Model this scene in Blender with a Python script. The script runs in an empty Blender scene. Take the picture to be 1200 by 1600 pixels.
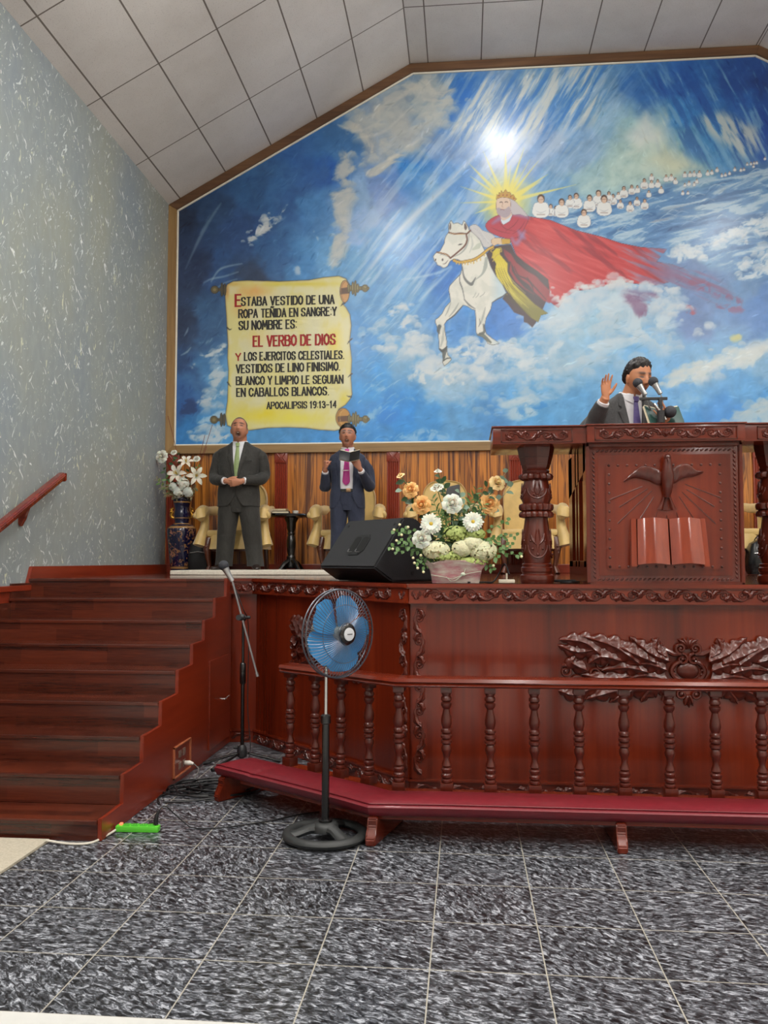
import bpy, bmesh, math, random
import numpy as np
from mathutils import Vector, Matrix, Euler, noise as mnoise

C = bpy.context.scene.collection
scene = bpy.context.scene
rad = math.radians
random.seed(7)
rng = np.random.default_rng(7)

# ---------------------------------------------------------------- camera
cam_data = bpy.data.cameras.new('camera')
cam = bpy.data.objects.new('camera', cam_data)
C.objects.link(cam)
cam.location = (0, 0, 1.43)
cam.rotation_euler = (rad(90 + 3.193), 0, rad(5.295))
cam_data.sensor_fit = 'VERTICAL'
cam_data.sensor_height = 36
cam_data.lens = 36 * 1355.7 / 1600
cam_data.clip_start = 0.05
scene.camera = cam

# ---------------------------------------------------------------- light and exposure
scene.view_settings.view_transform = 'Standard'
scene.view_settings.look = 'None'
scene.view_settings.exposure = 0.0
scene.view_settings.gamma = 1.0
scene.view_settings.use_curve_mapping = False
world = bpy.data.worlds.new('world')
scene.world = world
world.use_nodes = True
world.node_tree.nodes['Background'].inputs[0].default_value = (0.8, 0.85, 1, 1)
world.node_tree.nodes['Background'].inputs[1].default_value = 0.02

def area(name, loc, rot, sx, sy, power, col=(1, 0.97, 0.93)):
    l = bpy.data.lights.new(name, 'AREA')
    l.shape = 'RECTANGLE'; l.size = sx; l.size_y = sy
    l.energy = power; l.color = col
    o = bpy.data.objects.new(name, l); C.objects.link(o)
    o.location = loc; o.rotation_euler = rot
    return o
# tube fittings under the nave ceiling, behind and above the camera, and the lamp over the stage; the uplights are added fill for the ceiling
for lx in (-2.2, 1.4, 5.0):
    for ly in (-3.0, 0.6, 3.6):
        zl = 5.7 if abs(lx - 1.4) > 2 else 6.7
        area('ceiling_lamp_light', (lx, ly, zl), (0, 0, 0), 0.30, 1.2, 82)
        area('ceiling_fill_uplight', (lx, ly, zl + 0.02), (math.pi, 0, 0), 0.30, 1.2, 44)  # added upward fill that brightens the ceiling boards
for lx in (-1.0, 3.8):
    area('ceiling_lamp_light', (lx, 6.6, 6.35), (0, 0, 0), 0.30, 1.2, 62)
    area('ceiling_fill_uplight', (lx, 5.0, 5.75), (math.pi, 0, 0), 0.30, 1.2, 44)  # unseen fill, added to brighten the ceiling towards the platform
area('stage_lamp_light', (0.5, 8.05, 7.18), (rad(10), 0, 0), 0.40, 0.28, 40)

# ---------------------------------------------------------------- materials
def lin(r, g, b):
    f = lambda c: ((c / 255 + 0.055) / 1.055) ** 2.4 if c / 255 > 0.04045 else c / 255 / 12.92
    return (f(r), f(g), f(b), 1)

class NT:
    def __init__(self, name):
        self.m = bpy.data.materials.new(name); self.m.use_nodes = True
        self.t = self.m.node_tree; self.n = self.t.nodes
        self.b = self.n['Principled BSDF']
        self.tc = self.n.new('ShaderNodeTexCoord')
    def new(self, kind, **kw):
        n = self.n.new('ShaderNode' + kind)
        for k, v in kw.items(): setattr(n, k, v)
        return n
    def link(self, a, b): self.t.links.new(a, b)
    def mapping(self, scale=(1, 1, 1), rot=(0, 0, 0), loc=(0, 0, 0), coord='Object'):
        mp = self.new('Mapping')
        mp.inputs['Scale'].default_value = scale; mp.inputs['Rotation'].default_value = rot; mp.inputs['Location'].default_value = loc
        self.link(self.tc.outputs[coord], mp.inputs['Vector'])
        return mp.outputs[0]
    def noise(self, vec, scale=5, detail=4, rough=0.55, dist=0.0):
        n = self.new('TexNoise')
        n.inputs['Scale'].default_value = scale; n.inputs['Detail'].default_value = detail
        n.inputs['Roughness'].default_value = rough; n.inputs['Distortion'].default_value = dist
        self.link(vec, n.inputs['Vector'])
        return n.outputs[0]
    def ramp(self, fac, stops, interp='LINEAR'):
        r = self.new('ValToRGB'); r.color_ramp.interpolation = interp
        e = r.color_ramp.elements
        while len(e) < len(stops): e.new(0.5)
        for i, (p, c) in enumerate(stops):
            e[i].position = p; e[i].color = c
        self.link(fac, r.inputs[0])
        return r.outputs[0]
    def mix(self, fac, a, b, mode='MIX'):
        m = self.new('Mix', data_type='RGBA', blend_type=mode)
        for sock, v in ((m.inputs[0], fac), (m.inputs[6], a), (m.inputs[7], b)):
            if hasattr(v, 'is_output'): self.link(v, sock)
            elif sock.type == 'VALUE': sock.default_value = v
            else: sock.default_value = v
        return m.outputs[2]
    def math(self, op, a, b=0.0, c=0.0):
        m = self.new('Math', operation=op)
        for i, v in enumerate((a, b, c)):
            if hasattr(v, 'is_output'): self.link(v, m.inputs[i])
            else: m.inputs[i].default_value = v
        return m.outputs[0]
    def bump(self, h, strength=0.3, dist=0.01):
        b = self.new('Bump'); b.inputs['Strength'].default_value = strength; b.inputs['Distance'].default_value = dist
        self.link(h, b.inputs['Height']); self.link(b.outputs[0], self.b.inputs['Normal'])
    def col(self, v):
        if hasattr(v, 'is_output'): self.link(v, self.b.inputs['Base Color'])
        else: self.b.inputs['Base Color'].default_value = v
    def set(self, **kw):
        names = dict(rough='Roughness', metal='Metallic', coat='Coat Weight', coatr='Coat Roughness', spec='Specular IOR Level',
                     trans='Transmission Weight', ior='IOR', alpha='Alpha', sheen='Sheen Weight', sss='Subsurface Weight', emis='Emission Strength')
        for k, v in kw.items():
            if hasattr(v, 'is_output'): self.link(v, self.b.inputs[names[k]])
            else: self.b.inputs[names[k]].default_value = v
        return self

def plain(name, rgb, rough=0.5, metal=0.0, vary=0.12, scale=12, bump=0.0, **kw):
    """one colour, gently mottled"""
    t = NT(name); c = lin(*rgb)
    n = t.noise(t.mapping(), scale, 4)
    d = tuple(v * (1 - vary) for v in c[:3]) + (1,); u = tuple(min(1, v * (1 + vary)) for v in c[:3]) + (1,)
    t.col(t.ramp(n, [(0.3, d), (0.7, u)]))
    t.set(rough=rough, metal=metal, **kw)
    if bump: t.bump(n, bump)
    return t.m

def wood(name, dark, mid, light, axis='z', rough=0.28, coat=0.35, freq=28, stretch=0.05, figure=0.5, bump=0.03):
    """varnished timber with the grain along one axis"""
    t = NT(name)
    s = {'x': (stretch, 1, 1), 'y': (1, stretch, 1), 'z': (1, 1, stretch)}[axis]
    fine = t.noise(t.mapping(s), freq, 6, 0.6, 0.2)
    broad = t.noise(t.mapping(tuple(v * 0.25 for v in s)), freq * 0.5, 3, 0.5, 0.6)
    f = t.math('ADD', t.math('MULTIPLY', fine, 1 - figure), t.math('MULTIPLY', broad, figure))
    t.col(t.ramp(f, [(0.3, lin(*dark)), (0.5, lin(*mid)), (0.72, lin(*light))]))
    t.set(rough=rough, coat=coat, coatr=0.12)
    if bump: t.bump(fine, bump, 0.004)
    return t.m

# ---------------------------------------------------------------- object helpers
def link_mesh(name, bm, mat, parent=None, smooth=True, loc=None):
    if smooth: bmesh.ops.recalc_face_normals(bm, faces=bm.faces[:])
    me = bpy.data.meshes.new(name)
    bm.to_mesh(me); bm.free()
    o = bpy.data.objects.new(name, me); C.objects.link(o)
    mats = mat if isinstance(mat, (list, tuple)) else [mat]
    for m in mats: me.materials.append(m)
    if smooth:
        me.polygons.foreach_set('use_smooth', [True] * len(me.polygons))
        try: me.set_sharp_from_angle(angle=rad(38))
        except Exception: pass
    if parent: o.parent = parent
    if loc is not None: o.location = loc
    return o

def tag(o, label, cat, group=None, kind=None):
    o['label'] = label; o['category'] = cat
    if group: o['group'] = group
    if kind: o['kind'] = kind
    return o

def thing(name, label, cat, loc=(0, 0, 0), rz=0.0, group=None):
    o = bpy.data.objects.new(name, None); C.objects.link(o)
    o.empty_display_size = 0.1
    o.location = loc; o.rotation_euler = (0, 0, rz)
    return tag(o, label, cat, group)

def struct(name, bm, mat, smooth=False):
    o = link_mesh(name, bm, mat, None, smooth)
    o['kind'] = 'structure'
    return o

def dup(root, loc=None, rz=None, label=None):
    r = root.copy(); C.objects.link(r)
    if loc is not None: r.location = loc
    if rz is not None: r.rotation_euler = (0, 0, rz)
    if label: r['label'] = label
    for ch in list(root.children):
        c = ch.copy(); C.objects.link(c); c.parent = r
        for g in list(ch.children):
            d = g.copy(); C.objects.link(d); d.parent = c
    return r

BM = bmesh.new
def box(bm, x0, x1, y0, y1, z0, z1, mat=0, bevel=0.0):
    vs = [bm.verts.new(p) for p in ((x0, y0, z0), (x1, y0, z0), (x1, y1, z0), (x0, y1, z0), (x0, y0, z1), (x1, y0, z1), (x1, y1, z1), (x0, y1, z1))]
    fs = [bm.faces.new([vs[i] for i in q]) for q in ((0, 3, 2, 1), (4, 5, 6, 7), (0, 1, 5, 4), (1, 2, 6, 5), (2, 3, 7, 6), (3, 0, 4, 7))]
    for f in fs: f.material_index = mat
    if bevel:
        es = {e for f in fs for e in f.edges}
        r = bmesh.ops.bevel(bm, geom=list(es), offset=bevel, segments=2, affect='EDGES', profile=0.6)
        for f in r['faces']: f.material_index = mat
    return vs

def quad(bm, pts, mat=0):
    f = bm.faces.new([bm.verts.new(p) for p in pts]); f.material_index = mat
    return f

def prism(bm, pts, n, mat=0, bevel=0.0):
    """polygon (3d points) pushed along vector n"""
    n = Vector(n)
    a = [bm.verts.new(p) for p in pts]; b = [bm.verts.new(Vector(p) + n) for p in pts]
    k = len(a)
    fs = [bm.faces.new(a[::-1]), bm.faces.new(b)]
    for i in range(k): fs.append(bm.faces.new((a[i], a[(i + 1) % k], b[(i + 1) % k], b[i])))
    for f in fs: f.material_index = mat
    if bevel:
        es = {e for f in fs for e in f.edges}
        r = bmesh.ops.bevel(bm, geom=list(es), offset=bevel, segments=2, affect='EDGES')
        for f in r['faces']: f.material_index = mat
    return fs

def frame_of(d, up=(0, 0, 1)):
    d = Vector(d).normalized(); up = Vector(up)
    if abs(d.dot(up)) > 0.97: up = Vector((0, 1, 0)) if abs(d.y) < 0.9 else Vector((1, 0, 0))
    x = up.cross(d).normalized(); y = d.cross(x)
    return x, y, d

def skin_rings(bm, rings, close=True, caps=True, mat=0):
    vs = [[bm.verts.new(p) for p in r] for r in rings]
    n = len(vs[0])
    for a, b in zip(vs, vs[1:]):
        for i in range(n if close else n - 1):
            j = (i + 1) % n
            f = bm.faces.new((a[i], a[j], b[j], b[i])); f.material_index = mat
    if caps and close:
        for r, rev in ((vs[0], True), (vs[-1], False)):
            try:
                f = bm.faces.new(r[::-1] if rev else r); f.material_index = mat
            except ValueError: pass
    return vs

def tube(bm, pts, r, seg=8, mat=0, caps=True, up=(0, 0, 1)):
    """round bar along a polyline; r is a number or one per point, or (rx, ry)"""
    pts = [Vector(p) for p in pts]; n = len(pts); rings = []
    prev = None
    for i, p in enumerate(pts):
        d = (pts[min(i + 1, n - 1)] - pts[max(i - 1, 0)])
        if d.length < 1e-9: d = Vector((0, 0, 1))
        if prev is None: x, y, d = frame_of(d, up)
        else:
            d.normalize(); y = d.cross(prev); 
            if y.length < 1e-6: x, y, d = frame_of(d, up)
            else:
                y.normalize(); x = y.cross(d)
        prev = x
        ri = r[i] if isinstance(r, (list, tuple)) and not isinstance(r, tuple) else r
        rx, ry = (ri if isinstance(ri, tuple) else (ri, ri))
        rings.append([p + x * (rx * math.cos(2 * math.pi * k / seg)) + y * (ry * math.sin(2 * math.pi * k / seg)) for k in range(seg)])
    return skin_rings(bm, rings, True, caps, mat)

def lathe(bm, prof, seg=24, c=(0, 0, 0), mat=0, mod=None, caps=True):
    """profile of (r, z) turned about z; mod(theta, z) scales the radius"""
    rings = []
    for r, z in prof:
        ring = []
        for k in range(seg):
            th = 2 * math.pi * k / seg
            q = r * (mod(th, z) if mod else 1)
            ring.append((c[0] + q * math.cos(th), c[1] + q * math.sin(th), c[2] + z))
        rings.append(ring)
    return skin_rings(bm, rings, True, caps, mat)

def ball(bm, c, r, seg=12, rings=8, mat=0, rot=None):
    r = (r, r, r) if not isinstance(r, (tuple, list)) else r
    M = Matrix.Translation(c) @ ((rot.to_matrix().to_4x4() if isinstance(rot, Euler) else rot.to_4x4()) if rot is not None else Matrix.Identity(4)) @ Matrix.Diagonal((*r, 1))
    res = bmesh.ops.create_uvsphere(bm, u_segments=seg, v_segments=rings, radius=1, matrix=M)
    for v in res['verts']:
        for f in v.link_faces: f.material_index = mat
    return res['verts']

def catmull(pts, n=6, closed=False):
    P = [np.array(p, float) for p in pts]; out = []
    k = len(P)
    for i in range(k if closed else k - 1):
        if closed: p0, p1, p2, p3 = P[(i - 1) % k], P[i], P[(i + 1) % k], P[(i + 2) % k]
        else: p0, p1, p2, p3 = P[max(i - 1, 0)], P[i], P[i + 1], P[min(i + 2, k - 1)]
        for j in range(n):
            t = j / n
            out.append(0.5 * ((2 * p1) + (-p0 + p2) * t + (2 * p0 - 5 * p1 + 4 * p2 - p3) * t * t + (-p0 + 3 * p1 - 3 * p2 + p3) * t ** 3))
    if not closed: out.append(P[-1])
    return out
# ================================================================ the room
LX, RX, BY, FY = -3.49, 6.24, 9.91, -7.0      # left wall, right wall, mural wall, wall behind the camera
SZ = 1.287                                    # height of the platform
RZ0, RZ1, RXA, RXB = 5.665, 7.245, -0.6, 3.337    # gable: eaves height, flat height, flat from / to
TILE, TX, TY = 0.4051, -1.7495, 3.932

def tile_lines(t, vec, sx, x0, sy, y0, w):
    """1 on the joints of a grid"""
    sep = t.new('SeparateXYZ'); t.link(vec, sep.inputs[0])
    out = None
    for sock, s, o in ((0, sx, x0), (1, sy, y0)):
        u = t.math('DIVIDE', t.math('SUBTRACT', sep.outputs[sock], o), s)
        fr = t.math('FRACT', t.math('ADD', u, 1000.0))
        d = t.math('MULTIPLY', t.math('MINIMUM', fr, t.math('SUBTRACT', 1.0, fr)), s)
        l = t.math('LESS_THAN', d, w)
        out = l if out is None else t.math('MAXIMUM', out, l)
    return out, sep

def mat_floor():
    t = NT('streaked_granite_tile')
    vec = t.mapping()
    line, sep = tile_lines(t, vec, TILE, TX, TILE, TY, 0.0024)
    ix = t.math('FLOOR', t.math('DIVIDE', t.math('SUBTRACT', sep.outputs[0], TX), TILE))
    iy = t.math('FLOOR', t.math('DIVIDE', t.math('SUBTRACT', sep.outputs[1], TY), TILE))
    cmb = t.new('CombineXYZ'); t.link(ix, cmb.inputs[0]); t.link(iy, cmb.inputs[1])
    wn = t.new('TexWhiteNoise', noise_dimensions='2D'); t.link(cmb.outputs[0], wn.inputs['Vector'])
    ang = t.math('ADD', t.math('MULTIPLY', wn.outputs[0], 1.1), 0.05)
    rot = t.new('VectorRotate', rotation_type='Z_AXIS'); t.link(vec, rot.inputs['Vector']); t.link(ang, rot.inputs['Angle'])
    sc = t.new('VectorMath', operation='MULTIPLY'); sc.inputs[1].default_value = (1, 2.1, 1); t.link(rot.outputs[0], sc.inputs[0])
    add = t.new('VectorMath', operation='ADD'); t.link(sc.outputs[0], add.inputs[0]); t.link(wn.outputs[1], add.inputs[1])
    n = t.noise(add.outputs[0], 26, 5, 0.7, 0.9)
    c = t.ramp(n, [(0.38, lin(14, 14, 16)), (0.47, lin(50, 51, 55)), (0.54, lin(92, 95, 101)), (0.65, lin(176, 180, 188))])
    t.col(t.mix(line, c, lin(160, 156, 144)))
    t.set(rough=0.3, spec=0.4)
    return t.m

def mat_ceiling(sx, x0):
    t = NT('ceiling_board')
    vec = t.mapping()
    line, sep = tile_lines(t, vec, sx, x0, 1.22, 8.81, 0.007)
    sp = t.noise(vec, 160, 2, 0.5); br = t.noise(vec, 1.1, 4, 0.6)
    base = t.ramp(br, [(0.3, lin(206, 202, 197)), (0.7, lin(224, 221, 217))])
    base = t.mix(t.ramp(sp, [(0.3, (1, 1, 1, 1)), (0.36, (0, 0, 0, 1))]), base, lin(160, 154, 150))
    t.col(t.mix(line, base, lin(118, 110, 104)))
    t.set(rough=0.75, spec=0.2); t.bump(sp, 0.12, 0.004)
    return t.m

def mat_wallpaper():
    t = NT('flecked_wallpaper')
    def fleck(rot, scale, lo, hi, loc):
        r = t.new('VectorRotate', rotation_type='X_AXIS'); t.link(t.mapping((1, 1, 1), (0, 0, 0), loc), r.inputs['Vector']); r.inputs['Angle'].default_value = rot
        m = t.new('VectorMath', operation='MULTIPLY'); m.inputs[1].default_value = (1, 1, 0.34); t.link(r.outputs[0], m.inputs[0])
        a = t.noise(m.outputs[0], scale, 2, 0.5, 1.2)
        return t.ramp(a, [(lo, (0, 0, 0, 1)), (hi, (1, 1, 1, 1))])
    br = t.noise(t.mapping((1, 1, 0.6)), 0.9, 3, 0.55)
    base = t.ramp(br, [(0.34, lin(132, 143, 150)), (0.5, lin(139, 147, 146)), (0.66, lin(148, 152, 140))])
    mid = t.noise(t.mapping((1, 1, 0.5)), 14, 4, 0.6)
    base = t.mix(t.ramp(mid, [(0.42, (0, 0, 0, 1)), (0.7, (0.4, 0.4, 0.4, 1))]), base, lin(156, 164, 162))
    c = t.mix(fleck(0.65, 27, 0.65, 0.70, (0, 0, 0)), base, lin(202, 210, 208))
    c = t.mix(fleck(-0.75, 25, 0.66, 0.71, (3, 1, 7)), c, lin(218, 222, 220))
    c = t.mix(fleck(0.05, 24, 0.67, 0.72, (9, 5, 2)), c, lin(200, 204, 180))
    t.col(c); t.set(rough=0.42, spec=0.4); t.bump(mid, 0.1, 0.005)
    return t.m

def mat_planks(name, tones, axis_len, axis_w, length=0.55, width=0.075, rough=0.22, coat=0.4, z_as_w=False):
    """laminate strips: long side along x (0) or y (1)"""
    t = NT(name); vec = t.mapping()
    sep = t.new('SeparateXYZ'); t.link(vec, sep.inputs[0])
    w = t.math('ADD', sep.outputs[axis_w], sep.outputs[2]) if z_as_w else sep.outputs[axis_w]
    row = t.math('FLOOR', t.math('DIVIDE', w, width))
    wn0 = t.new('TexWhiteNoise', noise_dimensions='1D'); t.link(row, wn0.inputs['W'])
    u = t.math('ADD', t.math('DIVIDE', sep.outputs[axis_len], length), t.math('MULTIPLY', wn0.outputs[0], 7.0))
    cell = t.math('FLOOR', u)
    cmb = t.new('CombineXYZ'); t.link(row, cmb.inputs[0]); t.link(cell, cmb.inputs[1])
    wn = t.new('TexWhiteNoise', noise_dimensions='2D'); t.link(cmb.outputs[0], wn.inputs['Vector'])
    g = [1.6, 1.6, 26]; g[axis_len] = 1.6
    if not z_as_w: g[axis_w] = 26
    grain = t.noise(t.mapping(tuple(g)), 3.5, 5, 0.6, 0.5)
    c = t.ramp(wn.outputs[0], [(i / (len(tones) - 1), lin(*v)) for i, v in enumerate(tones)])
    c = t.mix(t.ramp(grain, [(0.35, (0, 0, 0, 1)), (0.75, (0.32, 0.32, 0.32, 1))]), c, lin(120, 54, 30), 'MIX')
    t.col(c); t.set(rough=rough, coat=coat, coatr=0.1)
    return t.m

def mat_zebra():
    t = NT('zebra_veneer')
    sep = t.new('SeparateXYZ'); vec = t.mapping(); t.link(vec, sep.inputs[0])
    pl = t.math('FLOOR', t.math('DIVIDE', sep.outputs[0], 0.131))
    wn = t.new('TexWhiteNoise', noise_dimensions='1D'); t.link(pl, wn.inputs['W'])
    add = t.new('VectorMath', operation='ADD'); t.link(t.mapping((1, 1, 0.035)), add.inputs[0]); t.link(wn.outputs[1], add.inputs[1])
    a = t.noise(add.outputs[0], 17, 3, 0.5, 0.9)
    b = t.noise(t.mapping((1, 1, 0.02)), 70, 3, 0.6)
    base = t.ramp(b, [(0.3, lin(172, 100, 34)), (0.7, lin(210, 138, 54))])
    base = t.mix(t.math('MULTIPLY', wn.outputs[0], 0.35), base, lin(140, 74, 28))
    c = t.mix(t.ramp(a, [(0.47, (0, 0, 0, 1)), (0.53, (0.85, 0.85, 0.85, 1)), (0.57, (0.2, 0.2, 0.2, 1)), (0.62, (0.95, 0.95, 0.95, 1))]), base, lin(78, 34, 14))
    fr = t.math('FRACT', t.math('ADD', t.math('DIVIDE', sep.outputs[0], 0.131), 100.0))
    c = t.mix(t.math('LESS_THAN', fr, 0.03), c, lin(60, 26, 14))
    t.col(c); t.set(rough=0.3, coat=0.3, coatr=0.15)
    return t.m

M_FLOOR = mat_floor()
M_PALE = plain('pale_tile', (196, 196, 192), 0.3, vary=0.05, scale=3)
M_WALLP = mat_wallpaper()
M_WHITEWALL = plain('painted_wall', (206, 202, 194), 0.7, vary=0.04, scale=2)
M_MAHOG = wood('mahogany', (76, 23, 10), (104, 33, 14), (130, 47, 21), 'z', 0.20, 0.22, 22, 0.03, 0.55)
M_MAHOGX = wood('mahogany_level', (80, 25, 12), (108, 35, 16), (134, 50, 24), 'x', 0.2, 0.25, 22, 0.03, 0.5)
M_MAHOGD = wood('mahogany_carved', (58, 18, 9), (80, 26, 13), (100, 36, 19), 'z', 0.29, 0.25, 30, 0.1, 0.4)
M_RED = wood('red_stained_board', (96, 30, 14), (122, 40, 18), (142, 52, 25), 'y', 0.3, 0.15, 14, 0.05, 0.5)
M_STAIR = mat_planks('stair_laminate', [(34, 13, 9), (66, 25, 15), (46, 18, 12), (84, 34, 20), (54, 21, 13)], 0, 1, 0.62, 0.078, 0.24, 0.35, True)
M_DECK = mat_planks('platform_laminate', [(70, 30, 20), (96, 44, 30), (80, 34, 22)], 0, 1, 0.9, 0.11, 0.12, 0.5)
M_ZEBRA = mat_zebra()
M_PILASTER = wood('pilaster_red', (112, 38, 22), (134, 50, 30), (150, 60, 36), 'z', 0.3, 0.3, 20, 0.05)
M_FRAME = wood('frame_walnut', (70, 46, 30), (98, 68, 44), (124, 90, 60), 'x', 0.45, 0.1, 26, 0.06)
M_FRAMEV = wood('frame_oak', (104, 78, 46), (140, 108, 66), (168, 136, 88), 'z', 0.45, 0.1, 26, 0.06)
M_FRAMEB = wood('frame_oak_level', (104, 80, 48), (140, 110, 68), (170, 138, 92), 'x', 0.45, 0.1, 26, 0.06)
M_LINER = plain('white_liner', (226, 222, 208), 0.5, vary=0.03)

bm = BM(); box(bm, LX, RX, 2.717, 7.4, -0.1, 0.0); struct('floor', bm, M_FLOOR)
bm = BM(); box(bm, LX, RX, FY, 2.717, -0.1, 0.0); struct('floor', bm, M_PALE)
bm = BM(); box(bm, LX - 0.15, LX, FY, BY + 0.15, -0.1, RZ0 + 0.25); struct('wall_left', bm, M_WALLP)
bm = BM(); box(bm, RX, RX + 0.15, FY, BY + 0.15, -0.1, RZ0 + 0.25); struct('wall_right', bm, M_WHITEWALL)
bm = BM(); prism(bm, [(LX - 0.15, BY, -0.1), (RX + 0.15, BY, -0.1), (RX + 0.15, BY, RZ0 + 0.1), (RXB, BY, RZ1 + 0.1), (RXA, BY, RZ1 + 0.1), (LX - 0.15, BY, RZ0 + 0.1)], (0, 0.15, 0))
struct('wall_back', bm, M_WHITEWALL)
bm = BM(); prism(bm, [(LX - 0.15, FY, -0.1), (RX + 0.15, FY, -0.1), (RX + 0.15, FY, RZ0 + 0.1), (RXB, FY, RZ1 + 0.1), (RXA, FY, RZ1 + 0.1), (LX - 0.15, FY, RZ0 + 0.1)], (0, -0.15, 0))
struct('wall_front', bm, M_WHITEWALL)
def slab(x0, z0, x1, z1, m):
    bm = BM(); prism(bm, [(x0, FY - 0.1, z0), (x1, FY - 0.1, z1), (x1, FY - 0.1, z1 + 0.1), (x0, FY - 0.1, z0 + 0.1)], (0, BY + 0.2 - FY, 0))
    struct('ceiling', bm, m)
slab(LX, RZ0, RXA, RZ1, mat_ceiling(0.549, -0.609))
slab(RXA, RZ1, RXB, RZ1, mat_ceiling(0.618, -0.396))
slab(RXB, RZ1, RX, RZ0, mat_ceiling(0.549, 3.337))

# veneer wall under the mural, with its skirting
bm = BM(); box(bm, LX, RX, BY - 0.02, BY, SZ, 2.70); o = struct('wall_paneling', bm, M_ZEBRA)
bm = BM(); box(bm, LX, RX, BY - 0.045, BY - 0.02, SZ, SZ + 0.1, bevel=0.006); struct('baseboard_back', bm, M_RED)
# skirting at platform level and the lower wainscot along the steps on the left wall
bm = BM(); prism(bm, [(LX, 6.62, 1.20), (LX, 6.70, SZ + 0.095), (LX, BY - 0.05, SZ + 0.095), (LX, BY - 0.05, 1.20)], (0.03, 0, 0), bevel=0.004)
struct('baseboard_left', bm, M_RED)
bm = BM(); box(bm, LX, LX + 0.03, 2.0, 6.66, 0.0, 1.20); box(bm, LX, LX + 0.05, 2.0, 6.66, 1.19, 1.235, bevel=0.006)
struct('trim_1', bm, M_RED)

# fluted red pilasters on the veneer
def pilaster(x, label):
    r = thing('pilaster', label, 'pilaster', (x, BY - 0.02, SZ + 0.1), 0, 'fluted pilasters on the veneer wall')
    H = 2.69 - SZ - 0.1
    bm = BM()
    prof = []
    n = 5; w = 0.145
    for i in range(n):
        a = -w / 2 + 0.012 + i * (w - 0.024) / n; b = a + (w - 0.024) / n
        prof += [(a + 0.003, -0.028)] + [(a + 0.003 + (b - a - 0.006) * k / 6, -0.028 + 0.012 * math.sin(math.pi * k / 6)) for k in range(1, 6)] + [(b - 0.003, -0.028)]
    pts = [(-w / 2, 0.0), (-w / 2, -0.028)] + prof + [(w / 2, -0.028), (w / 2, 0.0)]
    prism(bm, [(p[0], p[1], 0.0) for p in pts], (0, 0, H - 0.13))
    link_mesh('fluted_shaft', bm, M_PILASTER, r)
    bm = BM(); box(bm, -w / 2 - 0.004, w / 2 + 0.004, -0.032, 0, H - 0.13, H, bevel=0.003)
    for s in (-1, 1):
        tube(bm, [(s * 0.055, -0.033, H - 0.115), (s * 0.02, -0.036, H - 0.065), (s * 0.055, -0.033, H - 0.012)], 0.007, 6)
        tube(bm, [(s * 0.03, -0.033, H - 0.115), (s * 0.005, -0.036, H - 0.085), (s * 0.03, -0.033, H - 0.04)], 0.005, 6)
    link_mesh('capital', bm, M_PILASTER, r)
for x, l in ((-3.40, 'fluted red pilaster in the corner behind the blue floor vase'), (-2.113, 'fluted red pilaster behind the black pedestal table'),
             (-0.808, 'fluted red pilaster between the man holding a black book and the flower arrangement'),
             (0.582, 'fluted red pilaster just behind the carved lectern column'), (3.25, 'fluted red pilaster past the far side of the lectern, above the black bag')):
    pilaster(x, l)

# ---------------------------------------------------------------- mural
# the painter's working chart: one unit is about 7.3 mm on the wall; HM turns wall metres into chart units
HM = np.array([[132.879418977, 3.418482697, 726.88866248], [-8.292667524, -134.357367695, 1074.914504677], [-0.00945685, 0.005717385, 1.0]])
HI = np.linalg.inv(HM)
MY = 9.88
def chart(u, v):
    q = HI @ np.array([u, v, 1.0]); return q[0] / q[2], q[1] / q[2]

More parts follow.
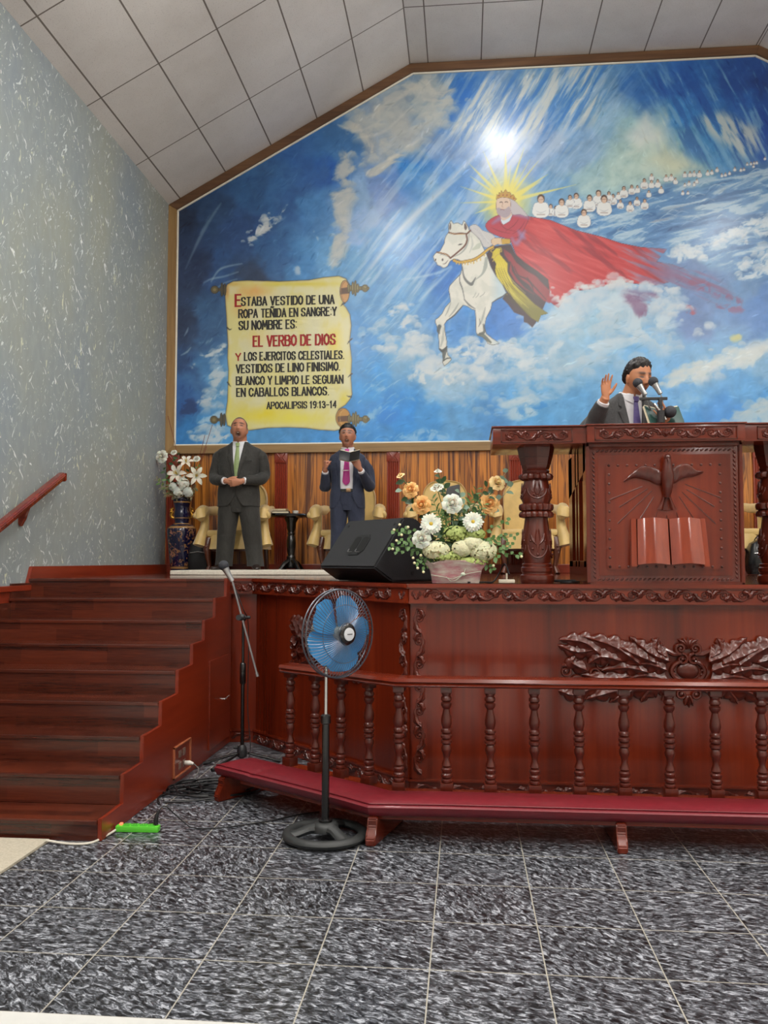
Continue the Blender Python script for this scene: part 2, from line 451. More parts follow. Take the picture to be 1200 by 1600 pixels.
class Painter:
    def __init__(self, X, Z):
        D = HM[2, 0] * X + HM[2, 1] * Z + 1
        self.U = (HM[0, 0] * X + HM[0, 1] * Z + HM[0, 2]) / D
        self.V = (HM[1, 0] * X + HM[1, 1] * Z + HM[1, 2]) / D
        self.im = np.zeros(X.shape + (3,))
    def value(self, x, y, seed):
        xi = np.floor(x).astype(np.int64); yi = np.floor(y).astype(np.int64)
        fx = x - xi; fy = y - yi
        fx = fx * fx * (3 - 2 * fx); fy = fy * fy * (3 - 2 * fy)
        def h(a, b):
            n = (a * 374761393 + b * 668265263 + seed * 1442695041) & 0xFFFFFFFF
            n = ((n ^ (n >> 13)) * 1274126177) & 0xFFFFFFFF
            return ((n ^ (n >> 16)) & 0xFFFF) / 65535.0
        return (h(xi, yi) * (1 - fx) + h(xi + 1, yi) * fx) * (1 - fy) + (h(xi, yi + 1) * (1 - fx) + h(xi + 1, yi + 1) * fx) * fy
    def fbm(self, sx, sy, ang=0.0, oct=5, seed=1, warp=0.0, sl=None, gain=0.55):
        U, V = (self.U, self.V) if sl is None else (self.U[sl], self.V[sl])
        c, s = math.cos(ang), math.sin(ang)
        x = (U * c + V * s) / sx; y = (-U * s + V * c) / sy
        if warp:
            wx = self.value(x * 0.7 + 31, y * 0.7, seed + 50) - 0.5; wy = self.value(x * 0.7, y * 0.7 + 17, seed + 51) - 0.5
            x = x + warp * wx; y = y + warp * wy
        t = 0; a = 1; n = 0
        for o in range(oct):
            t = t + a * self.value(x + o * 7.3, y + o * 3.1, seed + o); n += a
            a *= gain; x = x * 2.03; y = y * 2.03
        return t / n
    def patch(self, x0, x1, y0, y1):
        # slices of the grid that hold the given chart rectangle
        r, c = np.nonzero((self.U[::8, ::8] > x0 - 14) & (self.U[::8, ::8] < x1 + 14) & (self.V[::8, ::8] > y0 - 14) & (self.V[::8, ::8] < y1 + 14))
        if len(r) == 0: return None
        return (slice(max(r.min() * 8 - 8, 0), r.max() * 8 + 16), slice(max(c.min() * 8 - 8, 0), c.max() * 8 + 16))
    def blend(self, sl, a, col):
        col = np.asarray(col, float)
        self.im[sl] = self.im[sl] * (1 - a[..., None]) + col * a[..., None]
    def sdist(self, pts, sl):
        U = self.U[sl]; V = self.V[sl]
        d2 = np.full(U.shape, 1e9); ins = np.zeros(U.shape, bool)
        P = np.asarray(pts, float); n = len(P)
        for i in range(n):
            ax, ay = P[i]; bx, by = P[(i + 1) % n]
            ex, ey = bx - ax, by - ay; L = ex * ex + ey * ey + 1e-12
            t = np.clip(((U - ax) * ex + (V - ay) * ey) / L, 0, 1)
            d2 = np.minimum(d2, (U - ax - t * ex) ** 2 + (V - ay - t * ey) ** 2)
            if ay != by:
                cr = ((ay > V) != (by > V)) & (U < (bx - ax) * (V - ay) / (by - ay) + ax)
                ins ^= cr
        d = np.sqrt(d2)
        return np.where(ins, -d, d)
    def poly(self, pts, col, soft=0.9, alpha=1.0, smooth=0, outline=None, ow=0.9, tex=None):
        if smooth: pts = [tuple(p) for p in catmull(pts, smooth, True)]
        P = np.asarray(pts, float)
        pad = max(soft, ow) + 1
        sl = self.patch(P[:, 0].min() - pad, P[:, 0].max() + pad, P[:, 1].min() - pad, P[:, 1].max() + pad)
        if sl is None: return
        d = self.sdist(pts, sl)
        a = np.clip(0.5 - d / soft, 0, 1) * alpha
        if tex is None: self.blend(sl, a, col)
        else:
            c2, noise, amt = tex
            k = np.clip(noise[sl] * amt, 0, 1)[..., None]
            self.im[sl] = self.im[sl] * (1 - a[..., None]) + (np.asarray(col, float) * (1 - k) + np.asarray(c2, float) * k) * a[..., None]
        if outline is not None:
            self.blend(sl, np.clip(1 - np.abs(d) / ow, 0, 1) * 0.9 * alpha, outline)
        return sl, d
    def line(self, pts, w, col, alpha=1.0, soft=0.8, smooth=5):
        if smooth and len(pts) > 2: pts = [tuple(p) for p in catmull(pts, smooth)]
        P = np.asarray(pts, float); n = len(P)
        W = np.interp(np.linspace(0, 1, n), np.linspace(0, 1, len(w)), w) if isinstance(w, (list, tuple)) else np.full(n, w)
        pad = W.max() + soft + 1
        sl = self.patch(P[:, 0].min() - pad, P[:, 0].max() + pad, P[:, 1].min() - pad, P[:, 1].max() + pad)
        if sl is None: return
        U = self.U[sl]; V = self.V[sl]; best = np.full(U.shape, 1e9)
        for i in range(n - 1):
            ax, ay = P[i]; ex, ey = P[i + 1] - P[i]; L = ex * ex + ey * ey + 1e-12
            t = np.clip(((U - ax) * ex + (V - ay) * ey) / L, 0, 1)
            best = np.minimum(best, np.hypot(U - ax - t * ex, V - ay - t * ey) - (W[i] * (1 - t) + W[i + 1] * t) / 2)
        self.blend(sl, np.clip(0.5 - best / soft, 0, 1) * alpha, col)
    def cloud(self, pts, col, soft=18, lo=0.42, hi=0.62, noise=None, alpha=0.9, shade=None):
        P = np.asarray(pts, float)
        sl = self.patch(P[:, 0].min() - soft, P[:, 0].max() + soft, P[:, 1].min() - soft, P[:, 1].max() + soft)
        if sl is None: return
        d = self.sdist([tuple(p) for p in catmull(pts, 4, True)], sl)
        m = np.clip(0.5 - d / (2 * soft), 0, 1); m = m * m * (3 - 2 * m)
        a = np.clip((noise[sl] + (m - 1) * 0.35 - lo) / (hi - lo), 0, 1) * m * alpha
        if shade is not None:
            k = np.clip((noise[sl] - lo - 0.06) / 0.2, 0, 1)[..., None]
            c = np.asarray(shade, float) * (1 - k) + np.asarray(col, float) * k
            self.im[sl] = self.im[sl] * (1 - a[..., None]) + c * a[..., None]
        else: self.blend(sl, a, col)

def paint_mural(X, Z):
    p = Painter(X, Z)
    U, V = p.U, p.V
    # underpainting: colours laid in patches and blended
    pts = [(285, 345, 22, 36, 66), (330, 330, 32, 62, 104), (300, 420, 24, 40, 76), (290, 500, 22, 38, 72), (330, 500, 44, 84, 130), (285, 570, 30, 62, 112), (320, 570, 62, 120, 176),
           (345, 600, 90, 150, 198), (290, 640, 36, 84, 150), (300, 680, 44, 120, 190), (345, 680, 70, 150, 215), (390, 300, 40, 84, 138), (380, 360, 34, 66, 118), (420, 300, 46, 96, 156), (350, 420, 36, 72, 124),
           (430, 400, 44, 92, 148), (460, 320, 40, 86, 146), (400, 430, 36, 52, 82), (480, 425, 60, 126, 188), (480, 270, 40, 90, 160), (505, 270, 24, 84, 172), (520, 240, 54, 108, 168), (500, 330, 64, 124, 186), (520, 420, 88, 150, 204),
           (560, 300, 128, 164, 206), (570, 350, 134, 168, 214), (600, 300, 110, 140, 196), (620, 270, 84, 130, 200), (650, 265, 30, 122, 206), (660, 250, 46, 116, 196), (600, 400, 84, 148, 206), (560, 420, 92, 154, 204), (640, 340, 110, 160, 208),
           (660, 420, 62, 130, 204), (690, 430, 40, 104, 190), (640, 460, 100, 156, 206), (600, 480, 88, 150, 206), (570, 540, 66, 140, 206), (620, 560, 110, 164, 208), (575, 600, 44, 142, 216), (620, 640, 36, 136, 220), (580, 660, 50, 136, 212), (660, 650, 56, 140, 212),
           (700, 500, 76, 138, 208), (740, 500, 70, 140, 212), (660, 530, 110, 160, 210), (700, 600, 150, 186, 214), (720, 650, 86, 152, 208), (760, 670, 70, 140, 206), (770, 500, 52, 118, 200), (800, 520, 60, 124, 204), (810, 560, 110, 164, 208), (850, 600, 96, 160, 210), (880, 560, 140, 182, 212), (850, 650, 80, 156, 216),
           (900, 640, 84, 154, 210), (960, 560, 120, 176, 220), (1010, 540, 112, 172, 222), (1060, 600, 96, 164, 222), (1100, 560, 110, 166, 212), (1150, 600, 84, 156, 216), (1195, 640, 60, 146, 220), (1100, 660, 50, 140, 216), (1190, 560, 120, 170, 210), (1130, 650, 62, 140, 216), (1180, 680, 60, 144, 216),
           (700, 150, 110, 150, 196), (670, 150, 128, 146, 160), (720, 150, 44, 110, 196), (740, 200, 118, 152, 196), (700, 230, 112, 146, 196), (780, 160, 130, 160, 196), (830, 130, 118, 156, 192), (880, 140, 122, 160, 196), (780, 230, 176, 186, 214), (850, 200, 140, 166, 204), (900, 200, 128, 166, 206), (830, 260, 136, 164, 204), (890, 260, 130, 164, 200), (870, 290, 100, 150, 196),
           (960, 130, 100, 148, 194), (1000, 130, 46, 106, 182), (1050, 130, 34, 92, 176), (1100, 140, 38, 100, 180), (1150, 120, 30, 74, 152), (1195, 140, 20, 50, 120), (1195, 200, 24, 72, 164), (1060, 180, 50, 124, 194), (1120, 200, 60, 134, 196), (1170, 180, 34, 92, 174), (1080, 240, 84, 152, 194), (1130, 250, 70, 140, 198),
           (960, 190, 126, 172, 206), (1000, 200, 150, 190, 200), (1000, 240, 176, 204, 196), (960, 260, 164, 196, 194), (920, 280, 150, 186, 196), (1050, 255, 178, 200, 186), (1100, 262, 130, 176, 192), (1020, 215, 196, 212, 204),
           (880, 330, 96, 146, 190), (950, 350, 92, 142, 190), (1000, 330, 84, 134, 184), (1060, 310, 80, 130, 182), (1120, 300, 86, 136, 186), (1180, 280, 92, 142, 188), (1060, 370, 84, 136, 190), (1130, 350, 100, 146, 190), (1190, 340, 92, 142, 192), (1120, 400, 110, 156, 200), (1190, 400, 92, 146, 198), (1160, 450, 84, 130, 182), (1100, 440, 84, 116, 168),
           (1190, 490, 70, 122, 190), (1080, 490, 100, 130, 184), (1020, 490, 128, 168, 204), (960, 480, 150, 186, 210), (900, 500, 150, 188, 212), (720, 300, 84, 140, 204), (740, 330, 70, 128, 200), (690, 320, 116, 166, 212), (640, 200, 168, 170, 170), (600, 230, 150, 164, 180),
           (1260, 200, 30, 84, 164), (1350, 300, 70, 130, 190), (1300, 500, 80, 140, 200), (1400, 650, 70, 140, 210), (1500, 500, 60, 110, 170), (1600, 650, 40, 90, 160), (1600, 400, 30, 60, 110)]
    P = np.array(pts, float)
    wx = (p.fbm(46, 46, 0, 4, 11) - 0.5) * 60; wy = (p.fbm(46, 46, 0, 4, 23) - 0.5) * 60
    num = np.zeros(U.shape + (3,)); den = np.zeros(U.shape)
    for q in P:
        w = 1.0 / (((U + wx - q[0]) ** 2 + (V + wy - q[1]) ** 2) + 60) ** 2.2
        num += w[..., None] * q[2:5]; den += w
    p.im = num / den[..., None]
    # streaks of the brush: long ones falling from the ridge, waves at the right, puffs below
    beam = p.fbm(9, 95, math.radians(38), 5, 3, 0.6)
    beam2 = p.fbm(6, 60, math.radians(30), 5, 5, 0.5)
    beam3 = p.fbm(8, 60, math.radians(-28), 5, 15, 0.5)
    wave = p.fbm(46, 9, math.radians(-14), 5, 7, 1.2)
    puff = p.fbm(34, 24, math.radians(-15), 6, 9, 1.4)
    fine = p.fbm(11, 8, math.radians(-20), 5, 13, 1.2)
    mott = p.fbm(16, 16, 0, 5, 29, 0.8)
    p.im *= (0.90 + 0.20 * mott)[..., None]
    p.im += ((fine - 0.5) * 26)[..., None]
    def smooth(x): x = np.clip(x, 0, 1); return x * x * (3 - 2 * x)
    def region(poly, soft):
        d = np.full(U.shape, 1e3)
        Q = np.asarray(poly, float)
        sl = p.patch(Q[:, 0].min() - soft, Q[:, 0].max() + soft, Q[:, 1].min() - soft, Q[:, 1].max() + soft)
        d[sl] = p.sdist(poly, sl)
        return smooth(0.5 - d / (2 * soft))
    full = (slice(None), slice(None))
    ra = region([(540, 440), (600, 280), (700, 100), (990, 100), (930, 250), (800, 330), (740, 440), (640, 520)], 40)
    p.blend(full, ra * np.clip((beam - 0.52) * 4, 0, 0.5), (190, 208, 226))
    p.blend(full, ra * np.clip((0.45 - beam) * 4, 0, 0.35), (70, 130, 200))
    rb = region([(690, 120), (960, 96), (930, 190), (830, 215), (700, 215)], 18)
    p.blend(full, rb * np.clip((beam2 - 0.52) * 7, 0, 0.85), (206, 210, 206))
    p.blend(full, rb * np.clip((0.44 - beam2) * 6, 0, 0.6), (36, 108, 196))
    rb = region([(715, 125), (745, 120), (705, 200), (688, 205)], 8)
    p.blend(full, rb * 0.7, (34, 104, 196))
    rc = region([(1000, 110), (1200, 95), (1260, 300), (1120, 270), (1040, 230)], 26)
    p.blend(full, rc * np.clip((beam3 - 0.54) * 6, 0, 0.7), (120, 170, 208))
    p.blend(full, rc * np.clip((0.46 - beam3) * 5, 0, 0.5), (22, 66, 150))
    rd = region([(1085, 185), (1130, 175), (1180, 200), (1192, 240), (1160, 245), (1110, 210)], 9)
    p.blend(full, rd * np.clip((beam3 - 0.40) * 6, 0, 0.85), (200, 206, 200))
    # green-white mountain of light
    re_ = region([(1012, 172), (1050, 225), (1095, 262), (1000, 285), (900, 298), (960, 250), (985, 215)], 16)
    p.blend(full, re_ * np.clip((mott - 0.25) * 1.6, 0, 0.85), (196, 212, 200))
    p.blend(full, region([(1010, 176), (1030, 215), (1000, 232), (980, 215)], 12) * 0.7, (226, 230, 226))
    p.blend(full, region([(1040, 235), (1095, 262), (1050, 272), (1015, 250)], 14) * 0.55, (214, 212, 176))
    # top-left grey cloud bank falling to the left
    p.cloud([(535, 190), (650, 118), (715, 125), (700, 190), (640, 250), (585, 290), (555, 270), (560, 230)], (202, 198, 186), 22, 0.40, 0.56, puff, 0.95, (150, 160, 172))
    p.cloud([(520, 240), (560, 250), (550, 330), (540, 400), (515, 420), (515, 340)], (196, 194, 186), 12, 0.40, 0.54, puff, 0.9, (140, 156, 176))
    for q in ([(528, 195), (560, 205), (600, 185)], [(560, 215), (600, 205), (650, 160)], [(590, 260), (630, 235), (660, 215)]):
        p.line(q, [2, 5, 1], (216, 212, 200), 0.5, 3)
    # small foam wisps on the dark side
    p.cloud([(382, 383), (408, 345), (402, 335), (430, 335), (450, 318), (438, 345), (415, 365)], (196, 200, 202), 5, 0.36, 0.52, fine, 1.0)
    p.cloud([(488, 355), (495, 370), (503, 388), (498, 380)], (190, 200, 206), 5, 0.36, 0.5, fine, 0.9)
    p.cloud([(460, 418), (468, 415), (470, 428), (462, 428)], (180, 196, 210), 4, 0.3, 0.5, fine, 0.8)
    for q, w, a in (([(290, 420), (318, 360), (345, 318)], [1, 6, 2], 0.35), ([(330, 440), (345, 420), (378, 412)], [1, 3, 1], 0.6), ([(318, 442), (330, 436), (350, 432), (372, 425)], [1, 2.5, 1], 0.6), ([(338, 450), (352, 442), (370, 436)], [1, 2, 1], 0.5)):
        p.line(q, w, (170, 190, 200), a, 3)
    # cloud strips left of the scroll
    for poly, c, a in (([(312, 555), (335, 545), (352, 535), (354, 552), (330, 560)], (196, 204, 206), 0.95), ([(325, 580), (345, 575), (354, 582), (350, 600), (330, 605)], (186, 200, 208), 0.9),
                       ([(305, 628), (330, 618), (350, 608), (345, 622), (320, 634)], (196, 204, 208), 0.95), ([(280, 575), (292, 578), (305, 566), (300, 580), (285, 580)], (190, 196, 196), 0.9),
                       ([(295, 680), (320, 668), (352, 664), (356, 690), (310, 692)], (200, 210, 216), 0.9), ([(300, 660), (320, 652), (345, 640), (352, 650), (320, 664)], (176, 202, 220), 0.8), ([(310, 535), (330, 525), (352, 515), (350, 528), (325, 540)], (150, 176, 190), 0.7)):
        p.cloud(poly, c, 6, 0.34, 0.52, fine, a)
    p.cloud([(278, 630), (300, 622), (312, 640), (300, 650), (282, 650)], (24, 48, 100), 6, 0.34, 0.52, fine, 0.9)
    for q, w, a in (([(283, 555), (292, 550), (298, 543)], [1, 3, 1], 0.7), ([(288, 525), (292, 518), (294, 512)], [1, 3, 1], 0.6)):
        p.line(q, w, (150, 170, 184), a, 2)
    # the long white beam behind the horse
    p.line([(562, 440), (600, 390), (650, 335), (700, 285), (740, 245)], [2, 8, 13, 9, 3], (206, 214, 222), 0.55, 7)
    p.line([(580, 420), (620, 365), (668, 318), (720, 275)], [1, 3, 5, 1], (216, 220, 220), 0.45, 4)
    p.line([(640, 500), (672, 450), (700, 410)], [1, 6, 1], (170, 200, 222), 0.5, 6)
    p.line([(655, 470), (680, 445), (706, 418)], [1, 4, 1], (196, 214, 226), 0.6, 4)
    p.line([(628, 437), (660, 432), (688, 425), (705, 416)], [2, 4, 2], (176, 204, 224), 0.6, 3)
    for q, w, a in (([(700, 385), (740, 330), (770, 300)], [1, 9, 1], 0.4), ([(720, 350), (760, 290), (800, 250)], [1, 7, 1], 0.4), ([(650, 390), (690, 345), (720, 310)], [1, 8, 1], 0.35)):
        p.line(q, w, (186, 204, 222), a, 6)
    # rays of light under the horse
    for x0, x1 in ((690, 672), (704, 694), (735, 722), (746, 742), (680, 660)):
        p.line([(x0, 490), ((x0 + x1) / 2 - 1, 540), (x1, 585)], [1, 4, 7], (150, 190, 222), 0.4, 5)
    # cloud floor: puffs from the left to the centre
    for poly, c, s, a in (([(608, 487), (630, 480), (648, 510), (655, 540), (640, 545), (620, 500)], (206, 212, 216), 8, 0.9),
                          ([(590, 540), (620, 538), (660, 545), (690, 560), (760, 550), (820, 545), (840, 570), (760, 590), (700, 600), (640, 580), (600, 556)], (200, 210, 218), 12, 0.85),
                          ([(640, 580), (700, 575), (760, 582), (740, 600), (680, 612), (640, 600)], (212, 216, 216), 8, 0.85),
                          ([(560, 520), (590, 505), (605, 490), (600, 510), (570, 530)], (170, 200, 220), 8, 0.7), ([(620, 620), (680, 612), (760, 605), (840, 600), (900, 590), (880, 630), (780, 640), (680, 640)], (166, 194, 216), 14, 0.7),
                          ([(700, 555), (725, 535), (752, 545), (790, 540), (770, 562)], (216, 220, 222), 7, 0.9), ([(600, 690), (630, 675), (670, 668), (700, 675), (690, 690)], (160, 194, 222), 7, 0.6),
                          ([(550, 660), (575, 645), (600, 630), (592, 650), (565, 668)], (150, 196, 224), 6, 0.7), ([(570, 600), (590, 595), (608, 610), (600, 622)], (150, 190, 224), 6, 0.5)):
        p.cloud(poly, c, s, 0.40, 0.58, puff if s > 10 else fine, a, (150, 184, 212))
    # pale blue ground under the cape
    p.cloud([(830, 500), (880, 478), (960, 448), (1010, 455), (1062, 470), (1060, 510), (1000, 540), (930, 560), (860, 570), (800, 560), (780, 545)], (196, 212, 222), 20, 0.34, 0.56, puff, 0.85, (140, 182, 214))
    p.cloud([(790, 545), (850, 520), (900, 535), (880, 580), (820, 600), (770, 590)], (206, 214, 218), 14, 0.42, 0.58, puff, 0.75, (150, 184, 210))
    p.cloud([(1040, 600), (1080, 570), (1140, 545), (1210, 530), (1230, 560), (1150, 580), (1090, 600), (1060, 610)], (212, 216, 212), 13, 0.36, 0.54, puff, 0.9, (160, 192, 212))
    p.cloud([(1130, 680), (1160, 645), (1210, 620), (1230, 640), (1210, 685)], (196, 208, 210), 12, 0.34, 0.54, puff, 0.8, (140, 182, 208))
    p.cloud([(740, 640), (790, 620), (830, 610), (860, 640), (800, 660)], (196, 210, 216), 10, 0.40, 0.58, puff, 0.7)
    p.cloud([(1030, 640), (1080, 600), (1100, 630), (1060, 670)], (150, 196, 222), 14, 0.4, 0.6, puff, 0.6)
    p.cloud([(800, 630), (850, 625), (860, 645), (820, 655)], (40, 130, 208), 8, 0.40, 0.58, fine, 0.7)
    p.cloud([(590, 640), (640, 640), (660, 655), (600, 665)], (26, 120, 212), 10, 0.34, 0.6, puff, 0.7)
    # sea of waves at the right
    rs = region([(830, 345), (900, 315), (1000, 300), (1080, 282), (1200, 255), (1320, 230), (1320, 430), (1180, 440), (1060, 385), (960, 375), (880, 350)], 8)
    p.blend(full, rs * 0.55, (84, 132, 184))
    p.blend(full, rs * np.clip((wave - 0.52) * 8, 0, 0.85), (176, 200, 216))
    p.blend(full, rs * np.clip((0.45 - wave) * 6, 0, 0.7), (48, 92, 146))
    p.cloud([(1000, 340), (1040, 325), (1090, 318), (1070, 335), (1020, 350)], (112, 116, 136), 8, 0.40, 0.6, wave, 0.6)
    for poly in ([(1040, 400), (1060, 378), (1090, 382), (1110, 392), (1085, 410), (1050, 412)], [(1110, 370), (1150, 350), (1200, 330), (1240, 335), (1200, 370), (1140, 392)], [(1150, 415), (1180, 395), (1230, 380), (1230, 420), (1170, 440)]):
        p.cloud(poly, (206, 216, 222), 9, 0.38, 0.55, fine, 0.9, (150, 182, 210))
    for i in range(70):
        x = rng.uniform(830, 1220); y = 352 - (x - 830) * 0.24 + rng.uniform(0, 90) * (0.4 + (x - 830) / 400); L = rng.uniform(8, 26)
        p.line([(x, y), (x + L * 0.5, y - L * 0.22 - 2), (x + L, y - L * 0.2)], [0.6, 1.8, 0.6], (196, 214, 226), rng.uniform(0.3, 0.7), 1.3)
        p.line([(x, y + 3), (x + L * 0.5, y + 1), (x + L, y)], [0.6, 1.6, 0.6], (52, 92, 150), rng.uniform(0.2, 0.45), 1.5)
    # curls on the blue to the right of the scroll and everywhere a little
    for i in range(60):
        x = rng.uniform(555, 620); y = rng.uniform(470, 690); L = rng.uniform(6, 22)
        p.line([(x, y), (x + L * 0.5, y - L * 0.5), (x + L, y - L * 0.75)], [0.5, 1.6, 0.5], (176, 210, 232), rng.uniform(0.15, 0.5), 1.4)
    # cumulus: heaps of puffs, light on top and blue-grey below, laid from the back forwards
    def puffs(path, n, spread, r0, r1, top=(226, 228, 228), low=(146, 178, 208), alpha=0.8, seed=1):
        g = np.random.default_rng(seed); Q = np.array(path, float); t = g.uniform(0, len(Q) - 1.001, n); i = t.astype(int); f = (t - i)[:, None]
        c = Q[i] * (1 - f) + Q[i + 1] * f + g.normal(0, 1, (n, 2)) * np.array(spread)
        top = np.array(top) * np.array((0.90, 0.925, 0.945)); alpha = alpha * 0.74
        for cx, cy in c[np.argsort(c[:, 1])]:
            r = g.uniform(r0, r1) * (0.6 + 0.8 * g.random() ** 2); sl = p.patch(cx - r * 1.6, cx + r * 1.6, cy - r * 1.4, cy + r * 1.4)
            if sl is None: continue
            u = (U[sl] - cx) / (r * 1.25); v = (V[sl] - cy) / r; q = np.sqrt(u * u + v * v) + (fine[sl] - 0.5) * 0.9 + (mott[sl] - 0.5) * 0.5
            a = np.clip((1.0 - q) / 0.28, 0, 1) * np.clip((0.75 - v) / 0.8, 0, 1) * alpha
            k = np.clip(0.72 - 0.75 * v - 0.25 * u + (fine[sl] - 0.5) * 1.2, 0, 1)[..., None]
            col = np.array(low, float) * (1 - k) + np.array(top, float) * k
            p.im[sl] = p.im[sl] * (1 - a[..., None]) + col * a[..., None]
    puffs([(606, 488), (632, 482), (648, 508), (656, 540), (640, 548)], 26, (5, 4), 5, 10, seed=2)
    puffs([(588, 548), (640, 545), (700, 572), (760, 556), (835, 545)], 60, (10, 8), 6, 12, alpha=0.7, seed=3)
    puffs([(640, 592), (700, 586), (775, 592)], 34, (12, 5), 5, 10, alpha=0.6, seed=4)
    puffs([(700, 556), (730, 540), (765, 548), (800, 538)], 26, (6, 5), 5, 10, seed=5)
    puffs([(800, 560), (860, 520), (930, 505), (1000, 520), (1040, 545)], 70, (22, 18), 8, 17, (210, 220, 226), (140, 184, 216), 0.5, 6)
    puffs([(820, 590), (880, 580), (950, 560)], 40, (22, 12), 7, 15, (204, 216, 224), (130, 180, 216), 0.4, 7)
    puffs([(1040, 602), (1080, 580), (1130, 556), (1200, 540)], 44, (12, 7), 5, 11, (218, 220, 214), (160, 192, 212), 0.65, 8)
    puffs([(1140, 672), (1170, 650), (1205, 632)], 26, (10, 8), 6, 12, (206, 214, 214), (140, 182, 210), 0.6, 9)
    puffs([(1045, 400), (1075, 392), (1105, 400)], 26, (7, 6), 4, 8, alpha=0.8, seed=10)
    puffs([(1115, 385), (1150, 365), (1200, 345)], 34, (9, 6), 4, 9, alpha=0.8, seed=11)
    puffs([(1150, 428), (1180, 410), (1210, 398)], 24, (8, 7), 4, 8, alpha=0.75, seed=12)
    puffs([(1095, 590), (1120, 575), (1150, 570)], 16, (8, 5), 4, 8, alpha=0.7, seed=13)
    puffs([(560, 530), (585, 515), (604, 498)], 16, (6, 5), 4, 8, (190, 210, 224), (120, 174, 214), 0.5, 14)
    puffs([(745, 640), (790, 628), (850, 612)], 30, (14, 8), 5, 11, (200, 214, 222), (120, 176, 216), 0.45, 15)
    puffs([(560, 205), (610, 175), (670, 150), (700, 165), (640, 220), (590, 250)], 90, (16, 12), 7, 15, (214, 210, 198), (150, 158, 168), 0.55, 16)
    puffs([(540, 250), (545, 300), (535, 350), (528, 395)], 34, (8, 9), 5, 10, (204, 202, 194), (140, 158, 180), 0.6, 17)
    puffs([(335, 560), (345, 580), (335, 605), (320, 630), (340, 640)], 40, (8, 6), 4, 8, (206, 212, 214), (120, 160, 196), 0.6, 18)
    puffs([(300, 685), (325, 672), (350, 672)], 24, (10, 6), 4, 8, (210, 218, 222), (120, 170, 214), 0.6, 19)
    puffs([(385, 380), (410, 350), (430, 338)], 26, (4, 4), 2, 5, (206, 208, 208), (130, 150, 176), 0.8, 20)
    # visible brush marks over the sky
    g = np.random.default_rng(77)
    for i in range(2600):
        x, y = g.uniform(278, 1240), g.uniform(95, 700)
        if 345 < x < 560 and 430 < y < 680: continue
        if x < 530: an = -math.radians(50)
        elif y < 470 and x < 1000: an = -math.radians(52)
        elif y < 280: an = math.radians(58)
        else: an = -math.radians(14)
        an += g.normal(0, 0.28); L = g.uniform(5, 17); dx, dy = math.cos(an) * L / 2, math.sin(an) * L / 2
        sl = p.patch(x - 1, x + 1, y - 1, y + 1)
        if sl is None: continue
        j = np.unravel_index(np.argmin((U[sl] - x) ** 2 + (V[sl] - y) ** 2), U[sl].shape); c = p.im[sl][j] + g.normal(0, 17) + np.array((0, 2, 4)) * g.normal(0, 1)
        p.line([(x - dx, y - dy), (x + g.normal(0, 1), y + g.normal(0, 1)), (x + dx, y + dy)], [0.6, g.uniform(1.4, 3.4), 0.5], np.clip(c, 10, 240), g.uniform(0.35, 0.75), 1.2, 3)
    # ---------------- cape and rider
    cr = lambda L, ox, oy, s: [(ox + a / s, oy + b / s) for a, b in L]
    A = lambda L: cr(L, 600, 230, 2.0)
    B = lambda L: cr(L, 660, 330, 6.0)
    D = lambda L: cr(L, 720, 230, 6.6667)
    E = lambda L: cr(L, 810, 240, 3.077)
    halo = (790.5, 315)
    for tip, w in (((85, 170), 26), ((235, 45), 20), ((465, 0), 26), ((660, 5), 20), ((810, 140), 16), ((910, 280), 24), ((1200, 390), 22), ((95, 300), 20), ((140, 460), 22), ((0, 410), 14), ((0, 580), 14), ((150, 690), 24), ((720, 130), 10), ((270, 260), 12), ((520, 190), 14), ((840, 350), 30), ((620, 260), 20)):
        t = D([tip])[0]; d = np.array(t) - halo; L = np.hypot(*d); n = np.array((-d[1], d[0])) / L; h = np.array(halo) + d / L * 16; w = w / 6.667
        p.poly([tuple(h + n * w), t, tuple(h - n * w)], (226, 214, 112), 1.6, 0.85)
    rr = np.hypot(U - halo[0], V - halo[1]) + (beam - 0.5) * 18
    p.blend(full, np.clip((44 - rr) / 22, 0, 1) * 0.85, (230, 216, 104))
    p.blend(full, np.clip((rr - 30) / 8, 0, 1) * np.clip((58 - rr) / 20, 0, 1) * 0.35, (214, 216, 150))
    before = p.im.copy()
    streak = p.fbm(46, 5, math.radians(22), 5, 41, 0.5)
    fold = p.fbm(70, 9, math.radians(38), 4, 43, 0.4)
    cape = A([(318, 240), (345, 220), (400, 205), (450, 216), (520, 228), (600, 260), (680, 280), (740, 300), (800, 312), (885, 318), (862, 345), (852, 358), (900, 366), (965, 384), (930, 412), (850, 432), (800, 428), (740, 420), (700, 432), (640, 444), (600, 448), (566, 472), (545, 502), (500, 470), (450, 400), (410, 330), (395, 290), (370, 280), (330, 265)])
    p.poly(cape, (186, 46, 52), 1.2, 1.0, 0, (70, 20, 40), 0.7, ((206, 74, 74), np.clip(streak - 0.42, 0, 1) * 3.0, 0.9))
    p.poly(cape, (136, 26, 42), 3, 0.55, 0, None, 1, None) if False else None
    sl, d = p.poly(cape, (186, 46, 52), 1.2, 0.0)
    p.blend(sl, np.clip(-d / 2, 0, 1) * np.clip((0.46 - fold[sl]) * 4, 0, 0.6), (120, 26, 44))
    # the cape's tail fading into the blue
    fade = np.clip((U - 985 + (streak - 0.5) * 130 - (V - 400) * 0.3) / 70, 0, 1)[..., None]; p.im = p.im * (1 - fade) + before * fade
    p.cloud(A([(820, 350), (960, 375), (1060, 430), (1090, 480), (1000, 470), (900, 430), (800, 420)]), (140, 60, 92), 16, 0.34, 0.6, streak, 0.6)
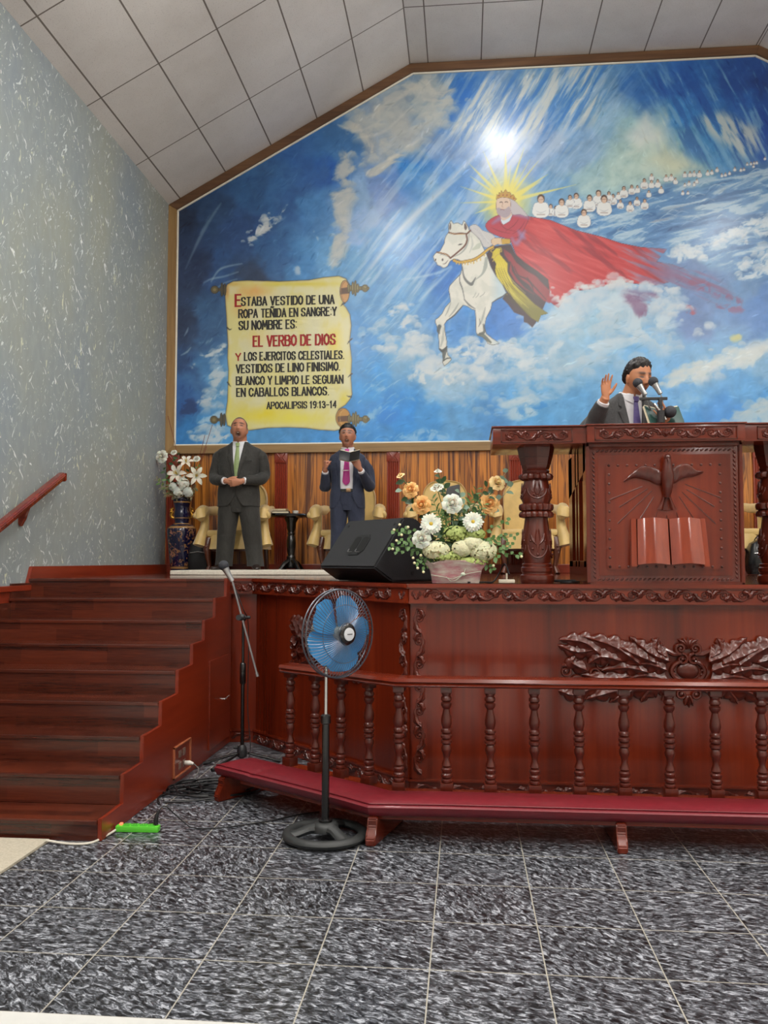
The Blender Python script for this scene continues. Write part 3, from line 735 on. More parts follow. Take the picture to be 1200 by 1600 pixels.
    for q in (A([(1000, 440), (1060, 455), (1120, 490)]), A([(960, 420), (1010, 430)]), A([(1050, 500), (1120, 510)])):
        p.cloud([(q[0][0] - 6, q[0][1] - 5), (q[-1][0], q[-1][1] - 8), (q[-1][0] + 6, q[-1][1] + 4), (q[0][0], q[0][1] + 8)], (128, 58, 96), 7, 0.36, 0.56, fine, 0.7)
    p.cloud(A([(940, 500), (960, 490), (975, 520), (960, 535), (945, 525)]), (170, 62, 76), 6, 0.3, 0.5, fine, 0.8)
    p.cloud(A([(740, 440), (850, 450), (880, 500), (830, 540), (780, 520)]), (120, 84, 124), 9, 0.40, 0.56, puff, 0.7)
    # white curls over the hem
    puffs(A([(490, 446), (520, 448), (548, 488), (566, 474), (600, 450), (650, 430), (700, 434), (742, 426), (800, 432), (850, 440), (925, 446)]), 90, (5, 4), 4, 9, (228, 226, 224), (176, 188, 206), 0.85, 31)
    puffs(A([(560, 500), (640, 470), (740, 460), (840, 470), (930, 490)]), 70, (16, 12), 6, 13, (210, 220, 228), (140, 180, 214), 0.6, 32)
    puffs(A([(860, 500), (900, 520), (915, 500), (980, 575), (1030, 545)]), 26, (6, 5), 5, 9, (214, 220, 224), (150, 174, 204), 0.7, 33)
    p.cloud(A([(755, 455), (850, 455), (870, 500), (830, 538), (785, 520)]), (122, 78, 116), 9, 0.40, 0.56, puff, 0.6)
    p.cloud(A([(1080, 595), (1110, 580), (1120, 600), (1090, 608)]), (206, 196, 110), 5, 0.3, 0.5, fine, 0.8)
    # rider
    p.poly(A([(318, 240), (350, 215), (400, 205), (450, 215), (440, 250), (420, 280), (380, 285), (330, 265)]), (176, 50, 66), 1, 1, 3, (70, 24, 48), 0.6)
    for q in ([(335, 250), (360, 262), (395, 270)], [(360, 235), (380, 255), (410, 262)], [(420, 225), (405, 245), (380, 262)], [(440, 232), (425, 255), (400, 272)]):
        p.line(A(q), [0.5, 1.3, 0.5], (112, 22, 42), 0.8, 0.8)
    for q in ([(340, 238), (360, 224), (380, 218)], [(400, 210), (430, 212), (452, 222)], [(420, 262), (430, 275), (440, 285)], [(400, 285), (415, 300), (440, 262)]):
        p.line(A(q), [3, 8, 3], (136, 122, 172), 0.65, 5)
    p.poly(D([(410, 740), (440, 760), (540, 700), (510, 770), (445, 808), (425, 790)]), (196, 206, 218), 0.8, 1, 0, (90, 70, 90), 0.5)
    p.poly(D([(425, 690), (520, 640), (540, 700), (450, 765), (415, 735)]), (206, 178, 160), 1, 1, 2)
    p.poly(D([(500, 525), (560, 560), (600, 600), (640, 640), (700, 725), (620, 700), (560, 705), (530, 690), (505, 600)]), (188, 178, 182), 1, 1, 2, (120, 106, 118), 0.5)
    p.poly(D([(375, 545), (385, 520), (450, 510), (505, 535), (520, 600), (505, 660), (455, 705), (405, 710), (375, 680), (368, 600)]), (212, 184, 164), 0.9, 1, 2, (130, 100, 90), 0.5)
    p.poly(D([(370, 640), (400, 630), (430, 645), (470, 640), (505, 615), (520, 690), (470, 735), (420, 722), (385, 690)]), (164, 148, 158), 1.2, 0.95, 2)
    p.line(D([(408, 575), (420, 570), (432, 575)]), 1.4, (70, 50, 50), 0.9); p.line(D([(462, 572), (474, 567), (488, 574)]), 1.4, (70, 50, 50), 0.9)
    p.line(D([(437, 580), (430, 615), (440, 625)]), 0.9, (150, 112, 96), 0.8); p.line(D([(412, 652), (430, 648), (450, 653)]), 1.0, (120, 70, 70), 0.8)
    p.poly(D([(370, 540), (372, 490), (390, 505), (400, 470), (415, 480), (422, 452), (440, 478), (465, 440), (488, 470), (512, 466), (524, 500), (550, 496), (560, 520), (582, 540), (560, 556), (500, 528), (430, 520)]), (186, 140, 56), 0.8, 1, 0, (96, 60, 30), 0.6)
    for x, y in ((400, 505), (440, 500), (480, 500), (520, 515), (552, 532)): p.poly(D([(x - 8, y), (x, y - 10), (x + 8, y), (x, y + 10)]), (140, 50, 40), 0.7)
    # seat: dark skirts, red folds, gold sash
    p.poly(B([(600, 400), (650, 335), (735, 318), (830, 310), (870, 400), (960, 480), (1080, 560), (1180, 640), (1195, 760), (1140, 890), (1110, 960), (1060, 1050), (1030, 1090), (985, 1050), (950, 1040), (950, 985), (860, 950), (800, 870), (750, 820), (790, 760), (720, 650), (650, 540)]), (60, 42, 48), 1, 1, 0)
    for q in ([(770, 360), (830, 400), (880, 480), (960, 540), (1050, 590), (1110, 660), (1190, 740), (1195, 865), (1140, 840), (1050, 760), (1000, 690), (930, 640), (870, 580), (850, 520)], [(830, 470), (840, 560), (890, 640), (960, 720), (1050, 780), (960, 730), (870, 660), (815, 560)], [(760, 350), (800, 420), (840, 470), (810, 470), (770, 410)]):
        p.poly(B(q), (150, 44, 52), 1.6, 0.85, 0)
    for q in ([(880, 470), (960, 540), (1060, 600), (1150, 660)], [(860, 520), (900, 600), (980, 640), (1080, 740), (1160, 830)], [(980, 620), (1020, 680), (1040, 740)]):
        p.line(B(q), [1, 2.6, 1], (58, 34, 42), 0.85, 1)
    sash = B([(660, 380), (690, 345), (735, 350), (725, 400), (765, 450), (800, 490), (800, 580), (850, 680), (950, 770), (1050, 870), (1130, 925), (1175, 958), (1110, 975), (1085, 1040), (1020, 1000), (950, 930), (870, 840), (780, 720), (700, 630), (680, 550), (690, 490), (650, 430)])
    sl, d = p.poly(sash, (206, 186, 44), 0.8, 1.0, 0, (60, 50, 20), 0.6)
    a = np.clip(0.5 - d, 0, 1) * np.clip((V[sl] - 440) / 50, 0, 0.85)
    p.blend(sl, a, (104, 100, 40))
    for k in range(16):
        t = k / 15; x = 705 + 40 * t; y = 470 + 60 * (k % 4)
        p.line(B([(x - 20 + 3 * k, y), (x + 20 + 6 * k, y + 90 + 6 * k), (x + 60 + 14 * k, y + 180 + 10 * k)]), [0.4, 1.3, 0.4], (66, 58, 22) if k % 2 else (226, 210, 90), 0.7, 0.7)
    for q in ([(650, 440), (670, 400), (640, 370), (670, 350)], [(700, 350), (735, 345), (740, 380), (715, 370)], [(660, 470), (690, 420), (720, 400)]):
        p.line(B(q), 1.4, (190, 160, 60), 0.9, 0.8)
    # ---------------- horse
    horse = B([(268, 86), (248, 120), (244, 150), (250, 190), (222, 230), (210, 260), (205, 300), (165, 375), (120, 395), (101, 425), (108, 460), (130, 480), (140, 505), (170, 515), (190, 530), (215, 528), (235, 515), (260, 468), (290, 450), (330, 452), (365, 470), (372, 540), (358, 590), (300, 650), (255, 700), (246, 740), (258, 790), (262, 850), (215, 900), (185, 960), (150, 998), (124, 1015), (122, 1045), (135, 1075), (148, 1150), (158, 1250), (158, 1290), (185, 1320), (195, 1380), (190, 1420), (205, 1450), (240, 1425), (272, 1390), (262, 1372), (240, 1350), (225, 1290), (228, 1220), (212, 1130), (205, 1060), (235, 1020), (295, 975), (380, 880), (420, 890), (465, 920), (495, 928), (500, 1000), (502, 1080), (505, 1140), (525, 1165), (585, 1190), (615, 1240), (660, 1255), (720, 1240), (690, 1215), (650, 1190), (600, 1150), (580, 1085), (598, 1000), (640, 920), (655, 855), (735, 810), (785, 765), (750, 690), (690, 610), (640, 520), (600, 400), (565, 330), (540, 270), (480, 205), (440, 180), (428, 145), (405, 105), (388, 90), (372, 130), (330, 108), (290, 118)])
    sl, d = p.poly(horse, (222, 219, 208), 0.9, 1.0, 0, (56, 54, 56), 0.8)
    ins = np.clip(0.5 - d, 0, 1)
    p.blend(sl, ins * np.clip((mott[sl] - 0.5) * 3, 0, 0.35), (186, 190, 180))
    p.blend(sl, ins * np.clip((U[sl] - 764) / 16, 0, 1) * np.clip((V[sl] - 400) / 30, 0, 1) * 0.55, (158, 192, 214))
    G = (74, 76, 78); g2 = (140, 144, 140)
    for q, w, c, al in (([(375, 520), (385, 600), (410, 650), (455, 685), (475, 665), (500, 620)], [1, 3.5, 5, 1], G, 0.75), ([(500, 640), (560, 590), (590, 520), (598, 440)], [1, 3, 6, 4], (150, 156, 150), 0.8), ([(350, 600), (350, 660), (375, 730), (395, 830)], [1, 2, 1], G, 0.8),
                        ([(395, 830), (440, 880), (495, 915)], [1.5, 2.5, 1], G, 0.8), ([(475, 810), (490, 790), (500, 765)], 0.9, g2, 0.8), ([(500, 810), (520, 790), (530, 770)], 0.9, g2, 0.8), ([(540, 800), (570, 780), (585, 760)], 0.9, g2, 0.8),
                        ([(265, 860), (240, 930), (215, 980)], [1, 2, 1], g2, 0.7), ([(340, 860), (300, 930), (250, 990)], [1, 3, 1], g2, 0.7), ([(380, 885), (300, 975), (225, 1030)], [1, 2, 1], G, 0.9),
                        ([(160, 1080), (150, 1120), (160, 1150)], [6, 5, 1], (66, 72, 74), 0.85), ([(200, 1090), (190, 1200), (170, 1270)], [1, 4, 2], (168, 172, 166), 0.8), ([(160, 1290), (190, 1310), (230, 1270)], [2, 5, 2], (60, 62, 64), 0.9), ([(225, 1290), (205, 1330), (200, 1400)], [3, 6, 2], (74, 78, 78), 0.85), ([(195, 1405), (230, 1380), (268, 1378)], [1, 2, 1], (60, 62, 62), 0.9),
                        ([(590, 900), (570, 980), (545, 1060)], [1, 3.5, 1], g2, 0.6), ([(535, 1010), (540, 1050), (525, 1085)], [0.6, 1.4, 0.6], G, 0.8), ([(570, 1060), (580, 1130), (540, 1150)], [2, 4, 4], (80, 84, 82), 0.8), ([(515, 1160), (560, 1160), (600, 1195), (640, 1230)], [2, 6, 6, 3], (88, 94, 86), 0.85), ([(650, 860), (700, 825), (760, 795), (790, 765)], [1, 2.5, 1], (70, 70, 70), 0.8),
                        ([(440, 200), (430, 280), (400, 350), (350, 400), (280, 430)], [1, 3, 1], g2, 0.7), ([(470, 360), (520, 330), (545, 300)], [2, 8, 2], (170, 178, 160), 0.6), ([(455, 230), (470, 310), (440, 390)], [1, 3, 1], (178, 182, 176), 0.7), ([(165, 410), (190, 408), (235, 425)], 1, g2, 0.8), ([(190, 495), (215, 490), (240, 460)], [0.6, 1.4, 0.6], (90, 70, 66), 0.9)):
        p.line(B(q), w, c, al, 0.9)
    for e in ([(262, 105), (252, 150), (258, 180), (270, 150)], [(398, 110), (390, 150), (405, 180), (418, 150)]): p.poly(B(e), (84, 66, 62), 0.8, 0.9, 3)
    for e in (((122, 455), 7, 11), ((188, 455), 8, 13)): p.poly(B([(e[0][0] + e[1] * math.cos(t), e[0][1] + e[2] * math.sin(t)) for t in np.linspace(0, 6, 9)]), (50, 36, 34), 0.7)
    p.line(B([(335, 318), (352, 312), (372, 308)]), [0.6, 2.4, 0.8], (50, 42, 38), 0.95)
    mane = B([(440, 150), (465, 130), (500, 125), (535, 150), (565, 180), (610, 195), (655, 215), (690, 260), (660, 300), (635, 330), (605, 342), (570, 330), (545, 275), (510, 235), (470, 200)])
    p.poly(mane, (196, 192, 192), 1, 1, 2, (120, 116, 124), 0.6)
    for k in range(9): p.line(B([(470 + 9 * k, 150 + 4 * k), (520 + 10 * k, 200 + 8 * k), (560 + 12 * k, 260 + 8 * k)]), [0.5, 1.2, 0.5], (150, 146, 154) if k % 2 else (224, 222, 220), 0.7, 0.7)
    BR = (96, 54, 40)
    for q in ([(250, 200), (300, 212), (360, 208), (408, 212)], [(410, 212), (418, 270), (395, 325), (330, 385), (265, 438)], [(135, 384), (180, 394), (230, 408), (262, 440)], [(450, 180), (430, 200), (412, 216)]): p.line(B(q), 2.4, BR, 1, 0.8)
    for q in ([(262, 206), (330, 216), (400, 212)], [(150, 384), (200, 396), (245, 418)]): p.line(B(q), 0.9, (196, 150, 80), 0.9, 0.7)
    strap = B([(295, 462), (350, 478), (420, 468), (490, 450), (560, 405), (610, 362), (660, 335)])
    p.line(strap, 4.6, (90, 60, 30), 1, 0.8); p.line(strap, 3.2, (206, 162, 62), 1, 0.8)
    for x, y in ((320, 485), (345, 492), (375, 492), (400, 488), (425, 492), (455, 478), (480, 482), (510, 462), (545, 452), (580, 412)): p.line(B([(x, y - 10), (x, y + 8)]), 1.8, (206, 166, 70), 0.95, 0.8, 0)
    # hand and gauntlet
    p.poly(D([(318, 965), (355, 945), (430, 950), (432, 1012), (380, 1010), (345, 1028), (322, 1005)]), (214, 184, 150), 0.9, 1, 2, (120, 84, 70), 0.5)
    p.poly(D([(425, 952), (510, 955), (518, 1003), (428, 1014)]), (196, 154, 56), 0.9, 1, 0, (100, 70, 30), 0.5)
    # the white riders far behind
    folk = [(1185, 18, 14), (1118, 42, 14), (1133, 40, 14), (1146, 38, 14), (1100, 45, 14), (1130, 55, 14), (1085, 70, 14), (1070, 72, 16), (1040, 68, 18), (1015, 88, 16), (995, 95, 16), (978, 98, 16), (955, 70, 20), (930, 82, 20), (910, 85, 22), (870, 88, 28), (845, 88, 24), (825, 90, 24), (800, 92, 24), (755, 122, 26), (735, 105, 28), (710, 108, 28), (686, 163, 30), (640, 103, 28), (670, 132, 32), (640, 135, 32), (605, 130, 42), (572, 160, 30), (545, 160, 38), (507, 168, 46), (480, 192, 30), (455, 205, 42), (435, 192, 40), (627, 183, 28), (858, 125, 20), (820, 135, 20), (845, 140, 18), (800, 145, 16), (815, 182, 16), (790, 182, 18),
            (570, 217, 36), (607, 228, 42), (537, 240, 42), (490, 230, 36), (385, 192, 66), (342, 215, 66), (412, 220, 80), (278, 205, 62), (248, 212, 50), (155, 255, 46), (180, 262, 40), (208, 235, 74), (108, 220, 90), (315, 285, 72)]
    for x, y, s in folk:
        s = s * 1.1; h = s * 0.42; X0, Y0 = x, y
        body = [(X0 - s * 0.22, Y0 + h * 0.35), (X0 + s * 0.22, Y0 + h * 0.35), (X0 + s * 0.36, Y0 + h * 0.7), (X0 + s * 0.42, Y0 + h * 1.6), (X0 + s * 0.2, Y0 + h * 2.1), (X0 - s * 0.2, Y0 + h * 2.1), (X0 - s * 0.42, Y0 + h * 1.6), (X0 - s * 0.36, Y0 + h * 0.7)]
        p.poly(E(body), (222, 222, 220), 0.9, 1, 2, (112, 120, 140), 0.5)
        hd = lambda rx, ry, oy: [(X0 + s * rx * math.cos(t), Y0 + oy * s + s * ry * math.sin(t)) for t in np.linspace(0, 6.283, 11)[:-1]]
        p.poly(E(hd(0.19, 0.23, -0.03)), (74, 54, 44), 0.8)
        p.poly(E(hd(0.14, 0.18, 0.03)), (206, 172, 148), 0.8)
        if s > 38:
            p.line(E([(X0 - s * .08, Y0), (X0 - s * .03, Y0)]), 0.7, (90, 60, 50), 0.8, 0.7, 0); p.line(E([(X0 + s * .03, Y0), (X0 + s * .08, Y0)]), 0.7, (90, 60, 50), 0.8, 0.7, 0)
            p.line(E([(X0 - s * .25, Y0 + h * 1.3), (X0, Y0 + h * 1.55), (X0 + s * .25, Y0 + h * 1.3)]), [0.5, 1.6, 0.5], (176, 178, 184), 0.8, 0.8)
            p.line(E([(X0 - s * .18, Y0 + h * 1.75), (X0 + s * .18, Y0 + h * 1.75)]), 1.6, (120, 92, 84), 0.6, 1, 0)
    # ---------------- parchment
    S = lambda L: cr(L, 260, 420, 3.1579)
    scroll = S([(290, 110), (300, 78), (330, 62), (400, 58), (560, 62), (700, 56), (780, 42), (850, 36), (885, 48), (905, 80), (880, 150), (868, 172), (885, 190), (905, 225), (912, 280), (904, 360), (914, 450), (910, 540), (916, 620), (905, 645), (882, 672), (850, 692), (840, 730), (852, 770), (868, 790), (830, 799), (760, 795), (690, 786), (600, 782), (500, 785), (400, 798), (340, 790), (300, 772), (292, 720), (302, 650), (305, 560), (307, 500), (302, 440), (304, 380), (300, 300), (297, 240), (292, 170)])
    sl, d = p.poly(scroll, (216, 208, 156), 0.9, 1.0, 0, (34, 30, 28), 1.1)
    ins = np.clip(0.5 - d, 0, 1)
    big = p.fbm(26, 40, 0.2, 4, 61, 0.5, sl)
    p.blend(sl, ins * np.clip((big - 0.52) * 4, 0, 0.4), (216, 200, 96))
    p.blend(sl, ins * np.clip((0.5 - big) * 3, 0, 0.5), (214, 208, 172))
    def blob(x, y, rx, ry, c, a):
        u = (U[sl] - 260) * 3.1579; v = (V[sl] - 420) * 3.1579
        q = ((u - x) / rx) ** 2 + ((v - y) / ry) ** 2
        p.blend(sl, ins * np.exp(-q) * a * (0.55 + 0.9 * mott[sl] - 0.2), c)
    for t in ((430, 110, 70, 30, (222, 150, 70), 0.9), (370, 200, 50, 40, (224, 170, 90), 0.6), (470, 720, 160, 40, (230, 206, 20), 0.95), (640, 740, 160, 30, (228, 214, 60), 0.9), (830, 350, 40, 60, (226, 196, 40), 0.9), (640, 75, 180, 12, (214, 190, 30), 0.9), (330, 75, 40, 12, (206, 160, 50), 0.8), (300, 110, 10, 40, (190, 130, 60), 0.8), (880, 640, 30, 40, (220, 200, 40), 0.8), (760, 600, 60, 90, (226, 216, 110), 0.7), (310, 600, 10, 120, (226, 212, 90), 0.8), (330, 730, 25, 50, (216, 206, 80), 0.7), (450, 340, 60, 40, (226, 190, 110), 0.5)):
        blob(*t)
    p.blend(sl, ins * np.clip(1 + d / 3.5, 0, 1) * 0.35, (170, 140, 70))
    for q in ([(300, 290), (312, 300), (322, 296)], [(302, 560), (310, 572), (318, 582)], [(915, 345), (900, 360), (893, 372)], [(915, 518), (905, 526), (895, 536)], [(912, 632), (900, 630), (890, 626)], [(880, 170), (868, 176), (860, 184)]):
        p.line(S(q), [2.2, 1.8, 0.5], (30, 26, 26), 0.95, 0.8)
    ell = lambda x, y, rx, ry: S([(x + rx * math.cos(t), y + ry * math.sin(t)) for t in np.linspace(0, 6.283, 17)[:-1]])
    p.poly(ell(880, 112, 24, 55), (196, 142, 84), 0.9, 1, 0, (50, 32, 22), 0.9)
    p.poly(S([(860, 96), (905, 90), (905, 122), (858, 126)]), (92, 62, 44), 0.9)
    p.line(ell(880, 112, 17, 46)[5:13], 0.8, (120, 80, 50), 0.9)
    p.poly(ell(872, 735, 36, 48), (188, 130, 50), 0.9, 1, 0, (50, 32, 22), 0.9)
    p.poly(S([(846, 728), (912, 724), (912, 752), (846, 756)]), (98, 60, 36), 0.9)
    p.line(ell(868, 735, 24, 38)[4:13], 0.9, (110, 70, 30), 0.9)
    p.line(ell(880, 735, 24, 40)[4:12], 0.7, (216, 170, 90), 0.8)
    BZ, BD, BH = (112, 98, 58), (56, 46, 30), (166, 150, 96)
    def knob(x, y, sgn):
        for dx, h in ((0, 22), (10, 14), (20, 32), (32, 38), (44, 22)):
            p.poly(ell(x + sgn * dx, y, 7, h), BZ, 0.9, 1, 0, BD, 0.8); p.line(S([(x + sgn * dx - 1, y - h * 0.6), (x + sgn * dx - 1, y + h * 0.2)]), 0.8, BH, 0.8, 0.8, 0)
        p.poly(S([(x + sgn * 48, y - 9), (x + sgn * 72, y - 8), (x + sgn * 72, y + 8), (x + sgn * 48, y + 9)]), BZ, 0.9, 1, 0, BD, 0.7)
        p.poly(ell(x + sgn * 80, y, 16, 18), BZ, 0.9, 1, 0, BD, 0.8); p.line(S([(x + sgn * 76, y - 8), (x + sgn * 84, y - 4)]), 1.2, BH, 0.9, 0.8, 0)
        p.poly(ell(x + sgn * 95, y, 6, 7), BZ, 0.9, 1, 0, BD, 0.7)
    knob(900, 96, 1); knob(902, 742, 1)
    dark = (74, 62, 42)
    for x, y in ((288, 103), (285, 745)):
        for dx, h in ((0, 30), (-14, 34)): p.poly(ell(x + dx, y, 7, h), dark, 0.9, 1, 0, (36, 30, 24), 0.8)
        p.poly(S([(x - 40, y - 8), (x - 10, y - 8), (x - 10, y + 8), (x - 40, y + 8)]), dark, 0.9)
        p.poly(ell(x - 50, y, 19, 19), (92, 78, 48), 0.9, 1, 0, (40, 32, 24), 0.9); p.poly(ell(x - 50, y, 8, 8), (130, 110, 64), 0.9)
    p.im = p.im * 0.90 + np.array((12, 15, 16))
    return np.clip(p.im, 0, 255)

MX0, MX1, MZ0, MZ1 = LX + 0.09, RX - 0.09, 2.765, RZ1 - 0.09
xs = np.concatenate([np.arange(MX0, 3.95, 0.0083), np.arange(3.95, MX1 + 0.02, 0.045)])
zs = np.arange(MZ0, MZ1 + 0.004, 0.0083)
GX, GZ = np.meshgrid(xs, zs)
art = paint_mural(GX, GZ) / 255.0
art = np.where(art > 0.04045, ((art + 0.055) / 1.055) ** 2.4, art / 12.92)
def gable_z(x):
    return np.minimum(np.minimum(RZ1, RZ0 + (x - LX) * (RZ1 - RZ0) / (RXA - LX)), RZ0 + (RX - x) * (RZ1 - RZ0) / (RX - RXB))
nz, nx = GX.shape
idx = np.arange(nz * nx).reshape(nz, nx)
keep = GZ[:-1, :-1] < gable_z((GX[:-1, :-1] + GX[:-1, 1:]) / 2) - 0.075
q = np.stack([idx[:-1, :-1], idx[:-1, 1:], idx[1:, 1:], idx[1:, :-1]], -1)[keep]
used = np.zeros(nz * nx, bool); used[q.ravel()] = True
remap = np.cumsum(used) - 1
q = remap[q]
co = np.stack([GX.ravel(), np.full(nz * nx, MY), GZ.ravel()], -1)[used]
me = bpy.data.meshes.new('mural')
me.vertices.add(len(co)); me.vertices.foreach_set('co', co.ravel())
me.loops.add(q.size); me.loops.foreach_set('vertex_index', q.ravel().astype(np.int32))
me.polygons.add(len(q)); me.polygons.foreach_set('loop_start', np.arange(0, q.size, 4, dtype=np.int32))
me.polygons.foreach_set('loop_total', np.full(len(q), 4, dtype=np.int32))
me.update(calc_edges=True)
ca = me.color_attributes.new('paint', 'FLOAT_COLOR', 'POINT')
rgba = np.ones((len(co), 4), np.float32); rgba[:, :3] = art.reshape(-1, 3)[used]
ca.data.foreach_set('color', rgba.ravel())
t = NT('mural_paint')
vc = t.new('VertexColor', layer_name='paint'); t.col(vc.outputs[0])
t.set(rough=0.33, spec=0.45, coat=0.25, coatr=0.22); t.bump(t.noise(t.mapping((1, 1, 0.5), (0, 0.5, 0)), 24, 5, 0.6), 0.12, 0.01)
me.materials.append(t.m)
mural = bpy.data.objects.new('mural', me); C.objects.link(mural)
tag(mural, 'painted wall mural of a red-caped rider on a white horse with a yellow scroll', 'mural')

# frame round the mural: mitred walnut boards under the ceiling, oak at the side and foot, thin white liner inside
def offset_line(P, d):
    out = []; n = len(P)
    for i in range(n):
        a, b, c = np.array(P[i - 1]), np.array(P[i]), np.array(P[(i + 1) % n])
        e1 = (b - a) / np.linalg.norm(b - a); e2 = (c - b) / np.linalg.norm(c - b)
        n1 = np.array((e1[1], -e1[0])); n2 = np.array((e2[1], -e2[0]))
        m = n1 + n2; m = m / (1 + n1 @ n2)
        out.append(tuple(b + m * d))
    return out
G0 = [(LX, 2.675), (LX, RZ0 - 0.004), (RXA, RZ1 - 0.004), (RXB, RZ1 - 0.004), (RX, RZ0 - 0.004), (RX, 2.675)]
G1 = offset_line(G0, 0.098); G2 = offset_line(G0, 0.116)
def strip(A_, B_, y0, y1):
    bm = BM()
    prism(bm, [(A_[0][0], y0, A_[0][1]), (A_[1][0], y0, A_[1][1]), (B_[1][0], y0, B_[1][1]), (B_[0][0], y0, B_[0][1])], (0, y1 - y0, 0), bevel=0.004)
    return bm
for i in range(6):
    j = (i + 1) % 6
    m = M_FRAMEV if i in (0, 4) else (M_FRAMEB if i == 5 else M_FRAME)
    o = link_mesh('frame_board', strip((G0[i], G0[j]), (G1[i], G1[j]), MY - 0.045, MY + 0.005), m, mural, False)
    if i in (1, 2, 3): o['label'] = 'dark walnut board under the ceiling'
    link_mesh('white_liner', strip((G1[i], G1[j]), (G2[i], G2[j]), MY - 0.02, MY + 0.003), M_LINER, mural, False)

# lettering on the painted scroll
M_INK = plain('black_lettering', (26, 24, 22), 0.5, vary=0.05)
M_REDINK = plain('red_lettering', (150, 20, 18), 0.5, vary=0.1)
O_ = [(0.5, 1), (0.12, 0.86), (0, 0.62), (0, 0.38), (0.12, 0.14), (0.5, 0), (0.88, 0.14), (1, 0.38), (1, 0.62), (0.88, 0.86), (0.5, 1)]
GL = {'A': [[(0, 0), (0.5, 1), (1, 0)], [(0.2, 0.3), (0.8, 0.3)]], 'B': [[(0, 0), (0, 1), (0.7, 1), (0.95, 0.86), (0.95, 0.66), (0.7, 0.53), (0, 0.53)], [(0.7, 0.53), (1, 0.4), (1, 0.14), (0.75, 0), (0, 0)]], 'C': [[(1, 0.72), (0.88, 0.9), (0.5, 1), (0.12, 0.86), (0, 0.62), (0, 0.38), (0.12, 0.14), (0.5, 0), (0.88, 0.1), (1, 0.28)]],
      'D': [[(0, 0), (0, 1), (0.6, 1), (0.92, 0.84), (1, 0.6), (1, 0.4), (0.92, 0.16), (0.6, 0), (0, 0)]], 'E': [[(1, 1), (0, 1), (0, 0), (1, 0)], [(0, 0.53), (0.8, 0.53)]], 'F': [[(1, 1), (0, 1), (0, 0)], [(0, 0.53), (0.8, 0.53)]],
      'G': [[(1, 0.74), (0.86, 0.92), (0.5, 1), (0.12, 0.86), (0, 0.62), (0, 0.38), (0.12, 0.14), (0.5, 0), (0.88, 0.1), (1, 0.3), (1, 0.48), (0.6, 0.48)]], 'I': [[(0.5, 0), (0.5, 1)]], 'J': [[(0.9, 1), (0.9, 0.25), (0.7, 0.03), (0.35, 0.0), (0.05, 0.22)]], 'L': [[(0, 1), (0, 0), (1, 0)]],
      'M': [[(0, 0), (0.1, 1), (0.5, 0.3), (0.9, 1), (1, 0)]], 'N': [[(0, 0), (0, 1), (1, 0), (1, 1)]], 'O': [O_], 'P': [[(0, 0), (0, 1), (0.75, 1), (1, 0.85), (1, 0.62), (0.75, 0.46), (0, 0.46)]], 'R': [[(0, 0), (0, 1), (0.75, 1), (1, 0.85), (1, 0.64), (0.75, 0.5), (0, 0.5)], [(0.5, 0.5), (1, 0)]],
      'S': [[(0.96, 0.78), (0.8, 0.96), (0.5, 1), (0.14, 0.92), (0.03, 0.74), (0.2, 0.57), (0.78, 0.43), (0.97, 0.26), (0.85, 0.07), (0.5, 0), (0.16, 0.05), (0, 0.24)]], 'T': [[(0, 1), (1, 1)], [(0.5, 1), (0.5, 0)]], 'U': [[(0, 1), (0, 0.3), (0.15, 0.06), (0.5, 0), (0.85, 0.06), (1, 0.3), (1, 1)]], 'V': [[(0, 1), (0.5, 0), (1, 1)]],
      'Y': [[(0, 1), (0.5, 0.45), (1, 1)], [(0.5, 0.45), (0.5, 0)]], '1': [[(0.1, 0.78), (0.55, 1), (0.55, 0)]], '9': [[(0.95, 0.62), (0.7, 0.45), (0.3, 0.45), (0.05, 0.65), (0.1, 0.88), (0.5, 1), (0.9, 0.88), (0.95, 0.6), (0.85, 0.2), (0.5, 0), (0.15, 0.08)]], '3': [[(0.05, 0.84), (0.4, 1), (0.85, 0.9), (0.88, 0.66), (0.45, 0.53), (0.95, 0.38), (0.95, 0.12), (0.5, 0), (0.03, 0.16)]],
      '4': [[(0.75, 0), (0.75, 1), (0, 0.3), (1, 0.3)]], '-': [[(0, 0.45), (1, 0.45)]], '.': [[(0.4, 0.0), (0.6, 0.0)]], ':': [[(0.4, 0.12), (0.6, 0.12)], [(0.4, 0.75), (0.6, 0.75)]]}
GL['Ñ'] = GL['N'] + [[(0.15, 1.2), (0.4, 1.28), (0.6, 1.18), (0.85, 1.26)]]
GW = {'I': 0.12, '.': 0.14, ':': 0.14, 'M': 1.25, '1': 0.6, 'E': 0.82, 'L': 0.8, 'F': 0.82, 'T': 0.95, '-': 0.8, ' ': 0.30, 'J': 0.8}
def letter_line(bm, text, u0, v0, u1, v1, cap, mat):
    """hand-lettered capitals: each stroke a flat brush mark on the wall"""
    pos = []; x = 0.0
    for ch in text:
        w = GW.get(ch, 1.0); pos.append((x, w)); x += w + 0.42
    total = x - 0.42; k = (u1 - u0) / total; hw = cap * 0.088
    n = 0
    for ch, (x, w) in zip(text, pos):
        for st in GL.get(ch, []):
            P = [np.array((u0 + (x + a * w) * k, v0 + (v1 - v0) * (x + a * w) / total - b * cap)) for a, b in st]
            for a, b in zip(P, P[1:]):
                d = b - a; L = np.hypot(*d); d = d / L; q = np.array((-d[1], d[0]))
                wd = hw * (1.15 if abs(d[1]) > 0.5 else 0.8); a2 = a - d * wd * 0.75; b2 = b + d * wd * 0.75; n += 1
                y = MY - 0.0030 - 0.00002 * n
                bm_f = bm.faces.new([bm.verts.new((chart(*p)[0], y, chart(*p)[1])) for p in (a2 + q * wd, b2 + q * wd, b2 - q * wd, a2 - q * wd)]); bm_f.material_index = mat
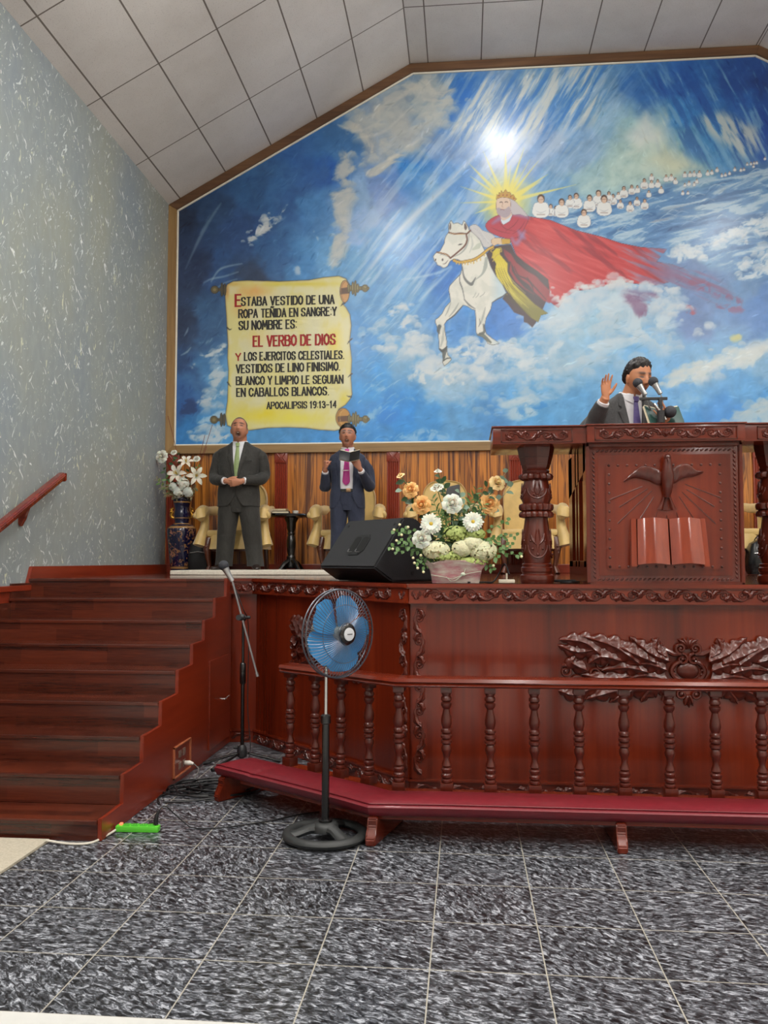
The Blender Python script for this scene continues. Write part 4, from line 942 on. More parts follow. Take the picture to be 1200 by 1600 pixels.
for text, a, b, c, d, cap, mat in (('E', 342, 185, 367, 184, 56, 1), ('STABA VESTIDO DE UNA', 371, 182, 827, 171, 40, 0), ('ROPA TEÑIDA EN SANGRE:Y', 358, 242, 838, 229, 39, 0), ('SU NOMBRE ES:', 359, 301, 642, 293, 41, 0),
                                   ('EL VERBO DE DIOS', 430, 383, 832, 372, 49, 1), ('Y', 343, 453, 366, 452, 34, 1), ('LOS EJERCITOS CELESTIALES.', 386, 452, 876, 443, 38, 0), ('VESTIDOS DE LINO FINISIMO.', 346, 514, 856, 500, 39, 0),
                                   ('BLANCO Y LIMPIO LE SEGUIAN', 346, 572, 871, 564, 38, 0), ('EN CABALLOS BLANCOS.', 348, 630, 801, 622, 39, 0), ('APOCALIPSIS 19:13-14', 497, 691, 838, 685, 32, 0)):
    bm = BM()
    letter_line(bm, text, 260 + a / 3.1579, 420 + b / 3.1579, 260 + c / 3.1579, 420 + d / 3.1579, cap / 3.1579, 0)
    for f in bm.faces:
        f.normal_update()
        if f.normal.y > 0: f.normal_flip()
    link_mesh('painted_lettering', bm, M_REDINK if mat else M_INK, mural, False)
# ================================================================ carving helpers
class Plane2:
    """draws relief on a plane: (u, v) in metres from the origin, n out of the plane"""
    def __init__(self, o, u, v, n):
        self.o, self.u, self.v, self.n = Vector(o), Vector(u), Vector(v), Vector(n)
    def __call__(self, a, b, c=0.0): return self.o + self.u * a + self.v * b + self.n * c

def spiral(bm, F, cx, cy, r, turns=1.6, a0=0.0, hand=1, w=0.008, seg=6, n=22, lift=0.0):
    pts = []; rr = []
    for i in range(n):
        t = i / (n - 1); q = r * (1 - 0.9 * t); a = a0 + hand * t * turns * 2 * math.pi
        pts.append(F(cx + q * math.cos(a), cy + q * math.sin(a), lift)); rr.append(w * (0.95 - 0.45 * t))
    tube(bm, pts, rr, seg, up=tuple(F.n))
    ball(bm, F(cx, cy, lift), w * 0.9, 8, 6)

def leaf(bm, F, pts, width, lobes=4, h=0.012, lift=0.0, n=22, curl=0.0):
    """lobed acanthus leaf along a curve with a raised midrib and cut edges"""
    P = np.array(catmull(pts, max(4, n // max(1, len(pts) - 1))))
    k = len(P); rows = []
    for i, p in enumerate(P):
        t = i / (k - 1)
        d = P[min(i + 1, k - 1)] - P[max(i - 1, 0)]; L = np.hypot(*d) + 1e-9; nx, ny = -d[1] / L, d[0] / L
        env = math.sin(math.pi * min(1, (0.12 + 0.88 * t) ** 0.75)) if t < 1 else 0
        cut = 0.56 + 0.44 * abs(math.sin(math.pi * lobes * t)) ** 0.7 if lobes else 1
        w = width * max(0.03, env * cut)
        row = []
        for s in (-1, -0.82, -0.55, -0.25, 0, 0.25, 0.55, 0.82, 1):
            z = math.sqrt(max(0, 1 - s * s)) * 0.8 + (0.45 if s == 0 else 0)
            if lobes: z *= 1 + 0.09 * math.sin(2 * math.pi * (lobes * t + 0.6 * abs(s)))
            hz = h * z * (0.45 + 0.55 * env) + curl * t * t
            off = width * abs(s) * 0.35 * (1 - t) if lobes else 0
            row.append(F(p[0] + nx * w * s + d[0] / L * off, p[1] + ny * w * s + d[1] / L * off, lift + hz))
        rows.append(row)
    skin_rings(bm, rows, close=False, caps=False)

def vine_band(bm, F, u0, u1, v, amp, step, w=0.006, start=1):
    n = max(1, round((u1 - u0) / step)); s = (u1 - u0) / n; sg = start
    wave = []
    for i in range(n):
        c = u0 + (i + 0.5) * s
        spiral(bm, F, c + 0.10 * s, v, amp * 0.98, 1.6, math.pi * (0.9 if sg > 0 else -0.9), -sg, w * 1.15)
        leaf(bm, F, [(c - 0.55 * s, v - sg * amp * 0.5), (c - 0.3 * s, v + sg * amp * 0.55), (c + 0.05 * s, v + sg * amp * 0.85)], amp * 0.62, 3, w * 2.0)
        leaf(bm, F, [(c + 0.1 * s, v - sg * amp * 0.7), (c + 0.38 * s, v - sg * amp * 0.4), (c + 0.52 * s, v + sg * amp * 0.5)], amp * 0.60, 3, w * 2.0)
        sg = -sg
    for i in range(n * 8 + 1):
        t = i / (n * 8); wave.append(F(u0 + (u1 - u0) * t, v + start * amp * 0.62 * math.sin(math.pi * t * n - 0.4), 0.001))
    tube(bm, wave, w * 0.8, 6, up=tuple(F.n))

# ================================================================ the platform
stage = thing('stage', 'raised mahogany church platform with carved front and dark laminate floor', 'stage', (0, 0, 0))
A0, A1 = (-1.66, 6.80), (-0.335, 5.36)                 # the slanting front
ev = Vector((A1[0] - A0[0], A1[1] - A0[1], 0)); EL = ev.length; ev.normalize(); en = Vector((ev.y, -ev.x, 0))
FYF = 5.36
bm = BM()
prism(bm, [(LX + 0.01, 6.665, SZ - 0.03), (-1.857, 6.665, SZ - 0.03), (-1.857, 6.78, SZ - 0.03), (A0[0] - 0.02, 6.78, SZ - 0.03), (A1[0] - 0.02, FYF - 0.03, SZ - 0.03), (RX - 0.01, FYF - 0.03, SZ - 0.03), (RX - 0.01, BY - 0.01, SZ - 0.03), (LX + 0.01, BY - 0.01, SZ - 0.03)], (0, 0, 0.03))
link_mesh('platform_floor', bm, M_DECK, stage, False)
bm = BM(); box(bm, -1.875, A0[0] + 0.01, 6.815, 6.85, 0, SZ - 0.03); link_mesh('front_panel', bm, M_MAHOG, stage, False)
bm = BM(); prism(bm, [(A0[0], A0[1] + 0.03, 0), (A1[0], A1[1] + 0.03, 0), (A1[0] + 0.05, A1[1] + 0.09, 0), (A0[0] + 0.05, A0[1] + 0.09, 0)], (0, 0, SZ - 0.03)); link_mesh('front_panel', bm, M_MAHOG, stage, False)
bm = BM(); box(bm, A1[0], RX - 0.01, FYF + 0.02, FYF + 0.06, 0, SZ - 0.03); link_mesh('front_panel', bm, M_MAHOG, stage, False)
F_post = Plane2((-1.857, 6.80, 0), (1, 0, 0), (0, 0, 1), (0, -1, 0))
F_ang = Plane2((A0[0], A0[1], 0), ev, (0, 0, 1), en)
F_main = Plane2((A1[0], FYF, 0), (1, 0, 0), (0, 0, 1), (0, -1, 0))
MAINL = RX - 0.02 - A1[0]
def board(bm, F, u0, u1, v0, v1, n0, n1, bevel=0.004):
    prism(bm, [F(u0, v0, n0), F(u1, v0, n0), F(u1, v1, n0), F(u0, v1, n0)], tuple(F.n * (n1 - n0)), bevel=bevel)
for F, L, lim in ((F_post, 0.20, 0.20), (F_ang, EL, EL), (F_main, MAINL, 2.6)):
    bm = BM(); board(bm, F, -0.005, L + 0.005, SZ - 0.113, SZ - 0.03, -0.05, 0.028); board(bm, F, -0.012, L + 0.012, SZ - 0.03, SZ, -0.05, 0.045, 0.008); board(bm, F, -0.008, L + 0.008, SZ - 0.122, SZ - 0.105, -0.05, 0.036)
    o = link_mesh('cornice', bm, M_MAHOGX, stage)
    bm = BM(); Fb = Plane2(F(0, SZ - 0.068, 0.028), F.u, F.v, F.n)
    a, b = (0.09, lim - 0.16) if L > 0.5 else (0.02, 0.18)
    vine_band(bm, Fb, a, b, 0, 0.034, 0.105, 0.0072)
    if L > 0.5:
        for u in (0.04, L - 0.05 if F is F_ang else -1):
            if u > 0:
                for k in (-1, 1): spiral(bm, Fb, u + 0.016 * k, 0.004, 0.016, 1.2, math.pi / 2, -k, 0.005); leaf(bm, Fb, [(u, -0.028), (u + 0.012 * k, -0.01), (u + 0.022 * k, 0.018)], 0.010, 2, 0.008)
    link_mesh('carved_scrollwork', bm, M_MAHOGD, o)
    bm = BM(); board(bm, F, -0.005, L + 0.005, 0, 0.085, -0.05, 0.012); board(bm, F, -0.006, L + 0.006, 0.085, 0.1, -0.05, 0.02)
    o = link_mesh('plinth', bm, M_MAHOGX, stage)
    bm = BM(); vine_band(bm, Plane2(F(0, 0.045, 0.012), F.u, F.v, F.n), 0.03, lim - 0.03, 0, 0.030, 0.11, 0.0062)
    link_mesh('carved_scrollwork', bm, M_MAHOGD, o)
# corner pilasters with upright scrolls
for F, u, wd in ((F_ang, EL - 0.06, 0.09), (F_main, 0.055, 0.095)):
    bm = BM(); board(bm, F, u - wd / 2, u + wd / 2, 0.1, SZ - 0.12, -0.05, 0.004)
    o = link_mesh('corner_board', bm, M_MAHOG, stage)
    Fv = Plane2(F(u, 0.14, 0.004), F.v, F.u * -1, F.n)
    bm = BM()
    vine_band(bm, Fv, 0.0, 0.99, 0, 0.034, 0.14, 0.0085, 1 if F is F_main else -1)
    link_mesh('carved_scrollwork', bm, M_MAHOGD, o)

# the great carved foliage on the front
def foliage(name, F, cu, cv, W, H, parent):
    bm = BM(); f = Plane2(F(cu, cv, 0.0), F.u, F.v, F.n)
    for s in (-1, 1):
        m = lambda L: [(s * a * W, b * H) for a, b in L]
        # cartouche half
        tube(bm, [f(s * 0.125 * W * math.sin(t), 0.02 * H + 0.30 * H * -math.cos(t), 0.014) for t in np.linspace(0, 2.75, 16)], 0.013, 7, up=tuple(F.n))
        spiral(bm, f, s * 0.045 * W, 0.36 * H, 0.035, 1.4, math.pi / 2, s, 0.010, lift=0.02)
        spiral(bm, f, s * 0.055 * W, 0.66 * H, 0.034, 1.5, -math.pi / 2, s, 0.011, lift=0.022)
        spiral(bm, f, s * 0.052 * W, -0.62 * H, 0.032, 1.5, math.pi / 2, -s, 0.010, lift=0.02)
        tube(bm, [f(*p, 0.016) for p in m([(0.05, 0.5), (0.11, 0.5), (0.18, 0.62), (0.24, 0.78), (0.27, 0.92)])], [0.013, 0.016, 0.014, 0.011, 0.006], 7, up=tuple(F.n))
        tube(bm, [f(*p, 0.014) for p in m([(0.05, -0.52), (0.12, -0.50), (0.18, -0.66), (0.2, -0.82)])], [0.012, 0.015, 0.010, 0.005], 7, up=tuple(F.n))
        # broad leaves above, below and out to the sides
        for pts, w, l, h, lf in (
            ([(0.16, 0.42), (0.24, 0.62), (0.22, 0.95)], 0.050, 4, 0.026, 0.012), ([(0.14, 0.30), (0.30, 0.55), (0.44, 0.98)], 0.062, 5, 0.030, 0.016), ([(0.24, 0.25), (0.42, 0.52), (0.62, 0.86)], 0.066, 5, 0.030, 0.02),
            ([(0.36, 0.20), (0.56, 0.70), (0.80, 0.98)], 0.062, 5, 0.028, 0.022), ([(0.62, 0.30), (0.78, 0.80), (0.98, 0.88)], 0.060, 5, 0.026, 0.016), ([(0.70, 0.60), (0.85, 0.55), (0.99, 0.72)], 0.045, 4, 0.022, 0.014),
            ([(0.16, 0.05), (0.30, 0.22), (0.48, 0.20)], 0.052, 4, 0.026, 0.02), ([(0.30, -0.02), (0.46, 0.12), (0.66, 0.02)], 0.05, 4, 0.026, 0.018), ([(0.50, 0.30), (0.66, 0.42), (0.76, 0.20)], 0.05, 4, 0.026, 0.022),
            ([(0.15, -0.22), (0.34, -0.10), (0.52, -0.28)], 0.05, 4, 0.024, 0.014), ([(0.44, -0.12), (0.62, -0.20), (0.82, -0.10)], 0.046, 4, 0.022, 0.012), ([(0.76, 0.02), (0.88, 0.22), (0.84, 0.42)], 0.04, 3, 0.022, 0.014),
            ([(0.16, -0.36), (0.28, -0.46), (0.36, -0.86)], 0.056, 4, 0.026, 0.012), ([(0.22, -0.38), (0.42, -0.50), (0.60, -0.88)], 0.056, 4, 0.026, 0.014), ([(0.40, -0.40), (0.60, -0.58), (0.78, -0.80)], 0.052, 4, 0.024, 0.014), ([(0.70, -0.40), (0.86, -0.66), (0.99, -0.56)], 0.05, 4, 0.022, 0.012),
            ([(0.72, -0.30), (0.84, -0.38), (0.92, -0.22)], 0.036, 3, 0.02, 0.012)):
            leaf(bm, f, m(pts), w * 1.25, l, h * 1.15, lf, 46)
        for (a, b, r, a0) in ((0.66, 0.20, 0.05, 0.5), (0.88, 0.26, 0.042, 2.0), (0.93, -0.02, 0.040, 1.0), (0.70, -0.06, 0.036, -1.0), (0.34, 0.05, 0.034, 2.5), (0.84, -0.28, 0.034, 0.0)):
            spiral(bm, f, s * a * W, b * H, r, 1.5, a0 if s > 0 else math.pi - a0, s, 0.011, lift=0.016)
    ball(bm, f(0, 0.04 * H, 0.006), (0.066, 0.022, 0.052), 18, 10)
    for k in range(18):
        a = 2 * math.pi * k / 18; ball(bm, f(0.082 * math.cos(a), 0.04 * H + 0.068 * math.sin(a), 0.014), 0.0085, 6, 5)
    for k in range(-2, 3): leaf(bm, f, [(0, 0.66 * H), (0.014 * k, 0.82 * H), (0.03 * k, 0.99 * H - 0.008 * abs(k))], 0.016, 0, 0.014, 0.02)
    for k in range(-1, 2): leaf(bm, f, [(0, -0.66 * H), (0.014 * k, -0.82 * H), (0.024 * k, -0.99 * H + 0.01 * abs(k))], 0.016, 0, 0.014, 0.016)
    return link_mesh(name, bm, M_MAHOGD, parent)
foliage('carved_foliage', Plane2((A1[0], FYF + 0.02, 0), (1, 0, 0), (0, 0, 1), (0, -1, 0)), 1.325 - A1[0], 0.765, 0.775, 0.212, stage)
foliage('carved_foliage', Plane2((A0[0] + 0.005, A0[1] + 0.03, 0), ev, (0, 0, 1), en), 1.0, 0.80, 0.46, 0.212, stage)

# ================================================================ the steps
stairs = thing('staircase', 'broad dark laminate staircase up to the platform beside the flecked wall', 'stairs', (0, 0, 0))
SF = [4.355, 4.64, 4.925, 5.225, 5.53, 5.825, 6.09, 6.355, 6.655]
STZ = [0.105, 0.262, 0.412, 0.562, 0.712, 0.852, 0.998, 1.142, SZ - 0.001]
SXR = -1.872
for i in range(9):
    bm = BM()
    y1 = SF[i + 1] if i < 8 else 6.66
    box(bm, LX + 0.03, SXR, SF[i], 6.656, STZ[i] - 0.155 if i else 0.0, STZ[i] - 0.022)
    box(bm, LX + 0.03, SXR, SF[i] - 0.012, y1 + 0.02 if i < 8 else 6.66, STZ[i] - 0.022, STZ[i], bevel=0.004)
    link_mesh('step', bm, M_STAIR, stairs, False)
pts = [(0, 6.80), (0, SF[0])]
prof = [(SF[0], 0.0)]
for i in range(9):
    prof += [(SF[i], STZ[i] + 0.006)]
    if i < 8: prof += [(SF[i + 1], STZ[i] + 0.006)]
prof += [(6.80, STZ[8]), (6.80, 0.0)]
bm = BM(); prism(bm, [(SXR, y, z) for y, z in prof], (0.022, 0, 0), bevel=0.003)
link_mesh('side_panel', bm, M_RED, stairs, False)
bm = BM(); box(bm, SXR + 0.02, SXR + 0.032, 6.2, 6.74, 0.06, 0.70, bevel=0.003); d = link_mesh('cupboard_door', bm, M_RED, stairs, False)
bm = BM(); tube(bm, [(SXR + 0.03, 6.545, 0.375), (SXR + 0.055, 6.545, 0.378), (SXR + 0.06, 6.58, 0.39), (SXR + 0.06, 6.62, 0.39)], 0.007, 8)
M_CHROME = plain('chrome', (190, 190, 188), 0.18, 1.0, vary=0.04)
link_mesh('handle', bm, M_CHROME, d)
M_EDGE = plain('pale_orange_edge', (176, 104, 70), 0.4, vary=0.15)  # paler orange than the side panel
bm = BM()
ox = SXR + 0.022
for a in ((5.44, 5.78, 0.232, 0.24), (5.44, 5.78, 0.04, 0.048)): box(bm, ox, ox + 0.012, a[0], a[1], a[2], a[3])
for a in ((5.44, 5.448), (5.772, 5.78)): box(bm, ox, ox + 0.012, a[0], a[1], 0.04, 0.24)
o = link_mesh('outlet_panel', bm, M_EDGE, stairs, False)
M_SOCK = plain('grey_socket', (120, 96, 86), 0.5)
for zc in (0.175, 0.10):
    for yc in (5.57, 5.65):
        bm = BM(); box(bm, ox - 0.002, ox + 0.007, yc - 0.024, yc + 0.024, zc - 0.022, zc + 0.022, bevel=0.003)
        for k in (-0.009, 0.009): box(bm, ox + 0.007, ox + 0.009, yc + k - 0.003, yc + k + 0.003, zc - 0.01, zc + 0.01)
        link_mesh('socket', bm, M_SOCK, o, False)
# stepped board on the wall side
prof = [(SF[0], 0.0)]
for i in range(8): prof += [(SF[i], STZ[i] + 0.11), (SF[i + 1], STZ[i] + 0.11)]
prof += [(6.655, 1.18), (6.655, 0.0)]
bm = BM(); prism(bm, [(LX + 0.03, y, z) for y, z in prof], (0.015, 0, 0)); o = link_mesh('wall_string', bm, M_STAIR, stairs, False)

# handrail on the wall
hr = thing('handrail', 'sloping reddish wooden handrail fixed to the flecked wall above the steps', 'handrail', (LX, 7.08, 2.158))
bm = BM()
sl = 0.479; P = [(0.075, 0, 0.0), (0.075, -3.0, -3.0 * sl)]
prism(bm, [(0.045, 0, -0.045), (0.105, 0, -0.045), (0.112, 0, 0.0), (0.10, 0, 0.022), (0.05, 0, 0.022), (0.038, 0, 0.0)], (0, -3.0, -3.0 * sl), bevel=0.006)
prism(bm, [(0.035, 0.02, -0.048), (0.115, 0.02, -0.048), (0.115, 0.02, 0.02), (0.035, 0.02, 0.02)], (0, -0.03, -0.012), bevel=0.006)
link_mesh('rail', bm, M_MAHOGX, hr)
for yb in (-0.55, -1.9):
    bm = BM(); zb = yb * sl
    prism(bm, [(0.0, yb - 0.02, zb - 0.18), (0.02, yb - 0.02, zb - 0.2), (0.05, yb - 0.02, zb - 0.14), (0.085, yb - 0.02, zb - 0.045), (0.085, yb - 0.02, zb - 0.02), (0.0, yb - 0.02, zb - 0.03)], (0, 0.04, 0), bevel=0.005)
    link_mesh('bracket', bm, M_MAHOGX, hr)

# ================================================================ altar rail with kneeler
M_LEATHER = plain('oxblood_leather', (112, 25, 35), 0.38, vary=0.10, scale=40, bump=0.08, coat=0.12)
ar = thing('kneeling_rail', 'mahogany altar rail of turned balusters with padded oxblood kneeler in front', 'altar rail', (0.0, 4.75, 0))
T = Matrix.Translation((0, -4.75, 0))
def place(bm): bmesh.ops.transform(bm, matrix=T, verts=bm.verts)
Cn = Vector((-0.364, 4.80, 0)); Ld = Vector((-0.803, 0.596, 0)); Ln = Vector((-0.596, -0.803, 0))
def along(s, off=0.0, z=0.0):
    """point on the rail line: s < 0 runs up the slanting part; off is towards the church"""
    if s >= 0: return Vector((Cn.x + s, Cn.y - off, z))
    return Cn + Ld * (-s) + Ln * off + Vector((0, 0, z))
def corner(off, z=0.0):
    t = math.tan(math.radians(36.6) / 2)
    return Vector((Cn.x - off * t, Cn.y - off, z))
def sweep(bm, prof, s0, s1, bevel=0):
    rings = []
    for where in ('a', 'c', 'b'):
        ring = []
        for off, z in prof:
            ring.append(along(s0, off, z) if where == 'a' else corner(off, z) if where == 'c' else along(s1, off, z))
        rings.append(ring)
    skin_rings(bm, rings)
S0, S1 = -0.92, 2.75
bm = BM(); sweep(bm, [(-0.055, 0.742), (0.05, 0.742), (0.062, 0.752), (0.052, 0.764), (0.066, 0.772), (0.058, 0.79), (-0.04, 0.795), (-0.062, 0.786), (-0.066, 0.772), (-0.055, 0.764)], S0, S1); place(bm)
link_mesh('handrail', bm, M_MAHOGX, ar)
bm = BM(); sweep(bm, [(-0.06, 0.12), (0.34, 0.12), (0.34, 0.14), (0.07, 0.155), (0.07, 0.175), (-0.06, 0.175)], S0 - 0.02, S1); place(bm)
link_mesh('base_board', bm, M_MAHOGX, ar)
bal_prof = [(0.024, 0.0), (0.029, 0.006), (0.029, 0.016), (0.022, 0.022), (0.030, 0.032), (0.030, 0.044), (0.022, 0.052), (0.029, 0.062), (0.029, 0.074), (0.020, 0.082), (0.027, 0.092), (0.024, 0.104), (0.016, 0.125), (0.019, 0.15), (0.027, 0.172), (0.028, 0.188), (0.021, 0.204), (0.030, 0.214), (0.030, 0.226), (0.022, 0.232), (0.031, 0.242), (0.031, 0.254), (0.022, 0.262), (0.030, 0.272), (0.029, 0.284), (0.021, 0.292), (0.026, 0.306), (0.030, 0.325), (0.028, 0.345), (0.021, 0.372), (0.017, 0.395), (0.024, 0.405), (0.029, 0.415), (0.029, 0.427), (0.021, 0.434), (0.029, 0.444), (0.029, 0.456), (0.022, 0.466), (0.026, 0.476), (0.024, 0.486)]
bal_mesh = None
sc_b = 1.0
for s in [-0.883, -0.66, -0.445, -0.222, 0.0] + [0.261 + 0.237 * k for k in range(10)]:
    p = along(s)
    if bal_mesh is None:
        bm = BM()
        box(bm, -0.034, 0.034, -0.034, 0.034, 0.0, 0.052, bevel=0.003)
        lathe(bm, [(r, z + 0.052) for r, z in bal_prof], 18)
        box(bm, -0.030, 0.030, -0.030, 0.030, 0.535, 0.572, bevel=0.003)
        o = link_mesh('baluster', bm, M_MAHOGD, ar); bal_mesh = o.data
    else:
        o = bpy.data.objects.new('baluster', bal_mesh); C.objects.link(o); o.parent = ar
    o.location = (p.x, p.y - 4.75, 0.174)
    if s < 0: o.rotation_euler = (0, 0, -math.radians(36.6))
def cushion(s0, s1):
    bm = BM()
    prof = [(0.085, 0.14), (0.345, 0.14), (0.362, 0.146), (0.378, 0.170), (0.386, 0.192), (0.366, 0.206), (0.22, 0.212), (0.11, 0.206), (0.09, 0.196)]
    n = 12; rings = []
    for i in range(n + 1):
        s = s0 + (s1 - s0) * i / n; k = 0.985 if i in (0, n) else 1
        ring = []
        for off, z in prof:
            if s < 0:
                p = along(s, off, z)
                c_ = corner(off, z)
                if i == n and s1 > -1e-3: p = c_
            else:
                p = along(s, off, z); c_ = corner(off, z)
                if i == 0: p = c_
            ring.append(p if k == 1 else p + Vector((0, 0, -0.004)))
        rings.append(ring)
    skin_rings(bm, rings)
    tube(bm, [r[5] + Vector((0, -0.004, 0.002)) for r in rings], 0.0035, 6)
    place(bm)
    return link_mesh('cushion', bm, M_LEATHER, ar)
cushion(-1.13, -0.80); cushion(-0.80, -1e-6); cushion(0.0, 2.75)
for s, off in ((-1.06, 0.0), (0.02, 0.0), (1.10, 0.0), (2.3, 0.0)):
    bm = BM()
    pr = [(-0.05, 0.0), (0.40, 0.0), (0.405, 0.035), (0.385, 0.055), (0.365, 0.09), (0.375, 0.125), (0.36, 0.14), (-0.05, 0.14)]
    if s < 0: a = [along(s, o_, z) for o_, z in pr]; w = Ld * 0.05
    elif s < 0.1: a = [Vector((-0.50 + (0.39 - o_) * 0.25, Cn.y - o_, z)) for o_, z in pr]; w = Vector((0.05, 0, 0))
    else: a = [along(s, o_, z) for o_, z in pr]; w = Vector((0.05, 0, 0))
    prism(bm, a, tuple(w), bevel=0.006); place(bm)
    link_mesh('foot', bm, M_MAHOG, ar)

# ================================================================ the lectern
LXM = 1.195
lec = thing('lectern', 'wide carved mahogany pulpit desk with dove and open book relief', 'pulpit', (LXM, 5.6, SZ))
T2 = Matrix.Translation((-LXM, -5.6, -SZ))
def lput(name, bm, mat, parent=None, smooth=True):
    bmesh.ops.transform(bm, matrix=T2, verts=bm.verts)
    return link_mesh(name, bm, mat, parent or lec, smooth)
bx0, bx1, fy = 0.735, 1.655, 5.335
bm = BM(); box(bm, 0.176, 2.214, 5.30, 5.86, 2.137, 2.238, bevel=0.004); box(bm, bx0, bx1, 5.262, 5.31, 2.137, 2.238, bevel=0.004)
box(bm, 0.168, 2.222, 5.285, 5.86, 2.238, 2.247, bevel=0.003); box(bm, bx0 - 0.008, bx1 + 0.008, 5.25, 5.30, 2.238, 2.247, bevel=0.003)
top = lput('desk_top', bm, M_MAHOGX)
for u0, u1, y in ((0.225, 0.655, 5.30), (bx0 + 0.045, bx1 - 0.045, 5.262), (1.735, 2.165, 5.30)):
    bm = BM(); Fb = Plane2((u0, y, 2.148), (1, 0, 0), (0, 0, 1), (0, -1, 0)); L = u1 - u0
    for a in ((0, L, 0, 0.006), (0, L, 0.072, 0.078), (0, 0.006, 0, 0.078), (L - 0.006, L, 0, 0.078)): board(bm, Fb, a[0], a[1], a[2], a[3], 0, 0.008, 0)
    n = 2 if L < 0.6 else 4
    for h in (0, 1):
        f2 = Plane2(Fb(L / 2, 0.039, 0), (1 if h else -1, 0, 0), (0, 0, 1), (0, -1, 0))
        vine_band(bm, f2, 0.03 if L > 0.6 else 0.0, L / 2 - 0.03, 0, 0.029, 0.088, 0.0062, 1 if h else -1 if L < 0.6 else 1)
    if L > 0.6:
        for k in range(-2, 3): leaf(bm, Fb, [(L / 2, 0.018), (L / 2 + 0.008 * k, 0.04), (L / 2 + 0.016 * k, 0.064 - 0.006 * abs(k))], 0.008, 0, 0.01)
    lput('carved_frieze', bm, M_MAHOGD)
def rope(bm, F, u0, v0, u1, v1, step=0.026, r=(0.013, 0.0055, 0.006)):
    d = Vector((u1 - u0, v1 - v0)); L = d.length; d /= L; n = int(L / step)
    for i in range(n):
        t = (i + 0.5) / n * L; a = math.atan2(d.y, d.x) + 0.6
        c = F(u0 + d.x * t, v0 + d.y * t, 0.002)
        M = Matrix((F.u, F.v, F.n)).transposed() @ Matrix.Rotation(a, 3, 'Z')
        ball(bm, c, r, 8, 5, rot=M)
Fl = Plane2((bx0, fy, SZ), (1, 0, 0), (0, 0, 1), (0, -1, 0)); W, H = bx1 - bx0, 2.137 - SZ
bm = BM(); box(bm, bx0, bx1, fy, fy + 0.03, SZ, 2.137, bevel=0.003); board(bm, Fl, 0, 0.022, 0, H, 0, 0.012); board(bm, Fl, W - 0.022, W, 0, H, 0, 0.012); board(bm, Fl, 0, W, 0, 0.014, 0, 0.012); board(bm, Fl, 0, W, H - 0.02, H, 0, 0.012)
board(bm, Fl, 0.07, W - 0.07, 0.05, H - 0.07, 0, 0.006, 0.003)
board(bm, Fl, 0.115, W - 0.115, 0.085, H - 0.115, 0.006, 0.016, 0.006)
fp = lput('front_panel', bm, M_MAHOG)
bm = BM()
rope(bm, Fl, 0.046, 0.03, 0.046, H - 0.045); rope(bm, Fl, W - 0.046, 0.03, W - 0.046, H - 0.045); rope(bm, Fl, 0.06, 0.03, W - 0.06, 0.03); rope(bm, Fl, 0.06, H - 0.045, W - 0.06, H - 0.045)
lput('rope_moulding', bm, M_MAHOGD)
bm = BM()
for a in ((0.135, 0.105, 0.135, H - 0.135), (W - 0.135, 0.105, W - 0.135, H - 0.135), (0.135, 0.105, W - 0.135, 0.105), (0.135, H - 0.135, W - 0.135, H - 0.135)):
    d = math.hypot(a[2] - a[0], a[3] - a[1]); n = int(d / 0.052)
    for i in range(n + 1): ball(bm, Fl(a[0] + (a[2] - a[0]) * i / n, a[1] + (a[3] - a[1]) * i / n, 0.016), (0.008, 0.006, 0.008), 8, 5)
lput('bead_border', bm, M_MAHOGD)
# rays under the dove
bm = BM(); Fd = Plane2((1.206, fy - 0.016, 0), (1, 0, 0), (0, 0, 1), (0, -1, 0))
for a, r0, r1 in ((-158, 0.15, 0.36), (-147, 0.13, 0.33), (-136, 0.12, 0.40), (-122, 0.14, 0.34), (-105, 0.22, 0.31), (-90, 0.23, 0.30), (-75, 0.22, 0.31), (-58, 0.14, 0.34), (-45, 0.13, 0.40), (-33, 0.14, 0.33), (-22, 0.12, 0.34)):
    c, s = math.cos(rad(a)), math.sin(rad(a)); tube(bm, [Fd(c * r0, 1.93 + s * r0, 0), Fd(c * r1, 1.93 + s * r1, 0)], [0.0032, 0.0042], 5, up=(0, -1, 0))
lput('carved_rays', bm, M_MAHOGD)
# dove
bm = BM(); D0 = lambda u, v, n: Fd(u, v + 1.93, n)
tube(bm, [D0(0, 0.115, 0.030), D0(0, 0.10, 0.045), D0(0, 0.06, 0.040), D0(0, 0.0, 0.042), D0(0, -0.05, 0.036), D0(0, -0.095, 0.024), D0(0, -0.12, 0.016)], [0.012, 0.022, 0.028, 0.037, 0.034, 0.026, 0.02], 14, up=(0, -1, 0))
ball(bm, D0(0, 0.112, 0.044), (0.021, 0.026, 0.021), 14, 10)
tube(bm, [D0(0, 0.100, 0.062), D0(0, 0.088, 0.074), D0(0, 0.078, 0.078)], [0.008, 0.005, 0.001], 6)
rows = []
for v, w in ((-0.10, 0.018), (-0.15, 0.036), (-0.195, 0.058)): rows.append([D0(w * s, v - (0.008 * (1 - abs(s))), 0.014 + 0.006 * math.cos(s * 9)) for s in np.linspace(-1, 1, 11)])
skin_rings(bm, rows, False, False)
